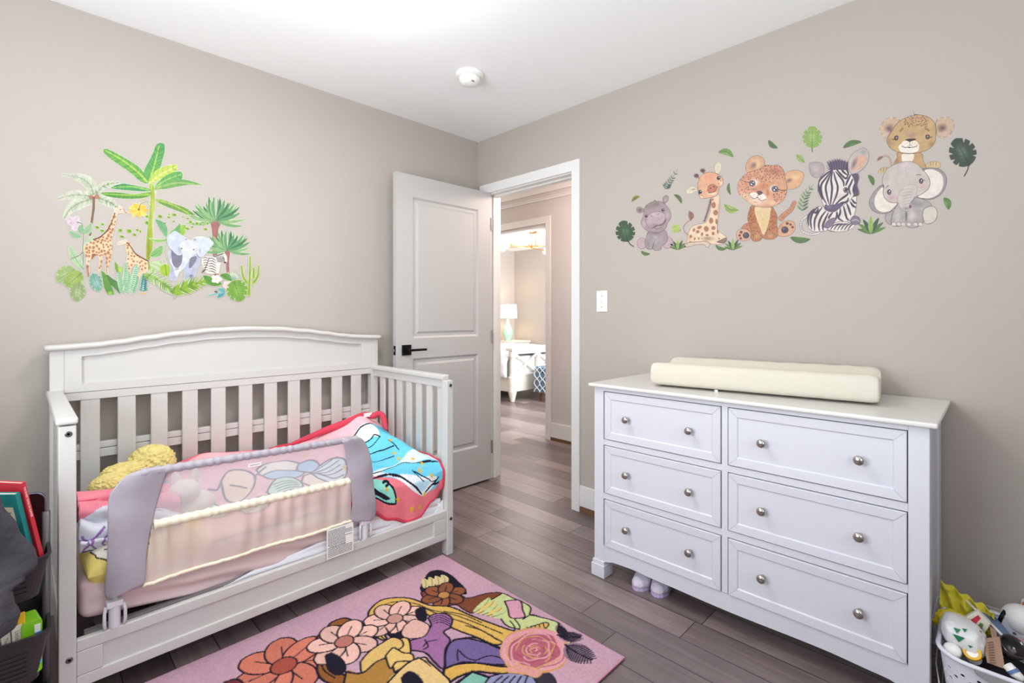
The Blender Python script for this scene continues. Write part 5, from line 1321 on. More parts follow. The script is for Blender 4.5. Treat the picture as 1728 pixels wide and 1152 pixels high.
    def frond(s, P, L0, L1, n, col, col2=None, wd=3, ang=50, seed=0, both=True, rib=None):
        Q = spline(P, closed=False, n=10); r2 = random.Random(seed)
        if rib: s.stroke(P, wd * 1.2, rib, taper=(1, 0.4))
        for k in range(n):
            t = k / n; i = min(len(Q) - 2, int(t * (len(Q) - 1))); (a, b), (c, d) = Q[i], Q[i + 1]; th = math.atan2(d - b, c - a)
            L = (L0 + (L1 - L0) * t) * math.sin(PI * (0.12 + 0.82 * t)) ** 0.6
            for sg in ((1, -1) if both else (1,)):
                an = th + sg * R(ang) * (1 - 0.3 * t); e = (a + L * math.cos(an), b + L * math.sin(an)); mm = ((a + e[0]) / 2 + sg * 0.06 * L * -math.sin(an), (b + e[1]) / 2 + 0.06 * L)
                s.stroke([(a, b), mm, e], wd * r2.uniform(0.8, 1.2), col if (col2 is None or r2.random() < 0.6) else col2, taper=(1, 0.15))
    def monstera(s, cx, cy, r, rot, col, vein, edge=None, seed=0, cuts=4, squash=0.85, light=None):
        P = []; c_, n_ = math.cos(R(rot)), math.sin(R(rot))
        N = 72
        for k in range(N):
            t = 2 * PI * k / N - PI          # 0 = tip direction
            rr = r * (1.0 - 0.28 * abs(math.sin(t / 2)) ** 3 + 0.12 * max(0, math.cos(t)) ** 8)
            u = abs(t) / PI
            for q in range(cuts):
                c0 = 0.16 + 0.66 * q / cuts
                if abs(u - c0) < 0.016: rr *= 0.72
            x, y = rr * math.cos(t), rr * math.sin(t) * squash
            P.append((cx + x * c_ - y * n_, cy + x * n_ + y * c_))
        m = s.fill(P, col, smooth=False)
        if light: s.ell(cx + r * 0.2 * c_, cy + r * 0.2 * n_, r * 0.7, r * 0.45, light, rot, 1.0, 0.7, False, m)
        base = (cx - 0.75 * r * c_, cy - 0.75 * r * n_); tip = (cx + 1.0 * r * c_, cy + 1.0 * r * n_)
        s.stroke([base, (cx, cy), tip], r * 0.05, vein, a=0.9, taper=(1.3, 0.4))
        for q in range(cuts + 1):
            for sg in (1, -1):
                t0 = -0.55 + 1.2 * q / (cuts + 1); b0 = (cx + r * t0 * c_, cy + r * t0 * n_); an = R(rot) + sg * R(62)
                s.stroke([b0, (b0[0] + r * 0.62 * math.cos(an), b0[1] + r * 0.62 * math.sin(an))], r * 0.03, vein, a=0.6, taper=(1, 0.3), clip=m)
        if edge: s.stroke(P + [P[0]], r * 0.03, edge, smooth=False, a=0.7)
        return m
    def halo(s, r, col):
        """white cut border of the sticker"""
        A = s.A.copy(); k = int(r * s.ss)
        B = A.copy()
        for dx in range(-k, k + 1):
            for dy in range(-k, k + 1):
                if dx * dx + dy * dy > k * k: continue
                B |= np.roll(np.roll(A, dx, 1), dy, 0)
        s.C[B & ~A] = col; s.A = B
    def mesh(s, name, plane, off, parent=None, m=None, full=False, zfun=None):
        K = s.A.copy()
        if full: K[:] = True
        ids = -np.ones(K.shape, int)
        F_ = K[:-1, :-1] & K[1:, :-1] & K[:-1, 1:] & K[1:, 1:]
        use = np.zeros_like(K); use[:-1, :-1] |= F_; use[1:, :-1] |= F_; use[:-1, 1:] |= F_; use[1:, 1:] |= F_
        ids[use] = np.arange(use.sum())
        # sheet coordinates -> point on the wall / floor plane
        u = (s.X[use] - CX) / F; v = (HY - s.Y[use]) / F
        d = np.stack([math.cos(TH) + u * math.sin(TH), math.sin(TH) - u * math.cos(TH), v], 1)
        ax, val = {'L': (1, -off), 'R': (0, -off)}[plane]
        t = (val - CAM[ax]) / d[:, ax]; co = np.array(CAM) + d * t[:, None]
        s.C[:] = s.C * 0.88 + np.array((190, 182, 176)) * 0.10 if plane == 'R' else s.C * 0.94      # slightly faded inks
        jj, ii = np.nonzero(F_)
        fs = np.stack([ids[jj, ii], ids[jj + 1, ii], ids[jj + 1, ii + 1], ids[jj, ii + 1]], 1)
        return raw_mesh(name, co, fs, s.C[use], m or M_PRINT, parent)
def srgb2lin(C):
    C = np.clip(C, 0, 255) / 255.; return np.where(C <= 0.04045, C / 12.92, ((C + 0.055) / 1.055) ** 2.4)
def raw_mesh(name, co, fs, C, m, parent=None):
    me = bpy.data.meshes.new(name); me.vertices.add(len(co)); me.vertices.foreach_set('co', co.astype(np.float32).ravel())
    me.loops.add(len(fs) * 4); me.loops.foreach_set('vertex_index', fs.astype(np.int32).ravel())
    me.polygons.add(len(fs)); me.polygons.foreach_set('loop_start', np.arange(0, len(fs) * 4, 4, dtype=np.int32)); me.polygons.foreach_set('loop_total', np.full(len(fs), 4, dtype=np.int32))
    me.update(calc_edges=True)
    a = me.color_attributes.new('Col', 'FLOAT_COLOR', 'POINT'); L_ = np.ones((len(co), 4)); L_[:, :3] = srgb2lin(C); a.data.foreach_set('color', L_.astype(np.float32).ravel())
    me.materials.append(m); o = bpy.data.objects.new(name, me); COL.objects.link(o)
    if parent is not None: o.parent = parent
    return o
R2T = (1030, 240, 5.236)
DK = (84, 66, 72)
HALO = (216, 210, 200)
def sticker(art, name, label, group=None, plane='R', off=0.0006):
    o = art.mesh(name, plane, off); return tag(o, label, 'wall sticker', group)

# ---- hippo
a = Art(1070, 325, 1142, 428, 2.6).T(*R2T)
a.blob([(262, 570), (240, 575), (230, 595), (240, 618), (265, 625), (295, 610), (298, 590)], (150, 135, 138), DK, 4); a.ell(262, 600, 18, 14, (120, 104, 108), cut=False)
a.blob([(462, 520), (465, 490), (490, 468), (512, 480), (512, 510), (490, 535), (475, 545)], (150, 135, 138), DK, 4); a.ell(490, 505, 11, 20, (176, 152, 156), 20, cut=False)
for cx_, cy_, rx, ry in ((278, 893, 41, 50), (504, 885, 50, 53)): a.blob([(cx_ + rx * math.cos(t), cy_ + ry * math.sin(t)) for t in [k * PI / 5 for k in range(10)]], (186, 160, 168), DK, 4); 
m = a.blob([(340, 785), (318, 830), (308, 880), (312, 925), (335, 945), (368, 942), (378, 915), (372, 940), (390, 955), (425, 957), (448, 945), (455, 915), (490, 890), (506, 850), (500, 810), (475, 775)], (156, 144, 148), DK, 4)
a.shade(400, 800, 70, 40, (120, 106, 112), m, 0.8); a.shade(400, 860, 40, 70, (186, 176, 176), m, 0.7); a.stroke([(405, 850), (388, 880), (376, 920)], 4, DK, cut=False); a.shade(330, 900, 25, 50, (126, 112, 118), m, 0.5)
m = a.blob([(295, 610), (305, 570), (345, 535), (400, 518), (460, 528), (505, 570), (532, 620), (534, 670), (505, 715), (488, 760), (440, 792), (380, 795), (320, 780), (280, 740), (272, 700), (290, 650)], (158, 140, 146), DK, 4)
a.shade(390, 545, 90, 40, (122, 112, 108), m, 0.8); a.shade(300, 720, 40, 60, (196, 170, 182), m, 0.8); a.shade(500, 640, 40, 60, (190, 166, 176), m, 0.8); a.shade(330, 570, 60, 30, (126, 116, 112), m, 0.6)
m = a.blob([(312, 700), (325, 655), (365, 622), (430, 612), (476, 628), (486, 668), (465, 712), (420, 735), (378, 755), (335, 745)], (178, 158, 168), DK, 3)
a.shade(400, 640, 80, 30, (196, 180, 186), m, 0.8); a.shade(390, 735, 80, 25, (140, 116, 128), m, 0.7)
a.stroke([(375, 757), (410, 735), (455, 730), (480, 705), (490, 680)], 6, (80, 58, 66), cut=False); a.stroke([(392, 762), (420, 765), (450, 752)], 3, DK, cut=False)
for x, y in ((318, 652), (465, 598)): a.ell(x, y, 13, 14, (96, 76, 72), cut=False); a.ell(x, y, 8, 9, (30, 26, 28), cut=False); a.ell(x + 3, y - 4, 3, 3, (240, 240, 240), cut=False)
a.stroke([(358, 650), (370, 654)], 5, (90, 60, 66), cut=False); a.stroke([(418, 640), (430, 632)], 5, (90, 60, 66), cut=False)
a.stroke([(385, 520), (392, 508), (398, 520)], 5, DK)
sticker(a, 'hippo_sticker', 'wall sticker of a sitting grey hippo calf, smallest animal in the row above the dresser')

# ---- giraffe calf
a = Art(1150, 268, 1232, 422, 2.6).T(*R2T)
a.stroke([(688, 820), (658, 790), (648, 750), (670, 715), (712, 690)], 11, (190, 150, 130)); a.stroke([(688, 820), (652, 785), (645, 750), (668, 710), (712, 684)], 3, DK); a.leaf((712, 690), (695, 605), 52, (150, 100, 90), DK, 0.12)
body = [(890, 470), (960, 462), (968, 540), (960, 620), (950, 700), (948, 770), (985, 805), (1022, 830), (1026, 862), (995, 880), (1010, 890), (985, 903), (900, 900), (850, 880), (800, 885), (740, 900), (690, 905), (676, 870), (690, 800), (720, 745), (780, 720), (832, 712), (865, 655), (885, 590), (890, 530)]
m = a.blob(body, (226, 200, 172), DK, 4)
a.shade(960, 600, 30, 160, (196, 150, 120), m, 0.6); a.shade(700, 850, 40, 50, (206, 160, 130), m, 0.6); a.shade(860, 850, 90, 30, (150, 124, 96), m, 0.8)
for x, y, rx, ry, ro in ((912, 555, 24, 32, 0), (930, 622, 24, 28, 0), (890, 692, 22, 30, 0), (938, 700, 11, 28, 0), (848, 765, 25, 28, 0), (788, 752, 26, 14, -20), (910, 757, 20, 20, 0), (772, 790, 18, 16, 0), (738, 775, 12, 18, 30), (810, 812, 12, 18, 10), (855, 820, 16, 10, 0), (908, 805, 14, 18, 0), (710, 832, 14, 16, 0), (745, 852, 9, 16, 20), (780, 850, 8, 13, 0), (948, 790, 8, 22, -10), (706, 880, 12, 8, 0), (960, 850, 10, 8, 0), (905, 505, 9, 14, 0)):
    a.ell(x, y, rx, ry, (158, 100, 76), ro, 0.25, 0.92, False, m)
a.blob([(652, 905), (700, 885), (780, 878), (850, 874), (880, 900), (872, 922), (845, 926), (828, 905), (770, 905), (700, 922), (660, 926)], (206, 184, 166), DK, 4)
a.blob([(940, 880), (1000, 850), (1026, 845), (1028, 870), (1000, 892)], (130, 104, 96), DK, 3)
for k in range(16):
    t = k / 15; x, y = 884 - 55 * t ** 1.3, 505 + 190 * t; a.stroke([(x + 6, y), (x - 16, y + 8)], 13, (110, 78, 84), taper=(1, 0.3))
a.stroke([(790, 330), (770, 295)], 14, (196, 140, 110)); a.stroke([(830, 285), (818, 255)], 14, (196, 140, 110))
for x, y in ((760, 296), (816, 250)):
    for k in range(14): an = k * 2 * PI / 14; a.stroke([(x, y), (x + 30 * math.cos(an), y + 26 * math.sin(an))], 14, (100, 70, 84), taper=(1, 0.2))
a.blob([(665, 432), (688, 400), (720, 388), (755, 398), (772, 420), (745, 440), (712, 458), (682, 458)], (214, 204, 178), DK, 3); a.shade(735, 415, 35, 12, (150, 120, 110), a.A, 0.8)
a.blob([(928, 272), (918, 225), (938, 180), (965, 172), (984, 205), (978, 245), (955, 280)], (214, 204, 178), DK, 3)
m = a.blob([(770, 360), (790, 312), (830, 275), (880, 262), (935, 275), (975, 300), (998, 335), (992, 380), (962, 400), (958, 440), (930, 475), (880, 490), (830, 495), (800, 498), (782, 470), (775, 420)], (218, 164, 132), DK, 4)
a.shade(880, 310, 90, 45, (226, 150, 116), m, 0.6); a.shade(810, 480, 30, 20, (236, 210, 180), m, 0.9); a.shade(975, 360, 25, 40, (236, 206, 176), m, 0.8); a.shade(905, 455, 60, 25, (236, 214, 186), m, 0.9)
m2 = a.blob([(855, 425), (865, 390), (895, 372), (930, 380), (940, 410), (915, 435), (880, 447)], (186, 112, 92), (110, 66, 60), 3); a.stroke([(865, 445), (905, 442), (935, 425)], 4, (90, 56, 56), cut=False); a.ell(885, 405, 5, 7, (80, 40, 40), cut=False); a.ell(915, 392, 5, 7, (80, 40, 40), cut=False)
for x, y in ((793, 438), (956, 316)): a.ell(x, y, 17, 18, (76, 70, 84), cut=False); a.ell(x, y, 10, 11, (28, 26, 34), cut=False); a.ell(x + 4, y - 5, 4, 4, (240, 240, 245), cut=False)
a.stroke([(765, 445), (778, 452), (790, 460)], 4, DK); a.stroke([(970, 300), (992, 295)], 4, DK)
for x, y in ((960, 365), (975, 340), (805, 470), (820, 478), (945, 395)): a.ell(x, y, 5, 5, (150, 96, 76), cut=False)
sticker(a, 'giraffe_sticker', 'wall sticker of a giraffe calf lying down, second animal from the light switch')

# ---- leopard cub
a = Art(1238, 256, 1360, 412, 2.6).T(1240, 250, 6.777)
SP = (104, 62, 50)
a.stroke([(530, 800), (575, 755), (640, 700), (680, 625)], 62, DK, taper=(1.1, 0.85)); a.stroke([(530, 800), (575, 755), (640, 700), (680, 625)], 54, (190, 130, 100), taper=(1.1, 0.85))
a.spots(a.A, 500, 600, 710, 800, 14, 6, 9, SP, 5, a=0.7)
m = a.blob([(150, 855), (100, 875), (72, 930), (110, 960), (190, 960), (200, 880)], (184, 124, 94), DK, 5); a.spots(m, 70, 850, 200, 960, 8, 7, 10, SP, 4)
m = a.blob([(12, 985), (35, 940), (90, 920), (150, 935), (185, 985), (170, 1040), (110, 1062), (45, 1052), (18, 1020)], (206, 158, 134), DK, 5)
a.ell(128, 996, 38, 36, (76, 70, 80), cut=False); a.shade(120, 985, 20, 16, (130, 120, 130), m, 0.7)
for x, y, r in ((72, 960, 17), (55, 997, 15), (68, 1030, 15)): a.ell(x, y, r, r * 0.9, (110, 70, 60), cut=False)
m = a.blob([(190, 655), (158, 730), (145, 810), (165, 880), (190, 950), (180, 1010), (200, 1055), (240, 1068), (290, 1055), (325, 1020), (335, 1035), (380, 1045), (440, 1040), (485, 1005), (490, 940), (480, 860), (485, 780), (455, 710), (420, 668), (300, 640)], (178, 118, 84), DK, 5)
a.shade(190, 800, 60, 160, (170, 98, 64), m, 0.7); a.shade(445, 820, 50, 160, (170, 98, 64), m, 0.7)
a.spots(m, 150, 660, 490, 1010, 130, 7, 12, (96, 54, 44), 9, asp=0.6, gap=1.5, rot=80)
m2 = a.fill([(235, 670), (400, 670), (405, 740), (385, 860), (330, 990), (285, 900), (245, 790)], (226, 200, 156), a=0.92, cut=False); a.shade(330, 860, 50, 130, (206, 184, 110), m2, 0.7); a.spots(m2, 235, 670, 400, 960, 16, 4, 6, SP, 3, a=0.7)
for k in range(5): a.stroke([(205 + 26 * k, 1000), (215 + 24 * k, 1050)], 4, (120, 76, 56), cut=False); a.stroke([(350 + 24 * k, 990), (355 + 24 * k, 1035)], 4, (120, 76, 56), cut=False)
a.shade(250, 1010, 60, 40, (220, 176, 130), m, 0.6); a.shade(410, 1000, 60, 40, (220, 176, 130), m, 0.6)
m = a.blob([(495, 1000), (490, 930), (530, 860), (600, 825), (660, 835), (692, 880), (680, 950), (620, 1000), (550, 1010)], (206, 158, 126), DK, 5); a.shade(520, 880, 50, 60, (180, 120, 86), m, 0.6)
a.ell(572, 933, 42, 40, (72, 66, 78), cut=False); a.shade(560, 920, 20, 18, (130, 120, 132), m, 0.7)
for x, y, r in ((600, 860, 19), (638, 872, 16), (660, 903, 16)): a.ell(x, y, r, r * 0.85, (112, 70, 60), cut=False)
m = a.blob([(125, 250), (125, 190), (160, 125), (215, 88), (285, 88), (335, 130), (340, 180), (320, 230), (240, 260), (150, 280)], (206, 156, 124), DK, 5)
a.shade(240, 170, 90, 70, (232, 200, 160), m, 0.7); a.shade(215, 195, 50, 60, (110, 90, 100), m, 0.85, 40); a.shade(270, 190, 40, 50, (226, 190, 130), m, 0.8)
m = a.blob([(565, 330), (600, 275), (670, 252), (745, 258), (790, 300), (775, 370), (730, 440), (660, 468), (600, 462), (580, 400)], (214, 164, 124), DK, 5)
a.shade(680, 330, 90, 60, (232, 196, 150), m, 0.7); a.shade(620, 370, 60, 34, (112, 90, 96), m, 0.85, -30)
head = [(30, 470), (38, 400), (75, 340), (130, 290), (200, 262), (270, 245), (330, 210), (360, 190), (430, 195), (480, 190), (530, 215), (568, 270), (572, 330), (590, 400), (598, 470), (580, 550), (535, 615), (470, 655), (390, 675), (300, 672), (210, 655), (140, 610), (80, 560), (45, 520)]
m = a.blob(head, (206, 150, 120), DK, 5)
a.shade(450, 260, 150, 90, (176, 112, 94), m, 0.8); a.shade(130, 340, 110, 70, (196, 136, 112), m, 0.6); a.shade(330, 430, 120, 60, (190, 110, 74), m, 0.6); a.shade(250, 600, 200, 90, (234, 208, 184), m, 0.95); a.shade(100, 540, 90, 60, (232, 200, 172), m, 0.8); a.shade(440, 620, 110, 50, (230, 200, 168), m, 0.7)
a.shade(375, 500, 30, 60, (160, 90, 60), m, 0.6); a.shade(210, 470, 100, 20, (150, 96, 100), m, 0.6)
a.spots(m, 220, 200, 590, 360, 60, 9, 15, (128, 74, 62), 12, asp=0.55, gap=1.5, rot=-55); a.spots(m, 40, 300, 200, 560, 36, 7, 12, (120, 70, 60), 13, asp=0.6, gap=1.7, rot=-30); a.spots(m, 440, 480, 590, 640, 16, 8, 13, (112, 62, 48), 14, asp=0.7); a.spots(m, 300, 330, 400, 440, 10, 7, 10, (128, 74, 62), 15)
for x, y in ((200, 395), (455, 465)):
    a.shade(x + (25 if x < 300 else -15), y - 5, 75, 62, (240, 220, 200), m, 0.95)
for x, y, r in ((200, 402, 36), (460, 466, 38)): a.ell(x, y, r, r * 0.95, (64, 60, 74), cut=False); a.ell(x, y, r * 0.78, r * 0.75, (104, 110, 130), cut=False); a.ell(x + 2, y + 2, r * 0.45, r * 0.45, (28, 26, 34), cut=False); a.ell(x - 8, y + 10, 8, 8, (240, 244, 250), cut=False); a.ell(x + 10, y - 10, 7, 7, (240, 244, 250), cut=False)
a.stroke([(110, 380), (160, 390), (200, 368)], 7, (60, 44, 50), cut=False); a.stroke([(490, 470), (540, 482), (600, 478)], 7, (60, 44, 50))
for x, y, rx, ry in ((215, 540, 48, 36), (310, 562, 52, 38)): a.ell(x, y, rx, ry, (238, 226, 210), cut=False)
a.fill([(252, 495), (285, 486), (320, 505), (300, 530), (275, 535)], (96, 76, 80), cut=False); a.stroke([(270, 530), (255, 565)], 6, (70, 50, 54), cut=False)
a.stroke([(170, 535), (195, 565), (230, 575), (255, 560), (285, 590), (320, 598), (355, 580)], 6, (70, 50, 54), cut=False); a.stroke([(215, 615), (250, 618)], 6, (150, 80, 80), cut=False)
for k in range(9): a.ell(195 + (k % 3) * 14 + (k // 5) * 80, 540 + (k % 2) * 12 + (k // 5) * 18, 2.5, 2.5, (90, 70, 70), cut=False)
for x, y in ((345, 185), (480, 180), (500, 160), (70, 350), (92, 310), (595, 490)): a.stroke([(x, y + 20), (x, y - 6)], 7, DK, taper=(1, 0.2))
sticker(a, 'leopard_sticker', 'wall sticker of a spotted leopard cub sitting, in the middle of the animal row')

# ---- zebra foal
a = Art(1348, 246, 1474, 402, 2.6).T(1340, 240, 7.2)
ZD = (72, 62, 80); ZW = (222, 214, 208)
a.stroke([(170, 890), (105, 940), (80, 1010), (100, 1075), (170, 1110), (250, 1115), (320, 1090)], 30, ZD); a.stroke([(170, 890), (105, 940), (80, 1010), (100, 1075), (170, 1110), (250, 1115), (320, 1090)], 20, ZW)
for k in range(12): an = 2.4 + k * 0.25; a.stroke([(200 + 118 * math.cos(-an) - 8, 1010 - 105 * math.sin(-an) * -1), (200 + 95 * math.cos(-an) - 8, 1010 + 85 * math.sin(-an))], 5, ZD, cut=False)
body = [(360, 775), (280, 785), (210, 830), (165, 890), (150, 960), (175, 1040), (240, 1085), (330, 1085), (420, 1070), (430, 1082), (540, 1086), (650, 1070), (720, 1030), (740, 1005), (790, 985), (806, 945), (780, 905), (735, 890), (752, 800), (760, 700), (740, 640), (560, 700)]
m = a.blob(body, ZW, ZD, 7); a.shade(300, 960, 110, 120, (214, 204, 170), m, 0.5); a.shade(700, 960, 100, 60, (170, 160, 176), m, 0.5); a.shade(640, 820, 60, 100, (200, 196, 196), m, 0.5)
for P in ([(345, 785), (290, 860), (250, 950), (250, 1075)], [(300, 780), (230, 850), (200, 950), (215, 1060)], [(250, 800), (190, 870), (170, 950), (180, 1020)], [(390, 830), (330, 910), (300, 1000), (310, 1080)], [(420, 850), (380, 930), (350, 1010), (355, 1075)],
          [(470, 850), (430, 900), (420, 930)], [(520, 840), (520, 890), (500, 950)], [(560, 790), (560, 860), (540, 920), (600, 960)], [(600, 770), (620, 850), (640, 920), (670, 950)], [(640, 740), (670, 820), (690, 890)], [(680, 720), (715, 770), (750, 790)], [(700, 690), (730, 730), (755, 740)], [(230, 840), (265, 855), (300, 800)]):
    a.stroke(P, 26, ZD, clip=m, mid=0.6, cut=False)
m = a.blob([(400, 1060), (440, 1010), (520, 970), (620, 965), (700, 985), (740, 1005), (700, 1050), (620, 1080), (500, 1086)], ZW, ZD, 6)
for k in range(6): a.stroke([(440 + 42 * k, 1070), (480 + 42 * k, 1010), (560 + 34 * k, 985)], 15, ZD, clip=m, mid=0.6, cut=False)
m = a.blob([(360, 1030), (400, 960), (470, 920), (505, 930), (480, 990), (420, 1040)], (120, 106, 128), ZD, 5)
m = a.blob([(680, 950), (720, 895), (775, 905), (806, 945), (790, 990), (740, 1002), (700, 985)], (120, 108, 128), ZD, 5); a.stroke([(700, 955), (750, 940), (790, 960)], 9, (190, 180, 186), cut=False)
# mane at the back of the neck
for k in range(22): t = k / 21; a.stroke([(715, 400 + 250 * t), (785 + 12 * math.sin(t * 9), 380 + 262 * t)], 30, (86, 76, 94), taper=(1.1, 0.25))
m = a.blob([(180, 270), (210, 242), (270, 238), (330, 250), (362, 290), (365, 350), (340, 400), (290, 432), (230, 420), (195, 370)], (170, 156, 156), ZD, 5); a.shade(260, 320, 70, 70, (196, 182, 180), m, 0.7)
m = a.blob([(655, 330), (660, 230), (700, 150), (770, 95), (850, 68), (900, 120), (910, 190), (880, 270), (820, 340), (740, 380), (680, 385)], (186, 176, 172), ZD, 6)
a.fill([(705, 350), (715, 240), (770, 170), (840, 150), (880, 190), (860, 260), (800, 320), (740, 350)], (204, 164, 144), cut=False, clip=m); a.shade(730, 260, 40, 100, (110, 96, 110), m, 0.8, 25); a.shade(840, 120, 60, 50, (140, 132, 140), m, 0.6)
head = [(300, 460), (340, 400), (400, 350), (450, 320), (560, 300), (650, 320), (690, 380), (730, 460), (735, 560), (720, 650), (660, 720), (600, 760), (560, 790), (500, 840), (430, 840), (370, 800), (345, 730), (305, 660), (288, 560)]
m = a.blob(head, ZW, ZD, 6); a.shade(560, 640, 100, 70, (206, 190, 176), m, 0.5)
for P in ([(450, 340), (370, 400), (300, 480), (295, 600)], [(455, 345), (390, 430), (330, 520), (340, 640), (400, 760)], [(462, 350), (420, 440), (385, 540), (400, 650), (430, 770)], [(470, 352), (450, 450), (462, 560), (450, 680), (440, 780)], [(480, 355), (500, 440), (530, 540), (515, 640), (460, 770)],
          [(500, 350), (560, 420), (600, 480), (605, 540)], [(500, 310), (560, 380), (630, 440), (660, 380)], [(560, 300), (600, 360), (650, 400)], [(620, 310), (650, 350), (665, 400)], [(690, 390), (650, 470), (625, 530)], [(715, 440), (690, 500), (665, 560), (690, 640)], [(735, 500), (720, 580), (735, 640)],
          [(480, 780), (560, 700), (640, 640), (660, 600)], [(500, 790), (570, 740), (640, 720), (660, 670)], [(530, 800), (560, 760), (600, 745)], [(300, 500), (310, 600), (345, 700)]):
    a.stroke(P, 25, ZD, clip=m, mid=0.55, cut=False)
m2 = a.mask([(365, 790), (375, 740), (420, 760), (480, 750), (560, 735), (590, 765), (520, 830), (450, 850), (395, 830)]); a.fill([(365, 800), (380, 755), (420, 765), (480, 755), (560, 740), (588, 765), (520, 825), (450, 848), (395, 830)], (96, 84, 108)); a.shade(430, 790, 50, 30, (130, 116, 136), m2, 0.7)
a.ell(626, 580, 30, 34, (70, 62, 76), cut=False); a.ell(620, 585, 18, 22, (130, 110, 110), cut=False); a.ell(624, 580, 11, 13, (26, 24, 30), cut=False); a.ell(616, 570, 5, 5, (240, 240, 240), cut=False); a.stroke([(640, 555), (665, 575)], 6, ZD, cut=False)
for k in range(22): t = k / 21; x = 400 + 250 * t; a.stroke([(450 + 190 * t, 325 - 8 * math.sin(t * 3)), (x, 232 - 32 * math.sin(PI * t) + 10 * math.sin(k * 2.3))], 34, (92, 82, 104) if k % 3 else (72, 62, 84), taper=(1, 0.2))
a.stroke([(430, 330), (400, 300), (400, 250)], 14, (92, 82, 104), taper=(1, 0.2)); a.stroke([(465, 360), (460, 320)], 18, (72, 62, 84), cut=False)
sticker(a, 'zebra_sticker', 'wall sticker of a striped zebra foal curled up, beside the stacked elephant and lion cub')

# ---- elephant carrying a lion cub: one sticker, two parts
el = thing('elephant_sticker', 'wall sticker of a lion cub perched on an elephant calf, right end of row', 'wall sticker')
a = Art(1480, 182, 1612, 292, 2.6).T(1460, 180, 5.4875)
a.stroke([(245, 560), (232, 490), (200, 455), (160, 465)], 17, DK); a.stroke([(245, 560), (232, 490), (200, 455), (160, 465)], 11, (196, 164, 140)); a.leaf((165, 462), (110, 505), 30, (130, 104, 92), None, 0.1)
m = a.blob([(300, 425), (510, 425), (535, 490), (560, 560), (520, 600), (300, 560), (262, 530), (295, 470)], (190, 152, 108), DK, 4); a.shade(290, 500, 40, 60, (150, 110, 80), m, 0.6); a.fill([(345, 440), (450, 440), (430, 510), (350, 510)], (232, 222, 208), cut=False)
for P, ci, sx in (([(325, 140), (300, 108), (240, 100), (180, 125), (140, 180), (140, 230), (165, 270), (200, 300), (240, 240)], (225, 205), -1), ([(650, 150), (680, 110), (740, 95), (790, 105), (820, 150), (815, 210), (775, 265), (710, 285), (665, 260)], (715, 200), 1)):
    m = a.blob(P, (196, 168, 142), DK, 4); a.shade(ci[0], ci[1], 62, 62, (104, 78, 78), m, 0.9); a.shade(ci[0] - sx * -24, ci[1] + 42, 50, 46, (206, 176, 160), m, 0.8)
    for k, (x, y) in enumerate(P[1:-1]): a.ell(x, y, 12, 12, (206, 182, 154))
m = a.blob([(200, 330), (205, 290), (250, 220), (300, 150), (380, 100), (480, 75), (560, 85), (620, 120), (650, 170), (655, 250), (645, 330), (600, 385), (520, 420), (400, 435), (300, 420), (230, 380)], (190, 158, 112), DK, 5)
a.shade(470, 110, 160, 55, (196, 150, 120), m, 0.8); a.shade(430, 260, 90, 50, (170, 136, 126), m, 0.7); a.shade(220, 330, 70, 50, (150, 116, 76), m, 0.6); a.shade(620, 350, 60, 50, (150, 112, 84), m, 0.6)
a.spots(m, 360, 90, 580, 190, 46, 6, 10, (104, 66, 58), 21, asp=0.8, gap=1.5)
a.fill([(310, 370), (340, 340), (410, 330), (490, 340), (500, 375), (480, 415), (410, 428), (330, 415)], (238, 230, 220), cut=False)
for x, y in ((375, 345), (450, 343)): a.ell(x, y, 38, 30, (238, 228, 212), cut=False); a.stroke([(x - 36, y + 8), (x, y + 30), (x + 36, y + 8)], 3, (120, 96, 90), cut=False)
for k in range(10): a.ell(355 + (k % 5) * 10 + (k // 5) * 76, 335 + (k % 2) * 10, 2.2, 2.2, (80, 64, 60), cut=False)
a.fill([(372, 305), (400, 296), (450, 295), (474, 302), (440, 316), (413, 322), (390, 316)], (64, 50, 50), cut=False); a.stroke([(413, 318), (413, 360)], 4, (80, 60, 60), cut=False); a.stroke([(335, 365), (370, 378), (410, 375), (450, 375), (485, 365)], 4, (80, 60, 60), cut=False); a.ell(408, 376, 14, 6, (60, 40, 44), cut=False)
for x, y in ((288, 290), (578, 280)): a.ell(x, y, 20, 22, (60, 46, 48), cut=False); a.ell(x + 3, y, 10, 12, (150, 140, 140), cut=False); a.ell(x + 3, y, 6, 8, (24, 20, 22), cut=False); a.ell(x - 1, y - 5, 3.5, 3.5, (250, 250, 250), cut=False)
a.stroke([(250, 300), (270, 302), (290, 270), (305, 275)], 6, (60, 44, 46), cut=False); a.stroke([(562, 265), (590, 262), (600, 285), (620, 278)], 6, (60, 44, 46), cut=False)
a.stroke([(325, 225), (345, 200)], 18, (140, 108, 80), a=0.8, cut=False); a.stroke([(558, 200), (590, 220)], 18, (140, 108, 80), a=0.8, cut=False)
a.stroke([(455, 75), (450, 50), (462, 25)], 7, DK, taper=(1, 0.2)); a.stroke([(460, 75), (475, 70), (500, 78)], 8, DK, taper=(1, 0.2)); a.stroke([(430, 85), (405, 76), (385, 80)], 6, DK, taper=(1, 0.2))
for P, col in (([(575, 585), (560, 540), (600, 510), (650, 505), (690, 520), (692, 560), (640, 575)], 0), ([(120, 650), (118, 610), (140, 575), (190, 560), (225, 570), (200, 620), (160, 660)], 1)):
    m = a.blob(P, (204, 178, 130), DK, 4); 
    for k in range(3): a.stroke([(P[3][0] + 8 - 26 * k, P[3][1] + 8), (P[3][0] + 2 - 24 * k, P[3][1] + 38)], 4, DK, cut=False)
o = a.mesh('lion_cub', 'R', 0.0006, el); o['label'] = 'tan lion cub looking over the elephant'
a = Art(1464, 268, 1600, 388, 2.6).T(1460, 180, 5.4875)
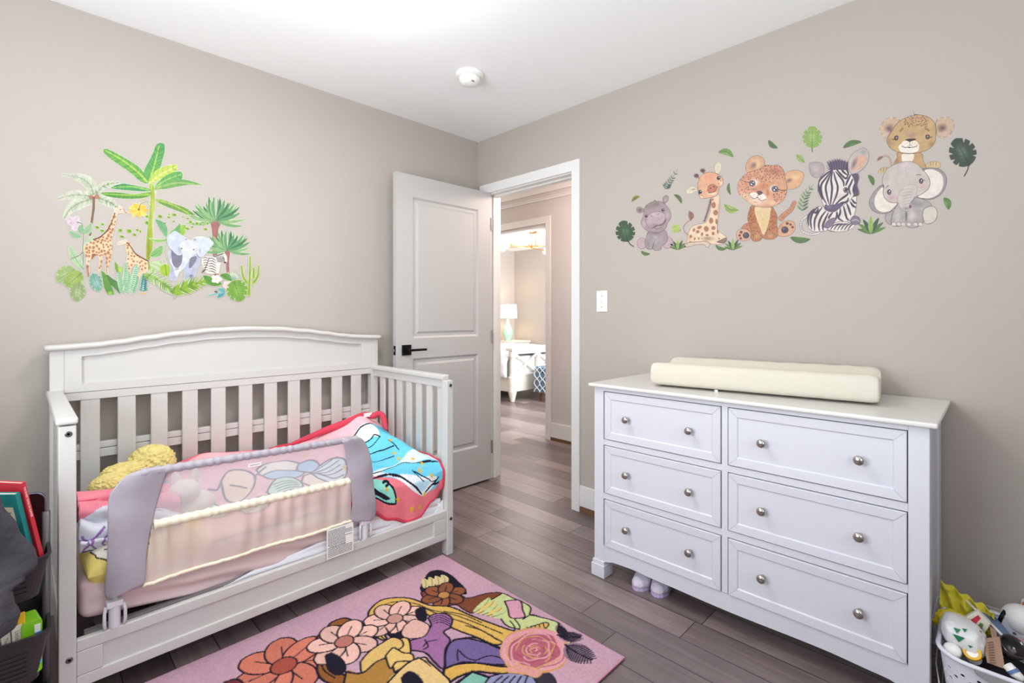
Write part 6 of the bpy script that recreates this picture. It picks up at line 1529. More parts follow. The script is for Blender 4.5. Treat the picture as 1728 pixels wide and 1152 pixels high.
m = a.blob([(195, 960), (240, 955), (270, 1000), (250, 1080), (215, 1085), (185, 1040)], (164, 156, 160), DK, 5)
m = a.blob([(300, 880), (470, 840), (520, 850), (590, 880), (615, 930), (560, 1020), (530, 1080), (490, 1110), (440, 1122), (385, 1110), (365, 1090), (330, 1105), (265, 1105), (240, 1080), (250, 1000), (280, 930)], (168, 160, 160), DK, 5)
a.shade(300, 1010, 50, 90, (200, 192, 188), m, 0.8); a.shade(430, 1010, 55, 90, (200, 192, 188), m, 0.8); a.shade(380, 1000, 16, 80, (110, 100, 108), m, 0.9); a.shade(480, 900, 90, 50, (140, 132, 138), m, 0.7); a.stroke([(385, 990), (378, 1060)], 5, DK, cut=False)
for x in (265, 312, 352, 405, 465, 512): a.blob([(x - 20, 1100), (x - 18, 1078), (x, 1070), (x + 18, 1080), (x + 18, 1104)], (210, 202, 196), DK, 3)
m = a.blob([(530, 1000), (545, 950), (600, 920), (650, 935), (668, 985), (650, 1050), (600, 1082), (550, 1075)], (206, 200, 188), DK, 5); a.shade(600, 1010, 40, 50, (190, 184, 168), m, 0.5)
m = a.blob([(165, 720), (100, 765), (50, 840), (36, 890), (60, 950), (120, 985), (200, 985), (260, 950), (300, 890), (200, 860), (170, 800)], (150, 144, 146), DK, 5); a.fill([(162, 745), (110, 800), (85, 870), (100, 940), (160, 975), (225, 965), (275, 920), (290, 885), (200, 860), (168, 800)], (226, 218, 206), cut=False, clip=m)
m = a.blob([(530, 580), (600, 565), (680, 575), (735, 620), (755, 680), (735, 760), (690, 820), (620, 855), (560, 855), (480, 830), (590, 740)], (150, 144, 150), DK, 5); a.fill([(545, 595), (620, 580), (690, 610), (722, 670), (715, 750), (670, 815), (600, 845), (540, 845), (490, 825), (590, 740), (590, 660)], (228, 220, 210), cut=False, clip=m); a.shade(650, 700, 60, 90, (236, 230, 218), m, 0.5)
m = a.blob([(160, 660), (190, 590), (250, 545), (330, 515), (410, 505), (480, 530), (530, 580), (580, 640), (600, 700), (585, 760), (530, 805), (470, 835), (440, 870), (400, 900), (300, 890), (230, 885), (185, 850), (165, 800), (172, 740), (158, 700)], (196, 184, 180), DK, 5)
a.shade(380, 560, 140, 60, (204, 190, 196), m, 0.7); a.shade(200, 620, 50, 80, (176, 166, 164), m, 0.6); a.shade(250, 840, 60, 40, (196, 160, 160), m, 0.9); a.shade(535, 735, 55, 40, (204, 166, 166), m, 0.9); a.shade(300, 860, 30, 60, (160, 150, 150), m, 0.6)
m = a.blob([(300, 850), (310, 900), (330, 940), (370, 965), (420, 958), (440, 935), (420, 925), (410, 905), (450, 850), (475, 800), (480, 740), (450, 720), (380, 730), (330, 770)], (198, 186, 182), (140, 126, 128), 3)
a.shade(380, 760, 90, 50, (200, 188, 184), m, 1.0); a.shade(380, 940, 60, 26, (140, 128, 130), m, 0.8); a.ell(418, 925, 14, 16, (110, 90, 96), cut=False)
for k in range(6): a.stroke([(335 + 4 * k, 790 + 28 * k - 20), (380, 770 + 28 * k - 8), (440 - 4 * k, 775 + 26 * k - 14)], 4, (150, 136, 138), a=0.8, cut=False, clip=a.A)
a.spots(m * 0 + a.A, 280, 560, 380, 600, 7, 7, 11, (176, 154, 158), 5, a=0.5)
for x, y in ((222, 790), (518, 688)): a.ell(x, y, 19, 25, (50, 44, 52), cut=False); a.ell(x, y + 5, 10, 13, (110, 110, 120), cut=False); a.ell(x + 4, y - 9, 5, 5, (250, 250, 250), cut=False)
a.stroke([(192, 750), (205, 738), (215, 728)], 6, DK, cut=False); a.stroke([(475, 632), (495, 628), (515, 632)], 5, DK, cut=False); a.stroke([(525, 690), (545, 680), (555, 684)], 5, DK, cut=False)
o = a.mesh('elephant', 'R', 0.0010, el); o['label'] = 'grey elephant calf with cream ears'

# ---- loose leaves around the animals
def leafsticker(box, fn, label, name='leaf_sticker'):
    a = Art(*box, 2.6).T(*R2T); fn(a); a.halo(0.7, HALO); return sticker(a, name, label, 'loose leaf stickers above the dresser')
G1, G2, G3, G4 = (96, 132, 72), (150, 176, 96), (60, 84, 66), (86, 112, 72)
def feather(x0, y0, x1, y1, w, col, col2, bend=0.1):
    def f(a):
        c = a.leaf((x0, y0), (x1, y1), w, col, None, bend, n=9); a.shade((x0 + x1) / 2, (y0 + y1) / 2, abs(x1 - x0) * 0.4 + w * 0.3, w * 0.5, col2, a.A, 0.8)
        L = math.hypot(x1 - x0, y1 - y0); nx_, ny_ = -(y1 - y0) / L, (x1 - x0) / L
        for k in range(1, 7):
            t = k / 7.5; p = c(t)
            for s in (1, -1): a.stroke([p, (p[0] + (x1 - x0) / L * w * 0.35 + s * nx_ * w * 0.5, p[1] + (y1 - y0) / L * w * 0.35 + s * ny_ * w * 0.5)], w * 0.07, (70, 96, 56), a=0.6, cut=False)
        a.stroke([c(0), c(0.5), c(1)], w * 0.08, (70, 96, 56), a=0.8, cut=False)
    return f
def bx(x0, y0, x1, y1, T=R2T): return (T[0] + x0 / T[2], T[1] + y0 / T[2], T[0] + x1 / T[2], T[1] + y1 / T[2])
leafsticker(bx(920, 30, 1120, 160), feather(952, 85, 1090, 130, 62, (118, 150, 84), (150, 176, 116), -0.16), 'curved green leaf sticker directly above the giraffe calf')
leafsticker(bx(990, 530, 1180, 650), feather(1003, 548, 1135, 600, 62, G2, (176, 196, 120), 0.16), 'light green leaf sticker between the giraffe calf and leopard cub, lower one')
leafsticker(bx(1015, 340, 1090, 480), feather(1050, 355, 1065, 468, 30, G4, G1, 0.12), 'narrow dark green leaf sticker between the giraffe calf and leopard cub, upper one')
leafsticker(bx(540, 440, 650, 560), feather(560, 460, 630, 545, 36, G4, G1, -0.15), 'dark green leaf sticker between the hippo ear and the giraffe ear')
leafsticker(bx(170, 455, 290, 545), feather(262, 475, 185, 528, 34, (140, 150, 70), G4, 0.12), 'small olive leaf sticker above the hippo ear on the left')
leafsticker(bx(250, 945, 370, 1010), feather(268, 960, 355, 985, 34, G4, G1, 0.15), 'small dark green leaf sticker underneath the hippo')
leafsticker(bx(905, 890, 1050, 965), feather(925, 908, 1030, 940, 36, G4, G1, 0.15), 'small dark green leaf sticker underneath the giraffe calf')
leafsticker(bx(1380, -50, 1500, 70), feather(1395, -20, 1480, 52, 46, G4, G1, 0.12), 'dark green leaf sticker high above the leopard cub')
leafsticker(bx(1625, 85, 1740, 205), feather(1640, 108, 1718, 182, 52, G2, (168, 190, 116), 0.0), 'pale green leaf sticker between the leopard and zebra ears')
leafsticker(bx(1570, 810, 1790, 900), feather(1585, 838, 1772, 855, 56, G4, G1, 0.10), 'long dark green leaf sticker underneath the leopard foot and zebra tail')
RB = (1330, 170, 4.609)
def on(T, f): return lambda a: (a.T(*T), f(a))
leafsticker(bx(410, 295, 590, 385, RB), on(RB, feather(424, 368, 575, 320, 46, G4, G1, -0.10)), 'dark green leaf sticker directly above the zebra mane')
leafsticker(bx(605, 560, 690, 675, RB), on(RB, feather(622, 575, 664, 662, 40, G4, G1, -0.10)), 'small dark green leaf sticker between the zebra and the elephant ear')
leafsticker(bx(1195, 735, 1300, 870, RB), on(RB, feather(1212, 750, 1250, 848, 56, G1, (130, 160, 96), -0.12)), 'green leaf sticker to the right of the elephant, below its ear')
def bigleaf(cx_, cy_, r, rot, col, vein, light, stalk): 
    def f(a): a.stroke(stalk, 9, vein, taper=(1, 1)); a.monstera(cx_, cy_, r, rot, col, vein, light=light, squash=0.92)
    return f
leafsticker(bx(45, 680, 225, 935), bigleaf(136, 805, 104, -105, (58, 82, 62), (36, 56, 44), (96, 132, 96), [(150, 860), (175, 900), (205, 920)]), 'dark monstera leaf sticker at the left end of the animal row', 'monstera_leaf_sticker')
leafsticker(bx(520, 715, 630, 825), bigleaf(575, 768, 44, -60, (164, 186, 96), (110, 140, 70), (190, 204, 130), [(600, 790), (618, 775)]), 'small pale monstera leaf sticker between the hippo and the giraffe', 'monstera_leaf_sticker')
leafsticker(bx(80, 195, 290, 410, RB), on(RB, bigleaf(188, 300, 92, -90, (136, 166, 88), (84, 116, 66), (186, 204, 136), [(184, 350), (188, 395)])), 'light green monstera leaf sticker above the zebra ear', 'monstera_leaf_sticker')
leafsticker(bx(1220, 290, 1520, 600, RB), on(RB, bigleaf(1366, 420, 128, -118, (56, 70, 62), (36, 46, 42), (104, 130, 106), [(1390, 440), (1400, 520), (1370, 585)])), 'dark monstera leaf sticker at the right end, beside the lion cub ear', 'monstera_leaf_sticker')
def sprig(P, n, L, col, col2):
    def f(a):
        Q = spline(P, closed=False, n=12); a.stroke(P, 4, col)
        for k in range(n):
            i = int((0.08 + 0.88 * k / n) * (len(Q) - 2)); (x0, y0), (x1, y1) = Q[i], Q[i + 1]; th = math.atan2(y1 - y0, x1 - x0); l = L * (1 - 0.5 * k / n)
            for s in (1, -1): a.leaf((x0, y0), (x0 + l * math.cos(th + s * 0.85), y0 + l * math.sin(th + s * 0.85)), l * 0.32, col if s > 0 else col2, None, 0)
    return f
leafsticker(bx(460, 215, 620, 430), sprig([(485, 415), (505, 375), (545, 320), (595, 235)], 7, 52, (70, 92, 84), (96, 118, 104)), 'thin dark sprig sticker above the hippo and the giraffe ear', 'sprig_sticker')
leafsticker(bx(50, 635, 220, 880, RB), on(RB, sprig([(108, 862), (118, 790), (145, 720), (195, 652)], 7, 60, (84, 108, 84), (120, 144, 104))), 'thin green sprig sticker between the leopard tail and the zebra', 'sprig_sticker')
def tuft(cx_, cy_, sc, T=R2T):
    def f(a):
        for an, l, w, c in ((-160, 0.9, 0.2, G4), (-25, 1.0, 0.2, G1), (-140, 1.0, 0.24, G1), (-45, 1.05, 0.24, G4), (-118, 1.05, 0.26, G3), (-65, 1.15, 0.26, G3), (-90, 1.15, 0.30, G2)):
            a.leaf((cx_, cy_), (cx_ + sc * l * math.cos(R(an)), cy_ + sc * l * math.sin(R(an)) * 0.95), sc * w, c, (60, 90, 56), 0.03 if an < -90 else -0.03)
    return f
leafsticker(bx(530, 840, 665, 965), tuft(597, 950, 88), 'grass tuft sticker at the feet of the hippo and giraffe', 'grass_sticker')
leafsticker(bx(990, 850, 1180, 970), tuft(1085, 952, 96), 'grass tuft sticker between the giraffe and the leopard foot', 'grass_sticker')
leafsticker(bx(520, 880, 790, 1050, RB), on(RB, tuft(645, 1035, 130)), 'large grass tuft sticker between the zebra and the elephant', 'grass_sticker')

# ================================================================== JUNGLE MURAL on the left wall
mu = thing('jungle_mural', 'watercolour jungle wall sticker with palms, giraffes, elephant and zebra above the crib', 'wall sticker')
LW = (70, 220, 3.84); L1 = (90, 280, 9.6); L2_ = (90, 390, 9.6); L3 = (240, 370, 8.2286)
GA, GB, GC, GD, GE = (92, 160, 84), (60, 128, 76), (150, 190, 70), (170, 196, 110), (124, 160, 120)
PALE = (222, 226, 206)
def mpart(name, art, off, label=None):
    art.halo(0.9, PALE); o = art.mesh(name, 'L', off, mu)
    if label: o['label'] = label
    return o
# coconut palm
a = Art(92, 288, 216, 420, 2.4).T(*L1)
PG, PG2 = (112, 136, 104), (150, 168, 130)
a.stroke([(655, 540), (650, 700), (625, 880), (595, 1110)], 42, (136, 108, 88), taper=(1.1, 1.1)); 
for k in range(30): t = k / 29; a.stroke([(640 - 50 * t ** 1.4 , 560 + 540 * t), (690 - 60 * t ** 1.2 * 1.1, 552 + 540 * t)], 4, (104, 80, 66), a=0.7, cut=False, clip=a.A)
for P, l0, l1, n, ang in (([(655, 470), (590, 300), (430, 190), (150, 135)], 150, 60, 34, 62), ([(690, 460), (790, 340), (920, 290), (1090, 265)], 110, 40, 24, 50), ([(610, 490), (430, 470), (250, 480), (60, 540)], 90, 70, 26, 80), ([(630, 530), (450, 590), (290, 680), (175, 845)], 150, 70, 32, 62), ([(730, 520), (850, 560), (960, 620), (1060, 700)], 120, 50, 26, 62)):
    a.frond(P, l0, l1, n, PG, PG2, 9, ang, 3, rib=(120, 130, 90))
a.ell(615, 505, 42, 36, (170, 120, 100)); a.ell(705, 498, 44, 38, (176, 122, 104)); a.ell(655, 520, 20, 26, (130, 90, 76)); a.shade(700, 490, 26, 20, (206, 150, 130), a.A, 0.7)
mpart('palm_tree', a, 0.0006)
# banana tree
a = Art(168, 236, 344, 462, 2.4).T(*LW)
a.fill([(700, 350), (726, 350), (735, 480), (722, 600), (724, 740), (700, 850), (716, 910), (700, 915), (680, 850), (678, 720), (695, 560), (706, 440)], (160, 176, 72), smooth=True); a.shade(695, 780, 20, 160, (132, 140, 40), a.A, 0.8); a.shade(722, 560, 12, 200, (206, 212, 130), a.A, 0.7)
def bleaf(P, Q, col, lite): 
    m = a.fill(P, col); a.stroke(Q, 12, lite, taper=(1.3, 0.5), cut=False)
    n = 16; S_ = spline(Q, closed=False)
    for k in range(n): 
        i = int(k / n * (len(S_) - 2)); x, y = S_[i]; dx, dy = S_[i + 1][0] - x, S_[i + 1][1] - y; l = math.hypot(dx, dy) + 1e-6
        for s in (1, -1): a.stroke([(x, y), (x + (dx - s * dy * 1.2) / l * 60, y + (dy + s * dx * 1.2) / l * 60)], 4, lite if k % 3 else (60, 116, 60), a=0.45, clip=m, cut=False)
    return m
bleaf([(402, 140), (415, 118), (470, 140), (560, 190), (640, 245), (690, 320), (690, 345), (640, 330), (590, 285), (520, 235), (450, 185)], [(690, 340), (620, 265), (520, 190), (415, 130)], (104, 166, 80), (176, 204, 100))
bleaf([(668, 300), (665, 260), (690, 210), (720, 150), (740, 100), (765, 80), (795, 90), (800, 130), (785, 190), (770, 240), (740, 290), (700, 330)], [(700, 330), (730, 230), (762, 100)], (88, 158, 92), (166, 204, 96))
bleaf([(700, 330), (740, 260), (800, 232), (870, 222), (880, 250), (840, 290), (780, 310), (720, 345)], [(710, 335), (780, 280), (875, 235)], (186, 204, 92), (214, 222, 130))
bleaf([(730, 380), (760, 330), (820, 285), (890, 265), (915, 285), (905, 320), (860, 355), (790, 378)], [(735, 370), (810, 320), (905, 285)], (96, 164, 88), (150, 196, 104))
bleaf([(740, 375), (850, 330), (930, 318), (1045, 355), (960, 352), (880, 365), (800, 380)], [(745, 372), (880, 340), (1040, 354)], (110, 160, 92), (150, 186, 110))
bleaf([(700, 378), (600, 355), (520, 345), (450, 372), (520, 385), (610, 392), (695, 395)], [(700, 388), (590, 365), (460, 370)], (72, 146, 96), (140, 190, 100))
bleaf([(385, 405), (480, 400), (600, 412), (700, 400), (700, 425), (640, 440), (540, 442), (440, 430)], [(698, 414), (560, 418), (395, 410)], (84, 146, 66), (150, 190, 80))
bleaf([(735, 445), (790, 450), (860, 475), (940, 505), (1000, 555), (990, 572), (930, 540), (850, 510), (780, 480)], [(738, 448), (860, 485), (995, 565)], (108, 152, 74), (160, 184, 90))
a.stroke([(735, 420), (745, 390), (770, 360)], 5, (190, 190, 120)); a.stroke([(700, 490), (680, 460), (655, 445)], 7, (170, 180, 80)); a.stroke([(733, 500), (755, 490), (775, 487)], 6, (176, 186, 96))
for k in range(5): a.stroke([(712, 380), (706 + 4 * k, 345)], 5, (180, 196, 90), cut=False)
mpart('banana_tree', a, 0.0010)
# two dracaena trees
a = Art(308, 320, 436, 472, 2.4).T(*LW)
a.fill([(1098, 590), (1160, 595), (1145, 650), (1138, 760), (1148, 940), (1118, 940), (1106, 760), (1104, 650)], (160, 110, 106)); a.shade(1138, 760, 14, 160, (120, 76, 80), a.A, 0.6)
a.fill([(1188, 780), (1222, 780), (1215, 860), (1222, 955), (1200, 955), (1194, 860)], (164, 112, 112)); a.shade(1216, 870, 10, 90, (124, 80, 84), a.A, 0.6)
def crown(cx_, cy_, L, seed, spread):
    r2 = random.Random(seed)
    for k in range(26):
        an = -90 + spread * (k / 25 * 2 - 1) * (1 if k % 2 else 0.75); l = L * (0.95 if abs(an + 90) < 40 else 0.9 + 0.35 * abs(an + 90) / 100) * r2.uniform(0.85, 1.1)
        x1, y1 = cx_ + l * math.cos(R(an)), cy_ + l * math.sin(R(an)) * 0.95 + 0.10 * l * abs(math.cos(R(an)))
        a.leaf((cx_, cy_), (x1, y1), L * 0.13, ((104, 158, 108), (126, 170, 118), (74, 122, 88), (150, 186, 130))[k % 4], (70, 116, 80), 0.08 * (1 if an > -90 else -1), n=7)
crown(1130, 582, 170, 3, 96); crown(1205, 775, 150, 5, 92)
mpart('dracaena_tree', a, 0.0014)
# small leaves, berries, blossoms, undergrowth behind
a = Art(92, 325, 364, 470, 2.4).T(*LW)
for x, y, rx, ry in ((395, 608, 12, 8), (360, 628, 14, 10), (392, 650, 16, 9), (510, 648, 14, 12), (568, 652, 18, 14), (602, 676, 14, 10), (522, 688, 18, 9), (620, 645, 12, 8), (640, 655, 8, 10), (683, 558, 12, 10), (682, 598, 14, 14), (768, 558, 17, 12), (825, 545, 8, 6), (824, 562, 12, 7), (860, 547, 16, 10), (915, 560, 7, 5), (856, 590, 10, 6), (965, 594, 12, 12), (948, 570, 9, 6), (1006, 604, 13, 12), (1043, 597, 10, 7), (944, 636, 16, 8), (976, 626, 9, 6), (1062, 640, 13, 10), (1075, 602, 9, 9), (1048, 612, 6, 5), (760, 610, 9, 6), (800, 600, 8, 5)):
    a.ell(x, y, rx, ry, (146, 178, 76), 20); a.ell(x + 2, y, rx * 0.5, ry * 0.5, (110, 140, 40), cut=False)
r2 = random.Random(8)
for k in range(9):      # yellow blossom
    an = 2 * PI * k / 9; a.leaf((628, 508), (628 + 66 * math.cos(an), 518 + 50 * math.sin(an)), 30, (234, 206, 92) if k % 2 else (222, 188, 74), None, 0.08)
a.stroke([(632, 512), (645, 475), (690, 462)], 4, (120, 112, 100)); a.ell(630, 512, 7, 7, (130, 100, 80), cut=False)
for x, y in ((183, 575), (226, 572), (205, 605), (190, 600), (238, 603), (218, 632)): a.ell(x, y, 22, 17, (216, 196, 208)); a.ell(x, y, 9, 7, (190, 160, 180), soft=1, cut=False, clip=a.A)
a.stroke([(230, 595), (262, 608), (272, 680), (268, 760), (272, 900)], 5, (96, 124, 96)); a.leaf((272, 670), (325, 600), 48, (160, 190, 150), (110, 150, 110), 0.1); a.leaf((272, 672), (250, 610), 40, (140, 176, 136), None, -0.1); a.leaf((262, 690), (178, 650), 36, (150, 184, 146), (110, 150, 110), -0.1); a.leaf((275, 760), (328, 680), 46, (176, 202, 160), None, 0.15)
a.leaf((272, 900), (180, 745), 56, (176, 200, 160), (120, 156, 112), -0.05); a.stroke([(190, 832), (240, 812), (268, 790)], 5, (90, 70, 60), taper=(0.6, 1))
for P0, P1, w, c in (((810, 690), (735, 575), 46, (116, 170, 120)), ((700, 700), (830, 700), 20, (150, 190, 110)), ((705, 815), (785, 745), 52, (130, 180, 108)), ((700, 915), (780, 840), 50, (176, 202, 140)), ((800, 920), (700, 860), 44, (190, 208, 160)), ((820, 690), (935, 610), 74, (150, 186, 84)), ((820, 690), (900, 600), 36, (110, 166, 100))):
    a.leaf(P0, P1, w, c, (90, 140, 84), 0.12)
a.stroke([(790, 760), (815, 850), (818, 900)], 4, (140, 140, 116)); a.stroke([(808, 700), (806, 760)], 4, (140, 150, 116)); a.ell(802, 905, 34, 40, (160, 190, 60)); a.stroke([(800, 870), (812, 940)], 4, (100, 140, 50), cut=False)
mpart('foliage', a, 0.0018, 'loose leaves, berries and blossoms')
# giraffes
a = Art(136, 346, 262, 492, 2.6).T(*L2_)
def gir(P, legs, spots_box, mane, seed, n, r0, r1):
    for L in legs: a.stroke(L, 46, (226, 192, 156), taper=(1.2, 0.7))
    m = a.fill(P, (232, 200, 164)); a.shade(P[0][0], P[0][1], 90, 200, (214, 160, 110), m, 0.5)
    a.spots(a.A.copy(), *spots_box, n, r0, r1, (170, 120, 84), seed, asp=0.85, gap=1.35, a=0.95)
    a.stroke(mane, 18, (110, 66, 52), taper=(0.6, 1.3))
gir([(500, 330), (505, 250), (560, 190), (640, 150), (760, 80), (830, 20), (890, -70), (940, -200), (985, -300), (1015, -300), (1020, -200), (985, -60), (960, 60), (940, 160), (965, 260), (930, 320), (860, 380), (760, 400), (680, 400), (620, 460), (540, 430)],
    ([(560, 380), (555, 520), (570, 720)], [(760, 370), (770, 480), (745, 640)], [(880, 300), (870, 480), (870, 700)], [(920, 300), (915, 400), (880, 560)]), (490, -300, 1010, 600), [(1003, -300), (950, -160), (870, -10), (760, 90), (650, 135)], 4, 70, 20, 36)
a.fill([(620, 460), (630, 370), (700, 375), (660, 430)], (160, 96, 76), cut=False)
a.stroke([(545, 560), (565, 720)], 40, (150, 100, 90), a=0.7); a.stroke([(855, 380), (865, 690)], 16, (180, 130, 110), a=0.7, cut=False)
m = a.fill([(985, -320), (1010, -375), (1060, -415), (1100, -400), (1150, -350), (1200, -310), (1215, -290), (1180, -285), (1110, -300), (1060, -290), (1030, -270)], (226, 206, 190)); a.stroke([(1130, -370), (1165, -310), (1190, -295)], 16, (180, 140, 110), cut=False); a.spots(m, 1000, -400, 1200, -280, 12, 8, 12, (196, 160, 130), 3)
a.ell(1085, -350, 8, 8, (60, 50, 50), cut=False); a.stroke([(1040, -390), (1030, -430)], 12, (150, 116, 96))
gir([(1180, 160), (1200, 150), (1260, 220), (1320, 340), (1420, 430), (1510, 490), (1530, 560), (1510, 640), (1440, 620), (1380, 580), (1320, 560), (1230, 600), (1190, 520), (1200, 400), (1180, 280)],
    ([(1220, 540), (1230, 640), (1240, 760)], [(1470, 560), (1420, 660), (1370, 800)], [(1500, 560), (1500, 640), (1440, 700)]), (1170, 180, 1520, 640), [(1165, 150), (1240, 230), (1320, 350), (1420, 420), (1530, 480)], 6, 30, 16, 26)
m = a.fill([(1030, 200), (1060, 170), (1110, 150), (1170, 140), (1200, 170), (1160, 200), (1110, 215), (1050, 225)], (226, 208, 186)); a.spots(m, 1030, 140, 1190, 220, 8, 8, 12, (196, 160, 130), 3)
mpart('giraffe', a, 0.0022, 'tall giraffe with a young giraffe in front')
# elephant and zebra
a = Art(278, 388, 392, 478, 2.6).T(*L3)
EB = (184, 190, 210); ED = (126, 124, 142)
for P in ([(375, 440), (365, 520), (395, 640), (385, 760), (380, 840), (480, 840), (470, 720), (440, 640), (430, 500)], [(560, 560), (560, 660), (590, 720), (590, 850), (720, 845), (760, 700), (800, 600), (790, 500), (680, 480)]): m = a.fill(P, EB); a.shade(P[3][0] + 20, P[3][1] - 60, 60, 120, (160, 164, 190), m, 0.6)
a.fill([(400, 430), (410, 400), (560, 480), (545, 640), (480, 670), (420, 620)], ED); a.fill([(650, 680), (660, 560), (700, 520), (760, 520), (720, 620)], ED, cut=False); a.fill([(520, 830), (560, 770), (580, 690), (560, 860)], ED, cut=False); a.fill([(650, 780), (700, 770), (720, 850), (680, 850)], (140, 140, 160), cut=False)
a.stroke([(395, 560), (430, 650), (480, 690), (540, 640)], 16, (226, 226, 226), cut=False)
m = a.fill([(350, 260), (390, 200), (460, 165), (560, 230), (640, 275), (600, 320), (530, 340), (520, 420), (550, 490), (480, 490), (400, 410), (360, 340)], (196, 204, 222)); a.shade(420, 250, 80, 60, (216, 224, 236), m, 0.8); a.shade(520, 430, 40, 70, (150, 154, 180), m, 0.7); a.shade(610, 275, 30, 16, (140, 140, 160), m, 0.7)
m = a.fill([(695, 290), (740, 250), (860, 245), (960, 290), (985, 340), (940, 400), (860, 500), (800, 530), (770, 470), (790, 370), (730, 320)], (206, 214, 226)); a.shade(730, 280, 40, 26, (140, 140, 160), m, 0.8); a.shade(800, 440, 26, 70, (160, 166, 190), m, 0.7)
m = a.fill([(530, 360), (560, 310), (640, 290), (740, 310), (790, 370), (770, 450), (690, 510), (650, 560), (610, 640), (560, 700), (510, 740), (480, 800), (440, 720), (500, 700), (540, 620), (560, 520), (545, 440)], (214, 216, 222)); a.shade(560, 640, 30, 90, (196, 198, 210), m, 0.6); a.shade(740, 440, 50, 50, (186, 190, 206), m, 0.5)
a.ell(548, 405, 9, 9, (50, 50, 60), cut=False); a.ell(714, 420, 9, 9, (50, 50, 60), cut=False); a.stroke([(760, 470), (780, 520), (810, 525)], 7, (80, 80, 96), cut=False)
for k in range(6): a.stroke([(690, 700 - 28 * k), (740, 690 - 26 * k), (790, 650 - 24 * k)], 5, (160, 164, 184), a=0.7, cut=False)
m = a.fill([(830, 560), (860, 520), (940, 520), (1030, 520), (1100, 490), (1130, 470), (1165, 500), (1175, 570), (1165, 605), (1130, 600), (1110, 580), (1080, 640), (1060, 740), (1010, 750), (900, 745), (870, 690), (840, 640)], (230, 224, 218))
for k in range(6): a.stroke([(836 + 4 * k, 540 + 34 * k), (880, 530 + 34 * k), (915, 545 + 32 * k)], 11, (110, 96, 100), mid=0.6, clip=m, cut=False); a.stroke([(920, 550 + 34 * k), (970, 540 + 36 * k), (1030, 580 + 34 * k)], 11, (80, 66, 76), mid=0.6, clip=m, cut=False)
for k in range(7): a.stroke([(1020 + 16 * k, 510 - 3 * k), (1045 + 16 * k, 560), (1040 + 13 * k, 600)], 9, (80, 66, 76), mid=0.6, clip=m, cut=False)
a.stroke([(930, 530), (900, 620), (860, 720)], 10, (80, 66, 76), cut=False); a.leaf((880, 690), (820, 745), 24, (90, 76, 84)); a.ell(1150, 598, 18, 13, (60, 50, 60)); a.stroke([(1000, 520), (1080, 490), (1125, 475)], 14, (86, 70, 76)); a.ell(1125, 540, 6, 6, (40, 36, 44), cut=False)
mpart('elephant', a, 0.0026, 'blue grey elephant with a small zebra beside it')
# undergrowth in front
a = Art(92, 428, 444, 508, 2.6).T(*L2_)
MV = (104, 124, 76)
a.monstera(230, 690, 190, 148, (156, 178, 116), MV, light=(196, 206, 150), cuts=3); a.monstera(360, 760, 180, 140, (150, 176, 92), MV, light=(190, 200, 120), cuts=3); a.monstera(400, 950, 165, 100, (146, 166, 112), MV, light=(206, 212, 176), cuts=3)
a.monstera(680, 800, 165, 70, (120, 166, 150), (86, 124, 116), light=(190, 214, 206), cuts=4, squash=0.7)
a.fill([(780, 645), (860, 710), (900, 800), (940, 880), (985, 1005), (960, 1025), (890, 1020), (830, 930), (800, 800)], (98, 146, 66)); a.fill([(860, 700), (960, 770), (1040, 820), (1060, 900), (1085, 1010), (1000, 930), (920, 850)], (84, 128, 70)); a.shade(920, 1000, 60, 40, (170, 210, 60), a.A, 0.9)
a.leaf((1050, 680), (1000, 495), 60, (122, 156, 70), None, 0); a.leaf((1080, 700), (1060, 560), 60, (176, 206, 90), None, 0.1)
for P0, P1, w in (((1100, 1015), (1050, 640), 96), ((1170, 1015), (1220, 650), 120), ((1250, 1015), (1350, 510), 96), ((1150, 900), (1170, 490), 84), ((1290, 1010), (1380, 720), 60)):
    c = a.leaf(P0, P1, w, (186, 214, 176), None, 0.03)
    for k in range(14): p = c(0.05 + k / 15); a.stroke([(p[0] - w * 0.40, p[1] + 6), (p[0], p[1] - 8), (p[0] + w * 0.40, p[1] + 6)], 14, (84, 146, 116), clip=a.A, a=0.8, mid=0.5, cut=False)
for k in range(8): a.leaf((1450, 960 - 30 * k), (1390 + 10 * k, 930 - 36 * k), 30, (70, 144, 140)); a.leaf((1450, 960 - 30 * k), (1530, 945 - 30 * k), 30, (60, 128, 130))
a.leaf((1520, 1010), (1420, 1000), 24, (220, 180, 90)); a.T(*L3)
a.frond([(30, 770), (150, 800), (300, 900), (420, 1000)], 110, 120, 14, (150, 182, 100), (122, 156, 76), 30, 60, 2, rib=(110, 140, 60))
a.frond([(430, 1010), (560, 960), (720, 900), (960, 830)], 150, 130, 13, (140, 176, 60), (108, 150, 50), 44, 55, 3, rib=(100, 136, 40))
a.stroke([(450, 1110), (470, 1070), (500, 1040)], 6, (120, 110, 80)); a.stroke([(400, 1000), (430, 1060), (448, 1110)], 6, (120, 110, 80))
a.leaf((850, 780), (1110, 900), 110, (96, 150, 64), (70, 110, 50), 0.1); a.leaf((1250, 850), (1080, 770), 90, (96, 150, 64), (70, 110, 50), 0.1)
for k in range(5): an = k * 1.256; a.leaf((1030, 830), (1030 + 80 * math.cos(an), 830 + 60 * math.sin(an)), 60, (236, 230, 222))
a.ell(1030, 828, 14, 12, (230, 206, 110), cut=False)
for k in range(5): an = k * 1.256 + 0.4; a.ell(1185 + 36 * math.cos(an), 915 + 32 * math.sin(an), 32, 26, (234, 206, 200))
a.ell(1185, 915, 12, 12, (214, 160, 150), cut=False)
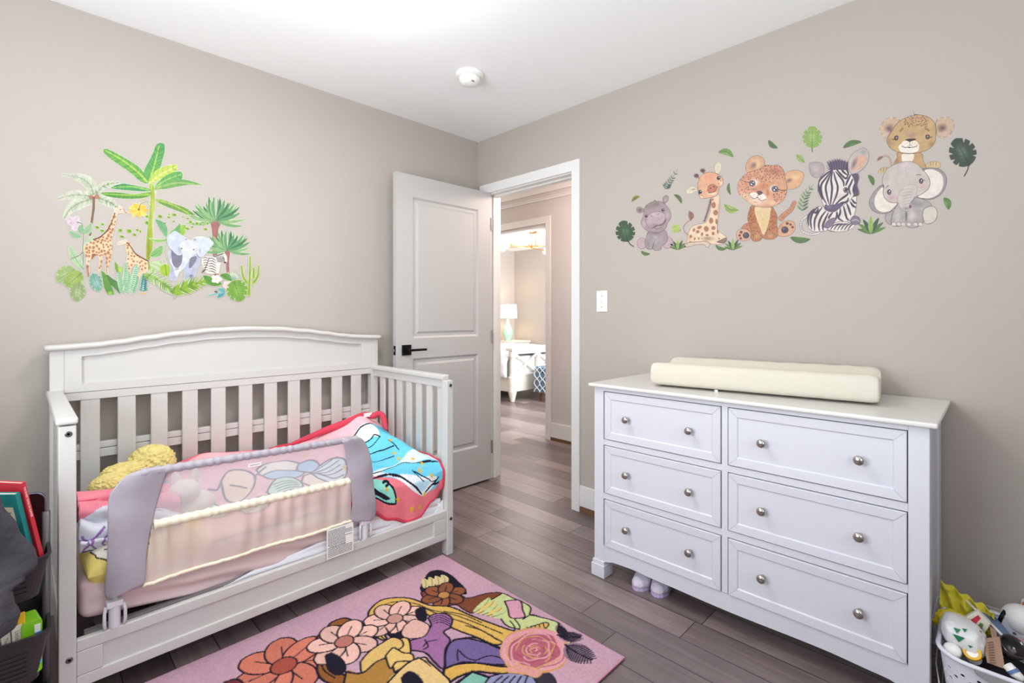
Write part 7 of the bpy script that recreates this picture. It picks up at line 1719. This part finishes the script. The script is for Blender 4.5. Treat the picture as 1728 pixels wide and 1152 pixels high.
for P0, P1, w, c in (((1150, 1000), (1050, 960), 60, (104, 176, 176)), ((1150, 1000), (1040, 1090), 60, (84, 156, 162)), ((1150, 1010), (890, 1060), 30, (134, 180, 176)), ((1000, 1000), (1050, 1010), 30, (110, 90, 84))): a.leaf(P0, P1, w, c)
a.monstera(1310, 960, 165, 70, (120, 166, 72), (84, 122, 56), light=(166, 200, 100), cuts=4, squash=1.0)
for k in range(12): an = -150 + 11 * k; a.stroke([(1270, 850), (1270 + 130 * math.cos(R(an)), 850 + 150 * math.sin(R(an)))], 9, (140, 176, 150), taper=(1, 0.2))
for P in ([(1480, 1050), (1490, 850), (1497, 700), (1497, 525)], [(1450, 880), (1400, 790), (1380, 650)], [(1540, 880), (1600, 800), (1618, 645)], [(1545, 800), (1548, 740), (1550, 680)]): a.stroke(P, 50, (166, 190, 96), taper=(1.0, 0.6)); a.stroke(P, 8, (100, 120, 50), cut=False, taper=(1, 0.6))
mpart('undergrowth', a, 0.0030, 'row of green leaves and ferns along the bottom')

# ================================================================== RUG
rug = thing('rug', 'pink rug with flowers and flowing ribbons in black outline on the floor beside the crib', 'rug')
KX, KY = 0.002, 0.002
class FloorArt(Art):
    """art on the rug: drawing units are millimetres on the floor from the rug's far-left corner"""
    def floor_mesh(s, name, parent, m):
        xs, ys = s.X, s.Y; nz = np.zeros_like(xs)
        rg = np.random.default_rng(3); nz = rg.normal(0, 1, xs.shape) * 0.00055
        nz -= 0.0022 * (s.C.sum(2) < 190)          # carved outlines
        s.C[:] = s.C * 0.93
        co = np.stack([RUGX0 + xs / 1000, RUGY1 - ys / 1000, RZ + nz], -1).reshape(-1, 3)
        edge = (xs <= s.x0 + 1) | (xs >= s.x1 - 1) | (ys <= s.y0 + 1) | (ys >= s.y1 - 1); co[edge.reshape(-1), 2] -= 0.004
        idx = np.arange(xs.size).reshape(xs.shape)
        fs = np.stack([idx[:-1, :-1], idx[1:, :-1], idx[1:, 1:], idx[:-1, 1:]], -1).reshape(-1, 4)
        o = raw_mesh(name, co, fs, s.C.reshape(-1, 3), m, parent); o.data.polygons.foreach_set('use_smooth', [True] * len(fs)); return o
RLX, RLY = (RUGX1 - RUGX0) * 1000, (RUGY1 - RUGY0) * 1000
a = FloorArt(0, 0, RLX, RLY, 0.36, base=(203, 164, 182))
def fl_(px, py):
    p = onp(px, py, 2, RZ); return ((p.x - RUGX0) * 1000, (RUGY1 - p.y) * 1000)
RA, RB_ = (600, 930, 3.7565), (250, 930, 4.32)
def rp(pts, T=RA): return [fl_(T[0] + x / T[2], T[1] + y / T[2]) for x, y in pts]
ALL = np.ones_like(a.A)
for k in range(26):
    q = (random.Random(k).uniform(0, RLX), random.Random(k + 99).uniform(0, RLY)); a.ell(q[0], q[1], 170, 120, ((212, 168, 184), (192, 152, 176), (208, 162, 174))[k % 3], 30 * k, 1.0, 0.55, False)
BK = (34, 30, 44); YL = (224, 182, 96); YL2 = (232, 196, 120); BR = (128, 74, 52); SK = (230, 184, 172); PU = (164, 112, 160); VI = (120, 100, 152); LG = (206, 214, 150); TAN = (176, 130, 66); SAL = (206, 122, 102); MN = (134, 190, 174)
def rb(pts, col, T=RA, w=7, edge=BK, smooth=True): P = rp(pts, T); m = a.fill(P, col, smooth=smooth); a.stroke(P + [P[0]], w, edge, smooth=smooth); return m
def rs(pts, w=6, col=BK, T=RA, **k): a.stroke(rp(pts, T), w, col, **k)
def blossom(cx_, cy_, r, petals, col, dark, ctr, T=RA, rot=0.0, sq=1.0):
    c = rp([(cx_, cy_)], T)[0]
    for k in range(petals):
        an = rot + 2 * PI * k / petals; x, y = c[0] + r * 0.55 * math.cos(an), c[1] + r * 0.55 * math.sin(an) * sq
        P = [(x + r * 0.5 * math.cos(t) * math.cos(an) - r * 0.36 * math.sin(t) * math.sin(an), y + (r * 0.5 * math.cos(t) * math.sin(an) + r * 0.36 * math.sin(t) * math.cos(an)) * sq) for t in [2 * PI * i / 9 for i in range(9)]]
        a.fill(P, col if k % 2 else tuple(min(255, int(v * 1.06)) for v in col)); a.stroke(P + [P[0]], 6, dark)
        a.stroke([(c[0] + r * 0.3 * math.cos(an), c[1] + r * 0.3 * math.sin(an) * sq), (x + r * 0.15 * math.cos(an), y + r * 0.15 * math.sin(an) * sq)], 4, dark)
    a.ell(c[0], c[1], r * 0.27, r * 0.27, ctr); a.stroke([(c[0] + r * 0.27 * math.cos(t), c[1] + r * 0.27 * math.sin(t)) for t in [2 * PI * i / 12 for i in range(13)]], 5, dark)
# pale green drapery at the far right
rb([(800, 330), (860, 290), (930, 265), (1010, 300), (1060, 320), (1110, 355), (1105, 400), (1150, 410), (1290, 455), (1360, 560), (1350, 640), (1200, 560), (1060, 500), (960, 470), (900, 400)], LG, w=6)
rb([(945, 315), (1040, 310), (1060, 370), (1070, 415), (985, 420), (965, 360)], (222, 160, 184), w=6)
rs([(980, 440), (1010, 480), (1000, 510)], 5); rs([(1010, 430), (1040, 470), (1035, 500)], 5); rs([(1060, 430), (1110, 400), (1160, 410)], 5)
rb([(1060, 500), (1130, 470), (1210, 450), (1222, 470), (1180, 500), (1100, 520)], YL, w=5)
for k in range(5): rs([(1085 + 26 * k, 478 - 6 * k), (1095 + 26 * k, 512 - 6 * k)], 4)
# dark leaf cluster with a brown blossom behind the ribbons (upper middle)
rb([(410, 230), (440, 170), (470, 130), (530, 118), (590, 140), (625, 165), (650, 190), (690, 230), (700, 270), (640, 260), (560, 215), (480, 230), (430, 260)], BK, w=4)
for k, x in enumerate((440, 480, 520, 560)): P0, P1 = rp([(x, 235 - 8 * k), (x - 14, 168 - 8 * k)]); a.leaf(P0, P1, 34, (222, 204, 150), BK, 0.1)
rb([(415, 260), (480, 225), (560, 215), (640, 250), (690, 290), (740, 290), (830, 265), (925, 262), (870, 300), (790, 345), (745, 390), (690, 370), (640, 340), (560, 345), (490, 320), (430, 290)], BR, w=6)
blossom(560, 275, 92, 6, (140, 84, 58), BK, (196, 140, 84), rot=0.3)
# pale leaves
for k in range(5): P0, P1 = rp([(745 + 30 * k, 390 + 6 * k), (850 + 26 * k, 290 + 22 * k)]); a.leaf(P0, P1, 46, (228, 206, 120) if k % 2 else LG, BK, 0.1); 
# flowing yellow ribbons
rb([(80, 420), (90, 370), (160, 310), (260, 292), (360, 300), (470, 340), (600, 350), (720, 400), (820, 440), (960, 490), (1040, 520), (960, 570), (880, 590), (760, 540), (650, 500), (520, 440), (440, 390), (340, 350), (240, 345), (160, 370), (150, 460), (200, 560), (130, 540), (90, 480)], YL, w=8)
for P in ([(130, 400), (170, 345), (260, 318), (380, 330), (480, 370), (620, 400), (760, 450), (930, 520)], [(440, 360), (560, 410), (690, 450), (820, 510), (940, 580)], [(110, 440), (130, 500), (190, 560)], [(560, 380), (680, 400), (800, 450)], [(700, 470), (800, 500), (900, 560)], [(180, 340), (140, 390), (140, 470)]): rs(P, 5)
blossom(250, 425, 112, 7, SK, BK, (200, 150, 140), rot=0.2); 
rb([(190, 480), (230, 520), (290, 500), (320, 470), (300, 540), (240, 560)], BK, w=4); rb([(380, 370), (430, 350), (450, 400), (440, 440), (390, 420)], BK, w=4)
# purple petals and bows
rb([(460, 420), (500, 395), (570, 395), (612, 425), (600, 480), (560, 510), (600, 560), (570, 620), (560, 740), (500, 700), (440, 640), (330, 620), (300, 580), (420, 540), (440, 500), (480, 470)], PU, w=7)
for k in range(4): rs([(475 + 8 * k, 420 + 12 * k), (540, 405 + 14 * k), (600, 430 + 14 * k)], 4)
rb([(310, 470), (370, 430), (440, 450), (470, 480), (430, 540), (330, 550), (290, 520)], SK, w=5); rs([(430, 600), (460, 570), (520, 560)], 5); rs([(440, 560), (460, 600), (430, 620)], 5)
rb([(570, 740), (570, 640), (610, 570), (700, 550), (800, 570), (920, 610), (980, 670), (970, 710), (850, 715), (700, 700), (620, 720)], VI, w=8)
rs([(650, 620), (645, 660), (650, 690)], 5); rs([(660, 630), (700, 670), (760, 690)], 5); rs([(760, 690), (860, 660), (960, 690)], 5)
rs([(620, 560), (760, 545), (880, 600), (940, 620)], 9)
# golden band under the purple
rb([(560, 745), (640, 715), (760, 705), (900, 725), (1000, 735), (1060, 780), (960, 775), (850, 770), (760, 760), (660, 790), (590, 830), (560, 800)], (222, 174, 90), w=9)
# salmon blossom with dark leaves (lower left) and brown blossom beside
T2 = RB_
rb([(640, 959), (700, 880), (760, 820), (830, 750), (900, 700), (1000, 670), (1100, 660), (1180, 700), (1240, 760), (1260, 830), (1200, 900), (1180, 959), (900, 1100), (700, 1100)], BK, T2, w=5)
blossom(990, 830, 150, 7, SAL, BK, (170, 84, 70), T=T2, rot=0.5)
rb([(500, 1000), (560, 950), (650, 930), (700, 980), (640, 1060)], (120, 50, 60), T2, w=6)
rb([(1220, 650), (1240, 610), (1290, 580), (1330, 520), (1420, 485), (1490, 500), (1590, 545), (1620, 590), (1660, 640), (1640, 690), (1560, 680), (1500, 590), (1380, 600), (1300, 640), (1280, 720), (1300, 800), (1330, 870), (1440, 900), (1520, 940), (1420, 980), (1280, 940), (1230, 860), (1250, 760)], (150, 94, 50), T2, w=8)
for P in ([(1250, 640), (1330, 590), (1430, 570), (1520, 560), (1600, 600)], [(1290, 590), (1360, 545), (1450, 530)], [(1260, 780), (1280, 860), (1360, 920)]): rs(P, 5, T=T2)
blossom(1430, 655, 120, 7, SK, BK, (190, 120, 110), T=T2, rot=0.1)
rb([(1290, 760), (1340, 740), (1420, 790), (1440, 860), (1380, 900), (1320, 860)], BK, T2, w=4)
# lower centre: golden petals, tan drapery, teal book-shaped patch
rb([(1580, 850), (1620, 740), (1700, 680), (1800, 640), (1900, 640), (1900, 800), (1760, 900), (1640, 960)], YL2, T2, w=7)
rb([(30, 700), (80, 640), (150, 590), (230, 545), (290, 560), (300, 600), (240, 640), (160, 690), (80, 760), (40, 770)], (226, 188, 116), w=6)
rb([(-60, 760), (40, 770), (130, 700), (200, 680), (240, 740), (230, 834), (-60, 940)], TAN, w=7)
rb([(190, 660), (240, 610), (300, 640), (360, 650), (360, 690), (260, 700), (220, 740)], (232, 196, 120), w=6)
rb([(200, 834), (290, 740), (360, 690), (440, 670), (470, 700), (560, 780), (600, 834), (560, 950), (300, 950)], (230, 196, 136), w=7)
rb([(290, 800), (340, 760), (400, 790), (430, 860), (330, 900)], BK, w=4)
for k in range(4): rs([(390 + 18 * k, 670 + 8 * k), (440 + 12 * k, 690 + 12 * k)], 4)
rb([(640, 834), (740, 760), (860, 800), (840, 900), (640, 950)], MN, w=10, smooth=False)
rb([(820, 834), (860, 790), (960, 770), (1060, 780), (1140, 810), (1120, 900), (820, 930)], (150, 150, 186), w=6)
for k in range(5): rs([(850 + 50 * k, 900), (870 + 50 * k, 840), (930 + 40 * k, 790)], 5)
rb([(1130, 800), (1210, 765), (1260, 800), (1270, 860), (1180, 860)], (60, 54, 66), w=4)
# the rose
c = rp([(1135, 620)])[0]
def ringp(r, wob, ph, sx=1.0, sy=0.9): return [(c[0] + sx * r * math.cos(t) * (1 + wob * math.sin(5 * t + ph)), c[1] + sy * r * math.sin(t) * (1 + wob * math.cos(4 * t + ph))) for t in [2 * PI * i / 24 for i in range(24)]]
a.fill(ringp(128, 0.05, 0), (218, 158, 108)); a.fill(ringp(121, 0.05, 1), (228, 160, 168)); a.fill(ringp(92, 0.07, 2), (186, 98, 118))
GL = (214, 168, 100)
for k, r in enumerate((112, 98, 84, 70, 56, 43, 30, 18, 9)):
    P = ringp(r, 0.09, k * 1.7); s0 = (k * 5) % 24; P = (P + P)[s0:s0 + 17]; a.stroke(P, 5 if k % 2 else 6.5, GL if k % 2 else (230, 170, 176), a=0.9)
    P = ringp(r - 6, 0.10, k * 2.3 + 1); s0 = (k * 9 + 4) % 24; P = (P + P)[s0:s0 + 8]; a.stroke(P, 4, (160, 80, 100), a=0.8)
rb([(950, 740), (1060, 720), (1180, 760), (1140, 800), (1060, 770), (980, 770)], (226, 160, 150), w=3, edge=(214, 168, 100))
for P0, P1, w in (((1280, 530), (1425, 540), 60), ((1285, 460), (1330, 530), 40), ((1330, 590), (1500, 685), 100)):
    q0, q1 = rp([P0, P1]); cc = a.leaf(q0, q1, w, (150, 124, 140), BK, 0.05); L_ = math.hypot(q1[0] - q0[0], q1[1] - q0[1]); nx_, ny_ = -(q1[1] - q0[1]) / L_, (q1[0] - q0[0]) / L_
    a.stroke([cc(t / 8) for t in range(9)], 6, BK)
    for k in range(1, 14):
        p = cc(k / 14); h = w * 0.45 * math.sin(PI * (k / 14 * 0.92 + 0.06)) ** 0.8
        for s in (1, -1): a.stroke([p, (p[0] + (q1[0] - q0[0]) / L_ * 14 + s * nx_ * h, p[1] + (q1[1] - q0[1]) / L_ * 14 + s * ny_ * h)], 4, BK)
a.floor_mesh('rug_pile', rug, M_RUGP)
part('rug_backing', lambda bm: add_box(bm, RUGX0 + 0.002, RUGX1 - 0.002, RUGY0 + 0.002, RUGY1 - 0.002, 0.0005, 0.0075), mat('rug_back', (120, 60, 80), 0.95), rug, bevel=0)
part('rug_binding', lambda bm: add_tube(bm, [(RUGX0, RUGY0, 0.0065), (RUGX1, RUGY0, 0.0065), (RUGX1, RUGY1, 0.0065), (RUGX0, RUGY1, 0.0065)], 0.0042, 8, closed=True), M_RUGE, rug, smooth=True)
